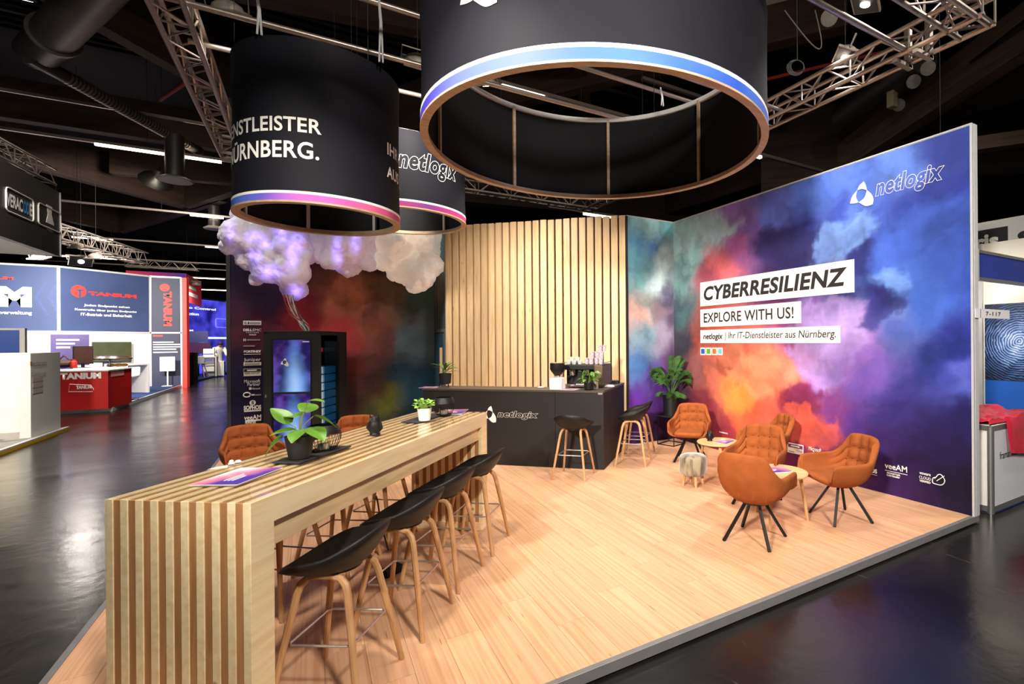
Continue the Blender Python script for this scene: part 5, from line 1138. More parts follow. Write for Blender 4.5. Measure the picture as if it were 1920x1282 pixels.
# left drum
c1, r1, zb1 = scaled(0.0869, 4.787, 0.589, 1.15)
pi = math.pi
d1, rr1, Hh1 = drum(c1, r1, zb1, H1 + 2.17 * 1.15, 'dark round hanging drum with white slogan, left of the three', bandcol([(-pi, (40, 90, 190)), (-2.7, (60, 120, 210)), (-2.35, (110, 90, 200)), (-1.9, (170, 100, 200)), (-1.4, (210, 90, 160)), (-0.9, (226, 100, 140)), (-0.5, (200, 70, 130)), (-0.1, (230, 120, 130)), (0.4, (180, 50, 120)), (1.6, (110, 70, 190)), (pi, (40, 90, 190))], 0), 6, R(40), wband=0.068, wwhite=0.022)
K = dict(bold=0.02, res=4, space=1.04)
t1l = 'IHR IT-DIENSTLEISTER'; t2l = 'AUS N\u00dcRNBERG.'
dtext(t1l, d1, c1, r1, rr1, Hh1, zb1, 603, 225.5, 253, 'R', m_letter, 0.98, **K); dtext(t2l, d1, c1, r1, rr1, Hh1, zb1, 598.5, 262.5, 301, 'R', m_letter, 0.92, **K)
dtext(t1l, d1, c1, r1, rr1, Hh1, zb1, 727, 266, 289, 'L', m_letter, 0.98, **K); dtext(t2l, d1, c1, r1, rr1, Hh1, zb1, 726, 305, 331, 'L', m_letter, 1.0, **K)
# middle drum, behind
c2, r2, zb2 = scaled(0.659, 4.483, 0.501, 1.66)
zt2 = on_cyl(770, 243, c2, r2)[1]
d2, rr2, Hh2 = drum(c2, r2, zb2, zt2, 'dark round hanging drum with outlined wordmark, half hidden behind the left drum', bandcol([(-pi, (150, 60, 150)), (-1.9, (190, 50, 110)), (-1.5, (110, 50, 120)), (-1.1, (150, 50, 120)), (-0.6, (190, 50, 110)), (0.0, (160, 50, 100)), (0.8, (90, 50, 150)), (pi, (150, 60, 150))], 0), 6, R(35), wband=0.075, wwhite=0.025)
th_a = on_cyl(747, 300, c2, r2)[0]; th_b = on_cyl(855.5, 322, c2, r2)[0]; zz = on_cyl(790, 301, c2, r2)[1] - zb2
w2 = (th_b - th_a) * r2 * 1.04
letter('netlogix', 0, w2, zz - 0.20, zz + 0.11, None, m_letter, d2, bold=0.045, shear=0.22, outline=0.011, off=0.0, space=1.06, res=3, wrap=cyl_wrap(c2, r2, rr2, Hh2, zb2, th_a - 0.02 * w2))
# large drum
c3, r3, zb3 = scaled(1.304, 2.326, 0.874, 1.716)
d3, rr3, Hh3 = drum(c3, r3, zb3, H1 + 1.56 * 1.716, 'very large dark round hanging drum with pale blue band, upper centre', bandcol([(-pi, (70, 60, 180)), (-2.6, (84, 96, 200)), (-2.2, (66, 100, 190)), (-1.8, (70, 112, 200)), (-1.5, (46, 84, 186)), (-1.2, (66, 112, 204)), (-0.8, (80, 100, 205)), (-0.3, (110, 120, 200)), (0.1, (150, 160, 200)), (1.0, (80, 80, 190)), (pi, (70, 60, 180))], 0), 8, R(10.5), sag=0.006, wband=0.088, wwhite=0.028)
tha, za = on_cyl(862, 34, c3, r3); thb, _ = on_cyl(933, 20, c3, r3)
wr3 = cyl_wrap(c3, r3, rr3, Hh3, zb3, tha); W3 = (thb - tha) * r3
for pl in TREFN:
    pts = [(q.x * W3, (za - zb3) + q.y * W3 * 1.02) for q in pl]
    V_ = wr3(np.array([(x, y, 0.001) for x, y in pts])); mb = MB(); mb.add([Vector(v) for v in V_], [tuple(range(len(V_)))]); mb.build('logo_petal', m_letter, d3, smooth=False)
# slings of the drums
def sling(px, py, z0, z1, label):
    q = at_z(px, py, z0); mb = MB().tube([q, q + Vector((0.01, 0.0, (z1 - z0) * 0.5)), q + Vector((-0.01, 0, z1 - z0))], 0.008, 5).tube([q + Vector((0.03, 0, 0)), q + Vector((0.02, 0, (z1 - z0) * 0.5)), q + Vector((-0.008, 0, z1 - z0))], 0.008, 5)
    tag(mb.build('drum_sling', m_alu2), label, 'sling', 'slings that carry the drums')
sling(711, 116, H1 + 2.17 * 1.15 - 0.01, ZT + 0.42, 'pale doubled sling rising from the left drum\'s right side')
sling(482, 64, H1 + 2.17 * 1.15 - 0.01, ZT + 0.10, 'short sling rising from the left drum\'s left side')
sling(1240, 198, H1 + 1.56 * 1.716 - 0.01, ZT + 0.10, 'short sling on the big drum\'s far rim')

# ================================================================== floodlights
def wire(t, top=8.4, r=0.004):
    mw = Matrix.LocRotScale(t.location, t.rotation_euler.to_quaternion(), t.scale); l0 = t.location.copy()
    o = MB().tube([(l0.x, l0.y, l0.z + 0.02), (l0.x, l0.y, top)], r, 4).build('drop_wire', m_blackm, t); o.matrix_parent_inverse = mw.inverted()
def flood(loc, target, watts, label, col=(1.0, 0.93, 0.84), scale=1.0, spot=None, cat='floodlight', group='floodlights over the stand'):
    loc = Vector(loc); d = (Vector(target) - loc).normalized()
    t = thing('floodlight', label, cat, loc, 0, group)
    qz = d.to_track_quat('-Z', 'Y'); t.rotation_euler = qz.to_euler(); t.scale = (scale,) * 3
    MB().box(-0.16, 0.16, -0.12, 0.12, 0.0, 0.03).build('housing', M('flood_grey', (150, 140, 128), 0.5, metal=0.2), t, bevel=0.006)
    MB().lathe([(0.11, 0.03), (0.10, 0.07), (0.05, 0.11), (0.02, 0.115)], 18, sx=1.2).build('reflector_dome', M('flood_grey', (150, 140, 128)), t)
    MB().box(-0.145, 0.145, -0.105, 0.105, -0.004, 0.0).build('front_glass', m_black, t)
    MB().lathe([(0.042, -0.010), (0.042, -0.005)], 20).build('lamp_lens', m_lens, t)
    MB().tube([(-0.17, 0, 0.02), (-0.18, 0, 0.16), (0.18, 0, 0.16), (0.17, 0, 0.02)], 0.008, 5).build('yoke', m_truss, t)
    wire(t)
    ld = bpy.data.lights.new('flood_beam', 'AREA'); ld.shape = 'RECTANGLE'; ld.size = 0.30; ld.size_y = 0.22; ld.energy = watts; ld.color = col; ld.spread = R(105)
    lo = bpy.data.objects.new('flood_beam', ld); COL.objects.link(lo); lo.parent = t; lo.location = (0, 0, -0.02)
    return t
def fpx(px, py, z): return at_z(px, py, z)
flood(fpx(1622, 8, ZT + 0.35), (4.0, 3.6, 0.4), FLOOD_W * 0.85, 'bright floodlight at the top right beside the truss corner')
flood(fpx(1585, 108, ZT + 0.30), (3.6, 4.6, 0.4), FLOOD_W * 0.65, 'floodlight under the ceiling left of the right truss')
flood(fpx(428, 26, ZT + 0.35), (-0.2, 7.6, 0.6), FLOOD_W, 'floodlight on the pipe beside the left truss')
flood(fpx(783, 122, ZT + 0.25), (0.9, 8.6, 2.2), FLOOD_W * 0.8, 'floodlight seen between the left and big drums')
flood(fpx(912, 160, ZT + 0.25), (3.0, 7.4, 1.2), FLOOD_W * 0.9, 'floodlight seen through the big drum ring')
for (lx, ly, lz, tx_, ty_, tz_, k_, lab) in [(3.95, 5.75, 4.30, 3.9, 5.6, 0.0, 0.8, 'added fill light hidden behind the big drum, over the lounge corner'), (0.30, 2.75, 4.30, 1.0, 3.9, 0.0, 0.9, 'added fill light above the bar table, out of view'), (-0.80, 3.60, 4.30, 0.2, 4.6, 0.0, 0.9, 'added fill light on the left truss above the bar table, out of view'),
        (2.20, 6.55, 4.25, 3.0, 7.5, 1.6, 0.9, 'added fill light hidden behind the big drum, aimed at the slats'), (0.55, 7.45, 4.30, 0.4, 9.3, 2.7, 2.0, 'floodlight hidden behind the left drum, aimed at the clouds')]:
    flood((lx, ly, lz), (tx_, ty_, tz_), FLOOD_W * k_, lab)  # unseen floods; those over floor and slats are added for light
# fill lamps added behind the viewpoint, over the aisle and the neighbour stand
def fill_lamp(x_, y_, z_, target, watts, label, spread=110):
    t = thing('added_fill_lamp', label, 'lamp', (x_, y_, z_), 0, 'added fill lamps'); t.rotation_euler = (Vector(target) - Vector((x_, y_, z_))).to_track_quat('-Z', 'Y').to_euler()
    MB().lathe([(0.36, 0.0), (0.30, 0.10), (0.12, 0.26), (0.10, 0.40)], 24).build('shade', m_alu, t); MB().lathe([(0.33, -0.006), (0.33, 0.0)], 24).build('lamp_glass', EMIT('fill_glass', (255, 246, 232), 12), t)
    MB().tube([(0, 0, 0.4), (0, 0, 0.7)], 0.02, 6).build('hanger', m_blackm, t)
    wire(t)
    ld = bpy.data.lights.new('fill_beam', 'AREA'); ld.shape = 'DISK'; ld.size = 0.6; ld.energy = watts; ld.color = (1.0, 0.93, 0.85); ld.spread = R(spread)
    lo = bpy.data.objects.new('fill_beam', ld); COL.objects.link(lo); lo.parent = t; lo.location = (0, 0, -0.03)
fill_lamp(-4.2, -1.2, 4.3, (5.2, 4.9, 1.5), FILL_W * 0.55, 'added wall washer behind the viewpoint, left', 46)  # narrow beam added to wash the right print wall
fill_lamp(1.2, -3.0, 6.2, (2.4, 4.6, 0.3), FILL_W * 1.0, 'added fill lamp behind the viewpoint, middle')
fill_lamp(-3.2, 9.0, 5.9, (-4.0, 12.0, 0.0), FILL_W * 0.8, 'added fill lamp over the aisle, nearer one', 120)
fill_lamp(-3.4, 17.5, 5.9, (-6.0, 23.0, 1.0), FILL_W * 1.3, 'added fill lamp over the aisle, farther one', 120)
fill_lamp(8.0, 0.5, 7.0, (7.0, 4.0, 1.0), FILL_W * 0.5, 'added fill lamp over the neighbouring stand', 90)
# ================================================================== ceiling fittings of the hall
def rail(px0, py0, px1, py1, z, lit, label, ext=0.0, r=0.035, group='light rails under the hall ceiling'):
    a, b = at_z(px0, py0, z), at_z(px1, py1, z); y = (a.y + b.y) / 2; x0, x1 = min(a.x, b.x) - ext, max(a.x, b.x) + ext
    t = thing('light_rail', label, 'light rail', (x0, y, z), 0, group)
    box('carrier_rail', 0, x1 - x0, -r, r, 0.0, 0.06, m_truss, t)
    for (l0, l1) in lit:
        u0, u1 = at_z(l0[0], l0[1], z).x - x0, at_z(l1[0], l1[1], z).x - x0
        box('led_tube', u0, u1, -r * 0.9, r * 0.9, -0.05, -0.001, m_strip, t)
    for k in range(int((x1 - x0) / 2.5) + 1): MB().tube([(0.4 + k * 2.4, 0, 0.06), (0.4 + k * 2.4, 0, 8.4 - z)], 0.006, 4).build('hanger', m_blackm, t)
rail(0, 242, 440, 306, 6.0, [((178, 268), (415, 302))], 'light rail with a long lit tube at the upper left', 3)
rail(120, 377, 430, 410, 6.0, [((356, 401), (420, 409))], 'light rail with a short lit tube above the dark wall', 3)
rail(120, 438, 430, 468, 6.0, [((130, 441), (212, 449)), ((388, 464), (430, 468))], 'light rail with two lit tubes, lower left', 4)
rail(100, 478, 430, 497, 6.0, [((100, 478), (250, 487))], 'pale rail crossing above the navy booth', 5)
rail(340, 503, 430, 508, 6.0, [], 'thin distant pale rail, upper of the pair', 6)
rail(340, 519, 430, 523, 6.0, [((340, 519), (420, 522))], 'thin distant lit rail above the blue booth', 6)
rail(340, 541, 430, 544, 6.0, [((350, 541), (430, 544))], 'lowest distant lit rail above the blue booth', 6)
rail(0, 168, 190, 204, 6.3, [], 'unlit thin rail at the far upper left', 3, r=0.02)
rail(905, 156, 1170, 214, 6.0, [((925, 160), (1018, 182))], 'light rail with lit tube seen through the big drum', 1)
rail(1098, 397, 1185, 414, 5.0, [((1098, 397), (1150, 407))], 'lit tube showing just over the slat wall', 1)
rail(1425, 291, 1540, 324, 5.4, [((1420, 290), (1428, 292))], 'rail with a small lit end right of the big drum', 0)
rail(1210, 145, 1310, 190, 6.4, [], 'unlit rail seen through the big drum ring, right part', 0)
# ducts
a, b = at_z(70, 100, 6.4), at_z(140, 25, 6.4); dd = (b - a).normalized()
t = thing('air_duct', 'thick grey ventilation duct at the top left corner', 'duct', a, 0, 'ventilation ducts')
MB().tube([Vector((0, 0, 0)), b - a + dd * 3.0], 0.27, 24).build('duct_tube', m_duct, t); MB().tube([dd * 0.9, dd * 0.98], 0.315, 24).build('duct_band', m_duct, t)
a2, b2 = at_z(55, 106, 6.2), at_z(245, 212, 6.2)
t = thing('air_duct', 'thin ribbed spiral duct below the thick one, upper left', 'duct', a2, 0, 'ventilation ducts')
L_ = (b2 - a2).length; d2_ = (b2 - a2).normalized(); MB().tube([Vector((0, 0, 0)), d2_ * (L_ + 2)], 0.11, 16).build('duct_tube', m_duct, t)
mb = MB()
for k in range(40): mb.tube([d2_ * (0.6 + k * (L_ + 1) / 40), d2_ * (0.6 + k * (L_ + 1) / 40 + 0.03)], 0.118, 12)
mb.build('rib', m_truss, t)
q = at_z(328, 340, 5.2)
t = thing('air_diffuser', 'vertical duct with round ceiling diffuser below the long lit tube', 'diffuser', q, 0)
MB().tube([(0, 0, 0.05), (0, 0, 1.0)], 0.17, 22).build('duct_tube', m_duct, t); MB().lathe([(0.30, 0.0), (0.33, 0.03), (0.20, 0.10)], 28).build('disc', M('diffuser_grey', (150, 146, 142), 0.5), t)
q = at_z(402, 430, 5.6)
t = thing('air_diffuser', 'vertical duct with round diffuser left of the violet cloud', 'diffuser', q, 0)
MB().tube([(0, 0, 0.05), (0, 0, 0.85)], 0.17, 22).build('duct_tube', m_duct, t); MB().lathe([(0.28, 0.0), (0.31, 0.03), (0.20, 0.10)], 28).build('disc', M('diffuser_grey', (150, 146, 142), 0.5), t)
a, b = at_z(1580, 220, 6.6), at_z(1690, 140, 6.6)
t = thing('air_duct', 'dark perforated duct behind the right truss', 'duct', a, 0, 'ventilation ducts'); MB().tube([Vector((0, 0, 0)), (b - a) * 1.3], 0.28, 20).build('duct_tube', m_duct, t)
for (px, py) in [(1740, 128), (1713, 153), (1555, 33), (1685, 197)]:
    q = at_z(px, py, 6.2); t = thing('loudspeaker', 'small round pale ceiling speaker near the right truss, at image column %d' % px, 'speaker', q, 0, 'ceiling speakers')
    t['label'] = {1740: 'larger round pale ceiling speaker below the right truss', 1713: 'smaller round pale ceiling speaker below the right truss', 1555: 'oval pale ceiling speaker beside the bright floodlight', 1685: 'round pale speaker above the print wall by the yellowish box'}[px]
    dv = (Vector((0, 0, EYE)) - q).normalized(); MB().lathe([(0.10, 0), (0.115, 0.01), (0.10, 0.12)], 18).build('cone', M('speaker_pale', (176, 172, 164), 0.6), t).rotation_euler = (-dv).to_track_quat('Z', 'Y').to_euler()
q = at_z(1673, 187, 6.2); tag(MB().cbox((0, 0, 0), 0.16, 0.14, 0.30).build('junction_box', M('box_yellow', (176, 160, 120), 0.6), bevel=0.01), 'yellowish junction box under the roof', 'box').location = q
a, b = at_z(1440, 148, 6.6), at_z(1560, 120, 6.6); tag(MB().tube([a - (b - a) * 0.3, b + (b - a) * 1.2], 0.03, 8).build('sprinkler_pipe', m_red), 'red sprinkler pipe behind the right truss', 'pipe')
a, b = at_z(300, 188, 6.6), at_z(350, 155, 6.6); tag(MB().tube([a, b], 0.03, 8).build('sprinkler_pipe', m_red), 'short red sprinkler pipe left of the steep truss', 'pipe')
# coiled cable hanging from the roof
q = at_z(1495, 125, 5.4); mb = MB()
for k in range(4): mb.ring([Vector((q.x + (0.09 + 0.01 * k) * RGT.x * math.cos(i * pi / 8), q.y + (0.09 + 0.01 * k) * RGT.y * math.cos(i * pi / 8) + 0.01 * k, q.z + (0.09 + 0.006 * k) * math.sin(i * pi / 8))) for i in range(16)], 0.006, 5)
mb.tube([q + Vector((0, 0, 0.09)), q + Vector((0, 0, 2.4))], 0.005, 5)
tag(mb.build('cable_coil', M('cable_dull', (96, 92, 88), 0.5)), 'coiled grey cable hanging left of the right truss', 'cable')
q = at_z(1500, 60, 5.2); pts = [q + RGT * (0.22 * math.sin(s_ * pi)) * (1 if s_ < 1 else 1) + Vector((0, 0, 0.25 - 0.5 * math.sin(s_ * pi) * 0.9)) + RGT * (s_ - 0.5) * 0.35 for s_ in [i / 12 for i in range(13)]]
tag(MB().tube(pts, 0.007, 5).build('cable_loop', M('cable_dull', (96, 92, 88), 0.5)), 'loose hanging cable loop above the coil', 'cable')
# pale panel at the top
q0 = at_z(1440, 20, 7.6); tag(MB().cbox((0, 0, 0), 1.0, 1.0, 0.05, 0.3).build('roof_panel', M('pale_panel', (200, 200, 190), 0.7)), 'pale square roof panel at the top behind the big drum', 'panel').location = q0

# ================================================================== booths across the aisle, left
m_tnavy = M('navy_print', (60, 74, 114), 0.55, var=0.10, scale=0.6); m_tnavy2 = M('navy_print_dark', (44, 48, 74), 0.55, var=0.10, scale=0.6)
m_tred = M('red_print', (226, 62, 54), 0.55, var=0.04); m_redc = M('red_counter', (196, 30, 28), 0.4, var=0.06, scale=3)
m_carpet = M('blue_carpet', (22, 52, 108), 0.95, var=0.15, scale=60)
m_glowhite = M('white_panel', (244, 240, 230), 0.6, var=0.02)
ZTT = 4.25
A1, A2, A3, A4 = at_z(-60, 492, ZTT), at_z(110, 499.6, ZTT), at_z(281, 518, ZTT), at_z(340, 520.7, ZTT)
A1.y = A2.y; A4.y = A3.y; ZP = 2.08
def booth_wall(a, b, label, mat, low, nlow, group='navy booth walls across the aisle', thick=0.08):
    a, b = Vector((a.x, a.y, 0)), Vector((b.x, b.y, 0)); sh = Sheet(a, b - a); L = (b - a).length
    t = thing('booth_wall', label, 'booth wall', Vector((a.x, a.y, HF)), 0, group); inv = Matrix.Translation((-a.x, -a.y, -HF)); sh.m = inv @ sh.m
    MB().box(0.02, L - 0.02, ZP + 0.03, ZTT - 0.03, -0.02, 0.0, sh.m).build('header_panel', mat, t)
    for k in range(nlow):
        x0, x1 = L * k / nlow + 0.015, L * (k + 1) / nlow - 0.015; MB().box(x0, x1, HF + 0.05, ZP - 0.03, -0.02, -0.005, sh.m).build('lower_panel', low, t)
    for k in range(nlow + 1):
        x_ = L * k / nlow; e_ = k in (0, nlow); MB().box(x_ - (0.035 if e_ else 0.015), x_ + (0.035 if e_ else 0.015), HF, ZTT if e_ else ZP, -0.05, 0.012 if e_ else 0.0, sh.m).build('post', m_alu2, t)
    for z_ in (ZP, ZTT): MB().box(0, L, z_ - 0.03, z_ + 0.03, -0.05, 0.012, sh.m).build('crossbar', m_alu2, t)
    sh.i = (Matrix.Translation((a.x, a.y, HF)) @ sh.m).inverted(); return t, sh
def btext(sh, t, body, x0, y0, x1, y1, mat, **k): return sh.text(body, x0, y0, x1, y1, mat, t, off=0.01, **k)
bw1, sh1 = booth_wall(A1, A2, 'navy booth wall with big white letter M, at the left edge', m_tnavy, m_glowhite, 2)
btext(sh1, bw1, 'TANIUM', -55, 516, 26, 524.5, m_tred, bold=0.06); btext(sh1, bw1, 'M', -6, 536, 60, 576, m_letter, bold=0.08); btext(sh1, bw1, 'tverwaltung', -4, 582, 60, 591.5, m_letter, bold=0.02)
for k in range(2):
    q = [sh1.uv(x_, y_) for (x_, y_) in ((108 - k * 22, 525), (88 - k * 24, 556), (108 - k * 22, 590), (114 - k * 22, 590), (96 - k * 24, 556), (114 - k * 22, 525))]
    MB().prism(q, 0.0005, 0.002, sh1.m).build('chevron_print', M('navy_chevron', (62, 78, 122), 0.55), bw1, smooth=False)
bw2, sh2 = booth_wall(A2, A3, 'navy booth wall with red brand name over white panels', m_tnavy, m_glowhite, 4)
btext(sh2, bw2, 'TANIUM', 165, 546, 256, 559.5, m_tred, bold=0.06); q = sh2.uv(147.5, 546)
MB().lathe([(0.21, 0.003), (0.21, 0.006)], 24).build('round_mark', m_tred, bw2).matrix_local = sh2.m @ Matrix.Translation((q[0], q[1], 0))
MB().box(q[0] - 0.06, q[0] + 0.13, q[1] + 0.02, q[1] + 0.07, 0.007, 0.010, sh2.m).box(q[0] + 0.0, q[0] + 0.06, q[1] - 0.20, q[1] + 0.04, 0.007, 0.010, sh2.m).build('round_mark_bars', m_tnavy, bw2)
for (b_, x0, x1, y0, y1) in [('Jeden Endpunkt sehen', 157, 243, 569.5, 579), ('Kontrolle \u00fcber jeden Endpunkt', 140, 256, 577.5, 587.5), ('IT-Betrieb und Sicherheit', 151, 247, 586, 595)]: btext(sh2, bw2, b_, x0, y0, x1, y1, m_letter, bold=0.03)
bw3, sh3 = booth_wall(A3, A4, 'narrow navy booth wall with upright red brand name', m_tnavy2, m_tnavy2, 1)
o = letter('TANIUM', 0, 1.35, 0, 0.26, Matrix.Identity(4), m_tred, bw3, bold=0.06, off=0.012); q = sh3.uv(306, 546)
o.matrix_local = sh3.m @ Matrix.Translation((q[0], q[1], 0)) @ Matrix.Rotation(R(-90), 4, 'Z')
MB().lathe([(0.15, 0.003), (0.15, 0.008)], 22).build('round_mark', m_tred, bw3).matrix_local = sh3.m @ Matrix.Translation((sh3.uv(309, 539)[0], sh3.uv(309, 539)[1], 0))
for k, (yy, w_) in enumerate([(641, 0.75), (645.5, 1.0), (650, 1.0), (654.5, 0.85), (660, 0.9)]):
    a = sh3.uv(287, yy); MB().box(a[0], a[0] + w_ * 0.8, a[1] - 0.03, a[1] + 0.012, 0.002, 0.005, sh3.m).build('printed_line', m_letter, bw3)
MB().box(sh3.uv(286.5, 630)[0], sh3.uv(305, 630)[0], sh3.uv(290, 631)[1], sh3.uv(290, 628)[1], 0.002, 0.005, sh3.m).build('printed_line', m_tred, bw3)
# red lit edge of that booth
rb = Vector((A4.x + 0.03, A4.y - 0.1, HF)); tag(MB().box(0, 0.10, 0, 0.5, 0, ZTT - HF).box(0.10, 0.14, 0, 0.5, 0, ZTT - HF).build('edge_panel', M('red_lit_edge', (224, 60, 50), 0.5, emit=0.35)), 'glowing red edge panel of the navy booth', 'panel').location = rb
# hanging red and violet banner box
Bq = at_z(236, 507, 5.0); B2 = at_z(345, 511, 5.0); B2.y = Bq.y
t = thing('banner_box', 'red to violet banner box hanging above the navy booth', 'banner', Vector((Bq.x, Bq.y, 4.2)), 0)
n_ = 20; P = [[Vector(((B2.x - Bq.x) * i / n_, 0, z_)) for z_ in (0.0, 0.8)] for i in range(n_ + 1)]
cc = [tuple(np.array(lin((220, 50, 70))) * (1 - i / n_) + np.array(lin((76, 50, 150))) * (i / n_)) for i in range(n_ + 1) for _ in range(2)]
MB().grid(P, col=cc).build('front_print', VCOL('banner_print', 0.6, 0.2, emit=0.25), t, smooth=False)
MB().box(B2.x - Bq.x, B2.x - Bq.x + 0.02, 0, 4.0, -0.55, 0.8).build('side_print', M('banner_side', (196, 46, 62), 0.6, emit=0.2), t)
MB().box(0, B2.x - Bq.x, 0.02, 4.0, 0.75, 0.8).build('top_sheet', m_blackm, t)
Sb = Sheet((B2.x + 0.03, Bq.y + 4.0, 0), (0, -1, 0))
for k, (yy, w_) in enumerate([(0.50, 2.6), (0.15, 2.0), (-0.2, 2.5)]): MB().box(B2.x - Bq.x + 0.02, B2.x - Bq.x + 0.03, 0.4, 0.4 + w_, yy, yy + 0.18).build('printed_line', m_letter, t)
# platform of the navy booth
pl_ = [at_z(60, 776, HF), at_z(203, 770, HF), at_z(345, 724, HF), at_z(352, 712, HF)]
poly = [(-14, pl_[1].y - 0.15), (pl_[1].x + 0.1, pl_[1].y - 0.15), (-4.35, A4.y + 1.5), (-14, A4.y + 1.5)]
struct(MB().prism(poly, HF + 0.002, HF + 0.09).build('floor_booth', m_carpet))
t = bpy.data.objects.new('trim_3', None); COL.objects.link(t); t.location = (poly[1][0], poly[1][1], HF); struct(t)
e0, e1 = Vector((*poly[1], 0)), Vector((*poly[2], 0)); sh = Sheet((0, 0, 0), e1 - e0); MB().box(0, (e1 - e0).length, 0.0, 0.095, -0.02, 0.02, sh.m).build('long_strip', m_alu2, t); MB().box(-10, 0, -0.02, 0.02, 0.0, 0.095).build('front_strip', m_alu2, t)
# red counter
rc = [at_z(116, 771, HF + 0.09), at_z(203, 766, HF + 0.09), at_z(236, 755, HF + 0.09)]
R0_ = Vector((rc[1].x, rc[1].y, HF + 0.092)); t = thing('red_counter', 'red booth counter with white brand name on its front', 'counter', R0_, 0)
hC = 0.98; p1_ = Vector((-2.2, 0.18)); p2_ = Vector((0, 0)); p3_ = Vector((rc[2].x - rc[1].x + 0.12, rc[2].y - rc[1].y)); bk = [(-2.2, 1.0), (p3_.x - 0.8, p3_.y)]
MB().prism([tuple(p1_), tuple(p2_), tuple(p3_), bk[1], bk[0]], 0, hC - 0.03).build('counter_body', m_redc, t); MB().prism([tuple(p1_ * 1.01), (0.02, -0.02), (p3_.x + 0.02, p3_.y), bk[1], bk[0]], hC - 0.03, hC).build('counter_top', m_white, t)
s_a = Sheet(R0_ + Vector((p1_.x, p1_.y, 0)), Vector((p2_.x - p1_.x, p2_.y - p1_.y, 0))); s_a.m = Matrix.Translation(-R0_) @ s_a.m; s_a.i = (Matrix.Translation(R0_) @ s_a.m).inverted()
btext(s_a, t, 'TANIUM', 113, 699.5, 190, 709.5, m_letter, bold=0.06)
o0, o1 = s_a.uv(131, 720), s_a.uv(176, 732.5); MB().ring([s_a.m @ Vector((*q, 0.006)) for q in [(o0[0], o0[1]), (o1[0] - 0.06, o0[1] - 0.04), (o1[0], o1[1] + 0.04), (o1[0] - 0.02, o1[1] - 0.02), (o0[0] - 0.02, o1[1])]], 0.008, 5).build('tag_outline', m_letter, t)
btext(s_a, t, 'TANIUM', 143, 722.5, 172, 728.5, m_letter, bold=0.05)
s_b = Sheet(R0_, Vector((p3_.x, p3_.y, 0))); s_b.m = Matrix.Translation(-R0_) @ s_b.m; s_b.i = (Matrix.Translation(R0_) @ s_b.m).inverted()
for yy in (699, 705): a, b = s_b.uv(208, yy), s_b.uv(232, yy - 1.5); MB().box(a[0], b[0], a[1] - 0.02, a[1] + 0.05, 0.002, 0.006, s_b.m).build('printed_line', M('pink_ink', (230, 150, 140), 0.6), t)
# things on the red counter
def on_red(px, py): return at_z(px, py, HF + 0.092 + hC)
def monitor(loc, rz, w_, h_, z_, label, mat=None, group=None, stand=True):
    t = thing('monitor', label, 'screen', loc, rz, group); MB().box(-w_ / 2, w_ / 2, -0.02, 0.02, z_, z_ + h_).build('frame', m_blackm, t, bevel=0.006); MB().box(-w_ / 2 + 0.02, w_ / 2 - 0.02, -0.024, -0.02, z_ + 0.02, z_ + h_ - 0.02).build('panel', mat or M('screen_off', (46, 50, 40), 0.15, spec=0.6), t)
    if stand: MB().box(-0.03, 0.03, -0.01, 0.03, 0.01, z_ + 0.05).build('stem', m_blackm, t); MB().box(-0.14, 0.14, -0.10, 0.10, 0, 0.012).build('foot', m_blackm, t, bevel=0.004)
    return t
monitor(on_red(156, 689), R(40), 0.42, 0.50, 0.10, 'upright monitor on the red counter', M('screen_brown', (70, 48, 44), 0.2))
for (px, py, lab) in [(120, 690, 'dark handbag-like bundle at the red counter\'s left'), ]:
    tag(MB().ball((0, 0, 0.12), 0.20, 14, 0.6).tube([(-0.12, 0, 0.2), (0, 0, 0.34), (0.12, 0, 0.2)], 0.02, 6).build('dark_bundle', M('bundle_brown', (70, 44, 34), 0.8, var=0.4)), lab, 'bundle').location = on_red(px, py)
tag(MB().lathe([(0.07, 0), (0.075, 0.02), (0.07, 0.18), (0.05, 0.20), (0.05, 0.24), (0.06, 0.25)], 18).build('sweet_jar', M('jar_red', (200, 60, 50), 0.3)), 'red jar on the red counter', 'jar').location = on_red(138, 690)
t = thing('serving_stand', 'chrome stand with a dark glossy plate on the red counter', 'stand', on_red(197, 688) + Vector((0, 0.4, 0)), 0)
MB().lathe([(0.12, 0), (0.02, 0.03), (0.02, 0.16), (0.05, 0.18)], 18).build('stem', m_chrome, t); MB().lathe([(0.05, 0.18), (0.46, 0.20), (0.50, 0.235), (0.40, 0.30), (0.1, 0.33)], 24, sy=0.5).build('plate', M('plate_dark', (60, 42, 36), 0.25), t)
tag(MB().box(-0.10, 0.10, -0.08, 0.08, 0, 0.12).build('paper_box', m_white, bevel=0.004), 'small white box on the red counter', 'box').location = on_red(182, 688) + Vector((0, 0.1, 0))
tag(MB().ball((0, 0, 0.03), 0.10, 12, 0.5).ball((0.15, 0.05, 0.03), 0.10, 12, 0.5).ball((0.28, 0.0, 0.03), 0.09, 12, 0.5).build('snack_pile', M('snack_yellow', (226, 160, 40), 0.6)), 'yellow snacks on the red counter', 'snacks').location = on_red(205, 687) + Vector((0, 0.15, 0))
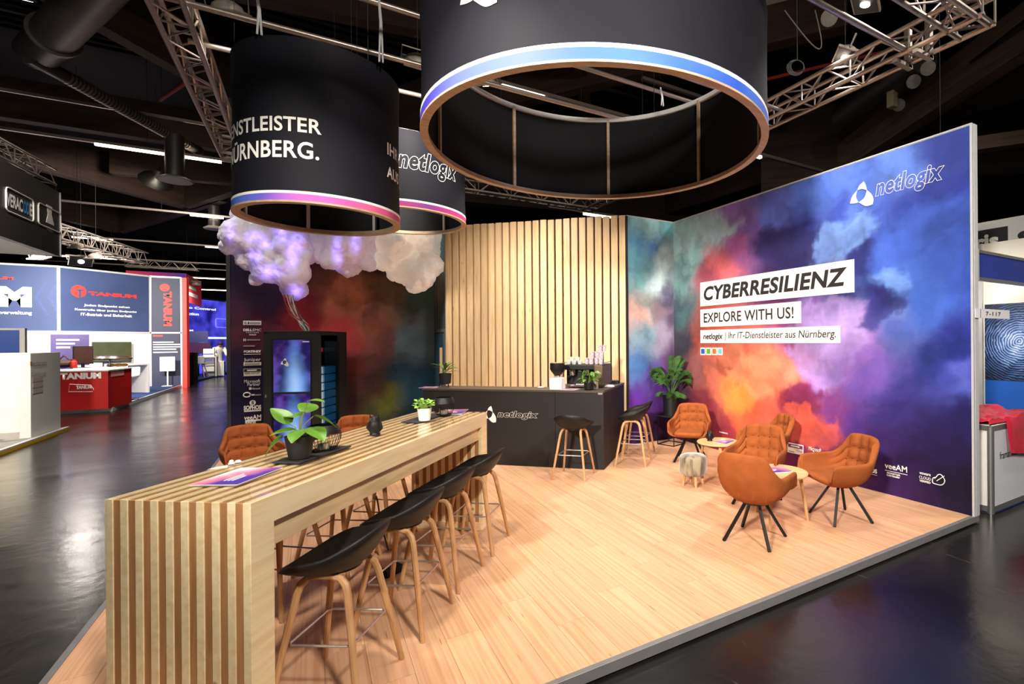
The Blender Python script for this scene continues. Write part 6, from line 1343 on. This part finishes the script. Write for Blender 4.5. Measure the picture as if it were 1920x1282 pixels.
# big screen on the lit wall
sc_m = Matrix.Translation((0, 0, 0)); a, b = sh2.uv(169, 641), sh2.uv(243, 676)
o = MB().box(a[0], b[0], b[1], a[1], 0.06, 0.10, sh2.m).build('screen_body', M('screen_olive', (70, 74, 54), 0.2, spec=0.6, var=0.15, scale=2), None); tag(o, 'large dark screen on the white panels of the navy booth', 'screen'); o.location = bw2.location
t = thing('roll_up', 'slim dark violet roll-up banner beside the big screen', 'banner', at_z(132, 700, HF + 0.09) + Vector((-0.9, 2.2, 0)), R(8)); t.location = Vector((*at_plane(132, 690, (0, A2.y - 1.2, 0), (0, 1, 0)).to_2d(), HF + 0.092))
MB().box(-0.42, 0.42, -0.01, 0.01, 0.05, 1.95).build('print', M('roll_violet', (58, 46, 92), 0.6), t); MB().box(-0.75, -0.42, -0.02, 0.02, 0.0, 1.95).build('white_side', m_white, t); MB().box(-0.45, 0.45, -0.08, 0.08, 0.0, 0.06).build('base', m_alu, t)
for k in range(3): MB().box(-0.3, 0.2 - 0.1 * k, -0.014, -0.0105, 1.75 - k * 0.12, 1.80 - k * 0.12).build('printed_line', m_letter, t)
# white bench table and stool in that booth
def white_table(loc, rz, L, W, Hh_, label):
    t = thing('white_table', label, 'table', loc, rz); MB().box(-L / 2, L / 2, -W / 2, W / 2, Hh_ - 0.05, Hh_).build('top', m_white, t, bevel=0.003)
    for s_ in (-1, 1): MB().box(s_ * (L / 2 - 0.03) - 0.03, s_ * (L / 2 - 0.03) + 0.03, -W / 2, W / 2, 0, Hh_ - 0.05).build('side_panel', m_white, t, bevel=0.003)
    return t
q = at_z(280, 738, HF + 0.09); white_table(Vector((q.x - 0.9, q.y + 0.2, HF + 0.092)), R(52), 1.6, 0.75, 0.98, 'white panel-leg table right of the red counter')
q = at_z(243, 749, HF + 0.09); t = thing('swivel_stool', 'white swivel stool with chrome foot beside the red counter', 'stool', Vector((q.x, q.y, HF + 0.092)), 0)
MB().lathe([(0.20, 0), (0.19, 0.02), (0.03, 0.04), (0.025, 0.62), (0.08, 0.64)], 20).build('chrome_foot', m_chrome, t); MB().lathe([(0.10, 0.64), (0.20, 0.66), (0.21, 0.70), (0.19, 0.70)], 20).build('seat', m_white, t); MB().box(-0.2, 0.2, 0.16, 0.19, 0.70, 0.95).build('backrest', m_white, t, bevel=0.02)
q = at_z(300, 700, HF + 0.09); tag(MB().box(-0.22, 0.22, -0.02, 0.02, 0, 0.55).box(-0.02, 0.02, -0.01, 0.02, -0.578, 0.02).box(-0.15, 0.15, -0.15, 0.15, -0.578, -0.56).build('leaflet_holder', m_white), 'white leaflet holder before the upright brand name', 'holder').location = (A3.x + 0.55, A3.y - 0.3, 0.60)

# ================================================================== white partition booth at the left edge
XP = -4.22
t = thing('partition_booth', 'white low-walled booth with small text at the left edge', 'booth', (XP, 13.06, HF), 0)
hp = 1.50 - HF
MB().box(-0.14, 0.0, 0.0, 1.24, 0.07, hp).build('end_wall', m_white, t, bevel=0.004); MB().box(-3.5, -0.14, 1.0, 1.12, 0.07, hp).build('back_wall', M('warm_white', (240, 232, 210), 0.6, var=0.02), t)
MB().box(-6, 0.06, -1.6, 1.30, 0.0, 0.07).build('floor_plate', M('grey_carpet', (150, 146, 140), 0.9), t); MB().box(0.06, 0.10, -2.6, 1.32, 0.0, 0.05).build('yellow_edge', M('yellow_strip', (214, 168, 30), 0.5), t); MB().box(0.04, 0.10, -2.6, 1.32, 0.05, 0.075).build('white_edge', m_alu2, t)
s_e = Sheet((XP, 13.06, 0), (0, 1, 0)); s_e.m = Matrix.Translation((-XP, -13.06, -HF)) @ s_e.m; s_e.i = (Matrix.Translation((XP, 13.06, HF)) @ s_e.m).inverted()
m_gi = M('soft_grey_ink', (150, 132, 128), 0.6)
btext(s_e, t, 'ectacom', 60, 678.5, 86, 684.5, m_gi); a = s_e.uv(56, 681); MB().box(a[0], a[0] + 0.07, a[1] - 0.03, a[1] + 0.03, 0.002, 0.006, s_e.m).build('gold_square', M('gold_ink', (206, 150, 50), 0.5), t)
btext(s_e, t, 'CyberSecurity', 58, 698, 85, 704.5, m_gi)
for b_, y_ in (('Next Level', 711), ('Next Level', 722), ('Next Level', 733)): 
    a, b = s_e.uv(61, y_), s_e.uv(80, y_); MB().box(a[0], b[0], a[1] - 0.05, a[1] + 0.03, 0.002, 0.005, s_e.m).build('printed_line', M('faint_ink', (196, 178, 172), 0.6), t)
t = thing('shell_chair', 'white shell chair with thin steel legs behind the low partition', 'chair', (XP - 0.75, 12.6, HF + 0.07), R(200))
P = [[Vector((0.24 * u * (1 - 0.15 * v), -0.20 + 0.42 * min(1, v * 1.6) - 0.02 * v, 0.46 + 0.02 * u * u + (0.42 * (v - 0.62) / 0.38 if v > 0.62 else 0))) for v in [j / 10 for j in range(11)]] for u in [-1 + i / 4 for i in range(9)]]
MB().grid(P).build('seat_shell', m_white, t, angle=70).modifiers.new('s', 'SOLIDIFY').thickness = 0.014
for sx in (-1, 1):
    for sy in (-1, 1): MB().tube([(sx * 0.12, sy * 0.12, 0.45), (sx * 0.22, sy * 0.22, 0)], 0.009, 6).build('leg', m_chrome, t)
t2 = dup(t, (XP - 1.25, 12.15, HF + 0.07), R(150), 'white shell chair with thin steel legs, farther left at the picture edge')
t = thing('blue_screen', 'blue lit screen above the white partition', 'screen', (XP - 0.9, 15.6, HF + 0.07), R(0))
MB().box(-3.4, 0.0, 0.0, 0.10, 0.9, 2.0).build('frame', m_white, t); MB().box(-3.36, -0.08, -0.01, 0.0, 1.45, 1.96).build('panel', EMIT('screen_blue', (28, 62, 132), 0.5), t); MB().box(-3.36, -0.5, -0.012, 0.0, 1.2, 1.45).build('lower_panel', m_blackm, t)
for k, (x0, x1) in enumerate([(-1.5, -1.15), (-2.2, -1.35), (-2.6, -1.0)]): MB().box(x0, x1, -0.014, -0.0105, 1.82 - 0.11 * k, 1.86 - 0.11 * k).build('printed_line', m_letter, t)
# black fascia of that booth with two framed marks
FY0, FY1, FZ0, FZ1 = 10.2, 14.35, 3.40, 4.67
t = thing('fascia_box', 'black hanging fascia with two white framed marks, upper left', 'sign', (XP, FY0, FZ0), 0)
MB().box(-0.10, 0.0, 0, FY1 - FY0, 0, FZ1 - FZ0).build('black_panel', M('fascia_black', (46, 42, 42), 0.5, var=0.08), t); MB().box(-4.0, -0.1, 0.3, FY1 - FY0, 0.0, 0.03).build('white_soffit', m_glowhite, t); MB().box(-0.02, 0.012, FY1 - FY0 - 0.03, FY1 - FY0 + 0.01, 0, FZ1 - FZ0).build('edge_strip', m_alu2, t)
s_f = Sheet((XP, FY0, 0), (0, 1, 0)); s_f.m = Matrix.Translation((-XP, -FY0, -FZ0)) @ s_f.m; s_f.i = (Matrix.Translation((XP, FY0, FZ0)) @ s_f.m).inverted()
def rrect(u0, u1, v0, v1, r_): 
    out = []
    for (cx_, cy_, a0) in ((u1 - r_, v1 - r_, 0), (u0 + r_, v1 - r_, 90), (u0 + r_, v0 + r_, 180), (u1 - r_, v0 + r_, 270)):
        for k in range(5): a = R(a0 + k * 22.5); out.append((cx_ + r_ * math.cos(a), cy_ + r_ * math.sin(a)))
    return out
def frame_mark(x0, x1, yt0, yb1):
    a = s_f.uv(x0, yt0); b = s_f.uv(x1, yb1); MB().ring([s_f.m @ Vector((x_, y_, 0.012)) for x_, y_ in rrect(a[0], b[0], b[1], a[1], 0.07)], 0.012, 6).build('mark_frame', m_letter, t); return a, b
a, b = frame_mark(9, 61, 349, 416); w_ = b[0] - a[0]; zc = (a[1] + b[1]) / 2
letter('VERAC', a[0] + 0.03 * w_, a[0] + 0.60 * w_, zc - 0.11, zc + 0.11, s_f.m, m_letter, t, bold=0.03, off=0.01); letter('OD', a[0] + 0.62 * w_, a[0] + 0.84 * w_, zc - 0.11, zc + 0.11, s_f.m, M('sky_ink', (60, 150, 220), 0.5), t, bold=0.03, off=0.01); letter('E', a[0] + 0.86 * w_, a[0] + 0.97 * w_, zc - 0.11, zc + 0.11, s_f.m, m_letter, t, bold=0.03, off=0.01)
a, b = frame_mark(70, 112, 379, 437); zc = (a[1] + b[1]) / 2; xc_ = (a[0] + b[0]) / 2
MB().prism([(xc_ - 0.14, zc - 0.10), (xc_ + 0.20, zc - 0.10), (xc_ + 0.09, zc + 0.10), (xc_ + 0.12, zc + 0.24), (xc_ - 0.12, zc + 0.24), (xc_ - 0.06, zc + 0.08)], 0.002, 0.008, s_f.m).build('tower_mark', m_letter, t, smooth=False)
letter('VMRAY', xc_ - 0.13, xc_ + 0.16, zc - 0.25, zc - 0.16, s_f.m, M('dull_ink', (170, 164, 158), 0.5), t, off=0.01)
truss('fascia_truss', (XP - 0.55, 9.0), (XP - 0.10, 14.0), 4.72, 'bright lattice truss on top of the black fascia', sz=0.30, group='trusses of other booths')
truss('booth_truss', (-5.6, 16.6), (-4.7, 22.2), 4.25, 'lattice truss with spot lamps behind the black fascia', sz=0.36, group='trusses of other booths')
qa, qb = at_z(236, 497, 5.4), at_z(370, 503, 5.4); truss('booth_truss', (qa.x, qa.y), (qb.x, qa.y), 5.3, 'short lattice truss above the red banner box', sz=0.36, group='trusses of other booths')
for k, (px, py, s_) in enumerate([(152, 490, 1.5), (180, 484, 1.2), (74, 485, 1.2), (145, 464, 0.9)]):
    flood(at_z(px, py, 4.0), at_z(px, py, 4.0) + (Vector((0.6, -1.4, -1.5)) if k == 0 else Vector((0.2, 0.6, -1.6))), 16 if k == 0 else 30, ['bright spot lamp under the truss above the navy booth', 'second spot lamp under the truss above the navy booth', 'spot lamp over the big letter M wall', 'small spot lamp higher on the booth truss'][k], scale=s_, group='spot lamps of other booths')
flood(Vector((-6.5, 19.5, 4.6)), (-6.5, 24, 1.2), 420, 'added lamp lighting the white panels of the navy booth', group='spot lamps of other booths')  # flood added to brighten the white panels
flood(Vector((-6.2, 11.0, 3.3)), (-6.0, 13.5, 0.6), 90, 'added lamp under the white soffit of the partition booth', group='spot lamps of other booths')  # flood added to brighten the partition walls

# ================================================================== far blue booth with a person
BX0, BX1, BYY = -5.4, -3.9, 36.0
qL, qR = at_z(345, 712, HF), at_z(424, 700, HF)
bwl = Vector((at_plane(338, 640, (0, 33, 0), (0, 1, 0)).x, 33.0, HF)); A_, B_ = at_plane(336, 650, (0, 34.5, 0), (0, 1, 0)), at_plane(423, 650, (0, 37.5, 0), (0, 1, 0))
A_ = Vector((A_.x, A_.y, HF)); B_ = Vector((B_.x, B_.y, HF))
t = thing('blue_booth_wall', 'glowing blue booth wall with white headline at the aisle\'s end', 'booth wall', A_, 0)
sB = Sheet((A_.x, A_.y, 0), B_ - A_); sB.m = Matrix.Translation(-A_) @ sB.m; sB.i = (Matrix.Translation(A_) @ sB.m).inverted(); LB = (B_ - A_).length
mt, nt, p = _mat('blue_glow'); nz = nt.nodes.new('ShaderNodeTexNoise'); nz.inputs['Scale'].default_value = 0.9; tc = nt.nodes.new('ShaderNodeTexCoord'); nt.links.new(tc.outputs['Object'], nz.inputs['Vector'])
rp = nt.nodes.new('ShaderNodeValToRGB'); rp.color_ramp.elements[0].color = (*lin((26, 22, 110)), 1); rp.color_ramp.elements[0].position = 0.35; rp.color_ramp.elements[1].color = (*lin((82, 80, 235)), 1); rp.color_ramp.elements[1].position = 0.65
nt.links.new(nz.outputs['Fac'], rp.inputs[0]); nt.links.new(rp.outputs[0], p.inputs['Base Color']); nt.links.new(rp.outputs[0], p.inputs['Emission Color']); p.inputs['Emission Strength'].default_value = 0.95
zt_b = sB.uv(385, 562)[1]
MB().box(-0.8, LB, HF, zt_b, -0.1, 0, sB.m).build('lit_print', mt, t); MB().box(LB, LB + 0.14, HF, zt_b + 0.1, -0.2, 0.05, sB.m).build('end_post', m_alu, t); MB().box(-0.8, LB, zt_b, zt_b + 0.1, -0.1, 0.03, sB.m).build('top_bar', m_dark, t)
m_hi = EMIT('headline_white', (240, 250, 255), 1.3)
sB.text('to Control', 348, 573.5, 404, 582.5, m_hi, t, off=0.02, bold=0.03); sB.text('ection', 348, 585, 372, 591.5, m_hi, t, off=0.02, bold=0.03); sB.text('ement', 348, 617, 362, 621, m_hi, t, off=0.02, bold=0.03)
a, b = sB.uv(348, 633), sB.uv(425, 631.5); MB().box(a[0], b[0], a[1] - 0.05, a[1] + 0.05, 0.0, 0.04, sB.m).build('light_line', m_hi, t)
a, b = sB.uv(404, 597), sB.uv(425, 614); MB().ring([sB.m @ Vector((x_, y_, 0.02)) for x_, y_ in rrect(a[0], b[0] + 0.2, b[1], a[1], 0.08)], 0.02, 5).build('icon_frame', EMIT('icon_violet', (140, 140, 255), 1.0), t)
struct(MB().prism([(A_.x - 0.6, 29.0), (-4.35, 29.0), (-3.95, 37.4), (B_.x, B_.y), (A_.x - 0.6, A_.y)], HF + 0.002, HF + 0.06).build('floor_booth', m_carpet))
def far(px, y): q = at_plane(px, 690, (0, y, 0), (0, 1, 0)); return Vector((q.x, y, HF + 0.062))
monitor(far(372, 33.0), R(0), 1.0, 0.55, 1.15, 'far monitor on the white demo table of the blue booth', M('screen_plum', (70, 40, 70), 0.2)); 
o = tag(MB().box(-0.42, 0.42, -0.02, 0.02, 1.72, 2.30).box(-0.03, 0.03, 0, 0.03, 0, 1.75).build('sign_board', M('navy_sign', (44, 44, 92), 0.5)), 'navy sign board above the far monitor', 'sign'); o.location = far(371, 33.3)
white_table(far(370, 32.6), 0, 1.6, 0.6, 1.0, 'white demo table with violet light in the blue booth')
t = thing('shell_chair', 'tall white shell chair before the far demo table', 'chair', far(375, 31.8), R(170)); MB().box(-0.24, 0.24, -0.22, 0.22, 0.68, 0.71).box(-0.24, 0.24, 0.19, 0.22, 0.7, 1.05).build('seat_shell', m_white, t, bevel=0.02)
for sx in (-1, 1):
    for sy in (-1, 1): MB().tube([(sx * 0.10, sy * 0.10, 0.68), (sx * 0.26, sy * 0.26, 0)], 0.02, 6).build('leg', m_oak, t)
t = thing('leaflet_rack', 'tiered white leaflet rack beside the person', 'rack', far(391, 32.4), 0)
for k in range(4): MB().box(-0.22, 0.22, -0.03, 0.10, 0.25 + k * 0.30, 0.50 + k * 0.30, Matrix.Rotation(R(-6), 4, 'X')).build('leaflet_tray', m_white, t)
for s_ in (-1, 1): MB().tube([(s_ * 0.24, 0.1, 0), (s_ * 0.24, 0.1, 1.45)], 0.015, 6).build('upright', m_blackm, t)
tag(MB().box(-0.35, 0.35, -0.3, 0.3, 0, 1.25).build('dark_pillar', m_blackm, bevel=0.01), 'dark block at the left of the blue booth', 'pedestal').location = far(350, 29.6)
tag(MB().box(-0.36, 0.36, -0.25, 0.25, 0, 0.75).build('white_plinth', m_white, bevel=0.01), 'white plinth in front of the person', 'plinth').location = far(405, 33.0)
# the person: white coat, bending forward, seen from behind
pp = far(408, 33.9); pr = thing('person', 'person in a white coat and grey trousers bending over, seen from behind', 'person', pp, R(25))
me = bpy.data.meshes.new('body')
J = {'pelvis': (0, 0, 0.95), 'spine': (0, -0.10, 1.18), 'chest': (0, -0.22, 1.38), 'neck': (0, -0.33, 1.50), 'head': (0, -0.40, 1.60), 'crown': (0, -0.44, 1.70),
     'lsh': (0.19, -0.23, 1.42), 'lel': (0.27, -0.33, 1.15), 'lwr': (0.22, -0.52, 1.02), 'lha': (0.19, -0.60, 0.99), 'rsh': (-0.19, -0.23, 1.42), 'rel': (-0.27, -0.33, 1.15), 'rwr': (-0.20, -0.54, 1.03), 'rha': (-0.17, -0.62, 1.0),
     'lhp': (0.10, 0.0, 0.90), 'lkn': (0.11, -0.03, 0.48), 'lan': (0.11, 0.02, 0.08), 'lto': (0.12, -0.16, 0.03), 'rhp': (-0.10, 0.0, 0.90), 'rkn': (-0.12, -0.03, 0.48), 'ran': (-0.13, 0.02, 0.08), 'rto': (-0.14, -0.16, 0.03)}
rad = {'pelvis': .16, 'spine': .15, 'chest': .17, 'neck': .06, 'head': .095, 'crown': .07, 'sh': .075, 'el': .055, 'wr': .035, 'ha': .04, 'hp': .10, 'kn': .065, 'an': .045, 'to': .035}
ks = list(J); E_ = [('pelvis', 'spine'), ('spine', 'chest'), ('chest', 'neck'), ('neck', 'head'), ('head', 'crown')] + [(a + b, a + c) for a in 'lr' for b, c in (('sh', 'el'), ('el', 'wr'), ('wr', 'ha'), ('hp', 'kn'), ('kn', 'an'), ('an', 'to'))] + [('chest', a + 'sh') for a in 'lr'] + [('pelvis', a + 'hp') for a in 'lr']
me.from_pydata([J[k] for k in ks], [(ks.index(a), ks.index(b)) for a, b in E_], []); o = link('body', me, M('skin_tone', (178, 128, 100), 0.6), pr)
sk = o.modifiers.new('skin', 'SKIN')
for k, v in zip(ks, me.skin_vertices[0].data): r_ = rad.get(k) or rad[k[1:]]; v.radius = (r_, r_)
me.skin_vertices[0].data[0].use_root = True; o.modifiers.new('sub', 'SUBSURF').levels = 2; o.modifiers['sub'].render_levels = 2; sk.use_smooth_shade = True
coat = [(0.0, 0.0, 0.70, .235, .19), (0.0, -0.02, 0.95, .21, .175), (0, -0.10, 1.18, .205, .17), (0, -0.20, 1.36, .225, .165), (0, -0.27, 1.45, .17, .11), (0, -0.32, 1.49, .08, .075)]
P = [[Vector((cx_ + a_ * math.cos(2 * pi * i / 20), cy_ + b_ * math.sin(2 * pi * i / 20), z_)) for (cx_, cy_, z_, a_, b_) in coat] for i in range(20)]
MB().grid(P, close_u=True).build('coat', m_white, pr, angle=80)
for s_, sh_, el_, wr_ in ((1, 'lsh', 'lel', 'lwr'), (-1, 'rsh', 'rel', 'rwr')): MB().tube([J[sh_], J[el_], J[wr_]], [0.10, 0.08, 0.055], 10).build('sleeve', m_white, pr)
for a in 'lr': MB().tube([J[a + 'hp'], J[a + 'kn'], J[a + 'an']], [0.125, 0.09, 0.075], 10).build('trouser_leg', M('trouser_grey', (120, 126, 140), 0.8), pr); MB().tube([Vector(J[a + 'an']) + Vector((0, 0.03, -0.04)), Vector(J[a + 'to'])], [0.055, 0.045], 8).build('shoe', m_blackm, pr)
MB().ball((0, -0.40, 1.655), 0.108, 14).build('hair', M('hair_dark', (34, 26, 24), 0.7), pr)
flood(Vector((-4.6, 31.0, 4.5)), (-4.7, 34, 1.0), 110, 'lamp lighting the far blue booth', group='spot lamps of other booths')

# ================================================================== neighbour stand at the right
t = thing('white_pedestal', 'white pedestal counter with aluminium corners and small name', 'counter', (5.64, 2.24, HF), 0)
PH = 0.80 - HF
box('front_panel', 0.03, 1.10, 0.012, 0.02, 0.07, PH - 0.05, M('pedestal_grey', (206, 208, 214), 0.5, var=0.03), t); box('side_panel', 0.012, 0.02, 0.03, 0.55, 0.07, PH - 0.05, m_white, t)
for (x0, y0) in ((0, 0), (1.08, 0), (0, 0.52), (1.08, 0.52)): MB().lathe([(0.03, 0), (0.03, PH - 0.02)], 16, (x0 + 0.03, y0 + 0.03, 0)).build('corner_post', m_alu, t)
for z0 in (0.015, PH - 0.06): MB().box(0.01, 1.12, 0.006, 0.03, z0, z0 + 0.055).box(0.006, 0.03, 0.01, 0.57, z0, z0 + 0.055).build('rail', m_alu, t)
box('top_board', 0.0, 1.14, 0.0, 0.58, PH - 0.012, PH, m_white, t, bevel=0.006)
s_p = Sheet((5.64, 2.24 + 0.012, 0), (1, 0, 0)); s_p.m = Matrix.Translation((-5.64, -2.24, -HF)) @ s_p.m; s_p.i = (Matrix.Translation((5.64, 2.24, HF)) @ s_p.m).inverted()
fi = M('slate_ink', (52, 52, 60), 0.5); a = s_p.uv(1874, 857); b = s_p.uv(1906, 845)
zc = (a[1] + b[1]) / 2; ww = b[0] - a[0]
letter('framat', a[0], a[0] + ww * 0.60, zc - 0.030, zc + 0.045, s_p.m, fi, t, bold=0.01, off=0.004); letter('o', a[0] + ww * 0.615, a[0] + ww * 0.70, zc - 0.03, zc + 0.02, s_p.m, M('orange_ink', (226, 90, 40), 0.5), t, bold=0.02, off=0.004); letter('me', a[0] + ww * 0.72, a[0] + ww, zc - 0.03, zc + 0.02, s_p.m, fi, t, bold=0.01, off=0.004)
# crumpled red cloth
nx, ny = 34, 30; P = []
for i in range(nx):
    row = []
    for j in range(ny):
        x_ = -0.10 + 1.2 * i / (nx - 1); y_ = -0.55 + 1.1 * j / (ny - 1)
        X_, Y_ = np.array([x_ * 5.0]), np.array([y_ * 5.0]); w_ = float(fbm(X_, Y_, 77, 4)[0]) - 0.5; w2_ = float(fbm(X_ * 2.5, Y_ * 2.5, 83, 3, True)[0]) - 0.5
        z_ = PH + 0.055 + 0.10 * w_ + 0.06 * w2_; yy = y_
        if y_ < -0.02: d_ = -0.02 - y_; z_ = PH + 0.03 - d_ * (1.0 if x_ > 0.28 else 0.02) + 0.015 * w_; yy = -0.03 - 0.03 * abs(w_) - (0 if x_ > 0.28 else 0.0)
        row.append(Vector((x_, yy if x_ > 0.28 or y_ > 0 else -0.005 + 0.02 * w_, max(z_, PH + 0.006) if not (y_ < -0.02 and x_ > 0.28) else max(z_, PH - 0.30 - 0.12 * (x_ - 0.28)))))
    P.append(row)
o = MB().grid(P).build('red_cloth', M('red_foil', (206, 40, 66), 0.35, spec=0.5, var=0.15, scale=6), None, angle=60); tag(o, 'crumpled red plastic cloth thrown over the white pedestal', 'cloth'); o.location = (5.66, 2.24, HF); o.modifiers.new('s', 'SOLIDIFY').thickness = 0.003
# booth frame behind
t = thing('neighbour_booth', 'neighbouring booth with blue fascia and fingerprint poster at the right edge', 'booth', (5.36, 2.4, HF), 0)
FB = lambda px, py: at_plane(px, py, (0, 2.40, 0), (0, 1, 0)) - Vector((5.36, 2.4, HF))
fa, fb = FB(1834, 471), FB(1834, 522)
MB().box(fa.x, 3.2, 0.0, 0.03, fb.z, fa.z).build('fascia_panel', M('royal_blue', (32, 52, 140), 0.5, var=0.04), t)
for z_ in (fa.z, fb.z): MB().box(fa.x - 0.02, 3.2, -0.008, 0.04, z_ - 0.015, z_ + 0.015).build('fascia_rail', m_alu, t)
MB().box(fa.x - 0.04, fa.x, -0.01, 0.05, fb.z - 0.02, fa.z + 0.02).build('fascia_cap', m_alu2, t)
MB().box(0.02, 0.08, 0.0, 0.06, 0, fa.z).build('post', m_alu, t)
XW = 8.40 - 5.36
qn = lambda px, py: at_plane(px, py, (8.40, 0, 0), (1, 0, 0)) - Vector((5.36, 2.4, HF))
zw = qn(1833, 458.5).z
MB().box(XW + 0.02, XW + 0.06, -0.05, 2.2, 0, zw).build('back_wall', M('cream_wall', (242, 236, 220), 0.6, var=0.02), t)
MB().box(0.0, 0.03, 0.1, 2.2, 0, 2.7).build('side_wall', M('cream_wall', (242, 236, 220)), t)
pa_, pb_ = qn(1846, 571), qn(1920, 712); pc_ = qn(1846, 711)
mt, nt, p = _mat('fingerprint_print'); tc = nt.nodes.new('ShaderNodeTexCoord'); mp = nt.nodes.new('ShaderNodeMapping'); cxp = qn(1912, 640); mp.inputs['Location'].default_value = (-cxp.x, -cxp.y, -cxp.z); nt.links.new(tc.outputs['Object'], mp.inputs[0])
nz = nt.nodes.new('ShaderNodeTexNoise'); nz.inputs['Scale'].default_value = 9; nz.inputs['Detail'].default_value = 6; nt.links.new(mp.outputs[0], nz.inputs['Vector'])
ln = nt.nodes.new('ShaderNodeVectorMath'); ln.operation = 'LENGTH'; nt.links.new(mp.outputs[0], ln.inputs[0])
wv = nt.nodes.new('ShaderNodeMath'); wv.operation = 'MULTIPLY_ADD'; wv.inputs[1].default_value = 190.0; nt.links.new(ln.outputs['Value'], wv.inputs[0]); m8 = nt.nodes.new('ShaderNodeMath'); m8.operation = 'MULTIPLY'; m8.inputs[1].default_value = 14.0; nt.links.new(nz.outputs['Fac'], m8.inputs[0]); nt.links.new(m8.outputs[0], wv.inputs[2])
sn = nt.nodes.new('ShaderNodeMath'); sn.operation = 'SINE'; nt.links.new(wv.outputs[0], sn.inputs[0])
mrr = nt.nodes.new('ShaderNodeMapRange'); mrr.inputs['From Min'].default_value = 0.1; mrr.inputs['From Max'].default_value = 0.62; mrr.inputs['To Min'].default_value = 0.50; mrr.inputs['To Max'].default_value = 0.06; nt.links.new(ln.outputs['Value'], mrr.inputs[0])
m9 = nt.nodes.new('ShaderNodeMath'); m9.operation = 'MULTIPLY_ADD'; m9.inputs[1].default_value = 0.18; nt.links.new(sn.outputs[0], m9.inputs[0]); nt.links.new(mrr.outputs[0], m9.inputs[2])
m10 = nt.nodes.new('ShaderNodeMath'); m10.operation = 'MULTIPLY_ADD'; m10.inputs[1].default_value = 0.5; nt.links.new(nz.outputs['Fac'], m10.inputs[0]); nt.links.new(m9.outputs[0], m10.inputs[2])
rp = nt.nodes.new('ShaderNodeValToRGB'); rp.color_ramp.elements[0].color = (*lin((10, 16, 34)), 1); rp.color_ramp.elements[0].position = 0.38; rp.color_ramp.elements[1].color = (*lin((200, 214, 226)), 1); rp.color_ramp.elements[1].position = 1.0
e = rp.color_ramp.elements.new(0.62); e.color = (*lin((50, 98, 170)), 1); nt.links.new(m10.outputs[0], rp.inputs[0]); nt.links.new(rp.outputs[0], p.inputs['Base Color'])
MB().box(XW, XW + 0.018, 0.0, pa_.y, pc_.z, pa_.z).build('fingerprint_poster', mt, t); MB().box(XW, XW + 0.018, 0.0, pa_.y, 0.2, pc_.z - 0.005).build('blue_panel', M('bright_blue_panel', (20, 84, 176), 0.5, var=0.04), t)
MB().box(XW - 0.03, XW + 0.03, pa_.y + 0.02, pa_.y + 0.10, 0, zw).build('rear_post', m_alu2, t)
bA, bB = FB(1835, 545), FB(1850, 525); MB().tube([(0.05, 0.05, bA.z - 0.35), (0.42, 0.05, fb.z)], 0.03, 4).build('brace', m_alu, t)
# stand number plate
s_n = Sheet((5.30, 2.20, 0), (1, 0, 0)); a, b = s_n.uv(1829, 578), s_n.uv(1893, 598)
t = thing('number_plate', 'white plate with stand number 7-117', 'sign', (5.30, 2.20, HF), 0); s_n.m = Matrix.Translation((-5.30, -2.20, -HF)) @ s_n.m
MB().box(a[0], b[0], b[1], a[1], -0.006, 0.0, s_n.m).build('plate', M('plate_pale', (224, 222, 228), 0.5, var=0.02), t); MB().box(0.01, 0.02, b[1], a[1], -0.03, 0.0, s_n.m).build('fixing', m_alu, t)
letter('7-117', a[0] + 0.28 * (b[0] - a[0]), a[0] + 0.72 * (b[0] - a[0]), b[1] + 0.30 * (a[1] - b[1]), b[1] + 0.72 * (a[1] - b[1]), s_n.m, m_ink, t, bold=0.015, off=0.003, space=1.15)
# banner wall beyond
XB = 9.2; s_x = Sheet((XB, 12.0, 0), (0, -1, 0)); t = thing('banner_wall', 'white banner wall with black cut-off lettering far right', 'banner', (XB, 12.0, HF), 0); s_x.m = Matrix.Translation((-XB, -12.0, -HF)) @ s_x.m; s_x.i = (Matrix.Translation((XB, 12.0, HF)) @ s_x.m).inverted()
a, b = s_x.uv(1826, 419), s_x.uv(1960, 520); _, zt1 = s_x.uv(1870, 412)
MB().box(a[0], b[0] + 3, 0.0, zt1, -0.06, 0, s_x.m).build('white_sheet', M('banner_white', (214, 212, 208), 0.7, var=0.03), t)
a, b = s_x.uv(1822, 432), s_x.uv(1890, 462); MB().box(a[0], b[0], b[1] - 0.1, s_x.uv(1870, 427)[1], 0.0, 0.01, s_x.m).build('black_field', m_ink, t)
a, b = s_x.uv(1829, 455), s_x.uv(1873, 436); letter('ris', a[0], b[0], a[1] - 0.12, b[1], s_x.m, m_letter, t, bold=0.04, off=0.015)
a, b = s_x.uv(1908, 450), s_x.uv(1935, 430); letter('S', a[0], b[0], a[1] - 0.1, b[1], s_x.m, m_ink, t, bold=0.06, off=0.006)
flood((6.9, 3.3, 2.75), (8.4, 3.2, 1.4), 13, 'small added lamp behind the blue fascia of the neighbouring booth', group='spot lamps of other booths', scale=0.6)  # lamp added to light the cream wall and poster
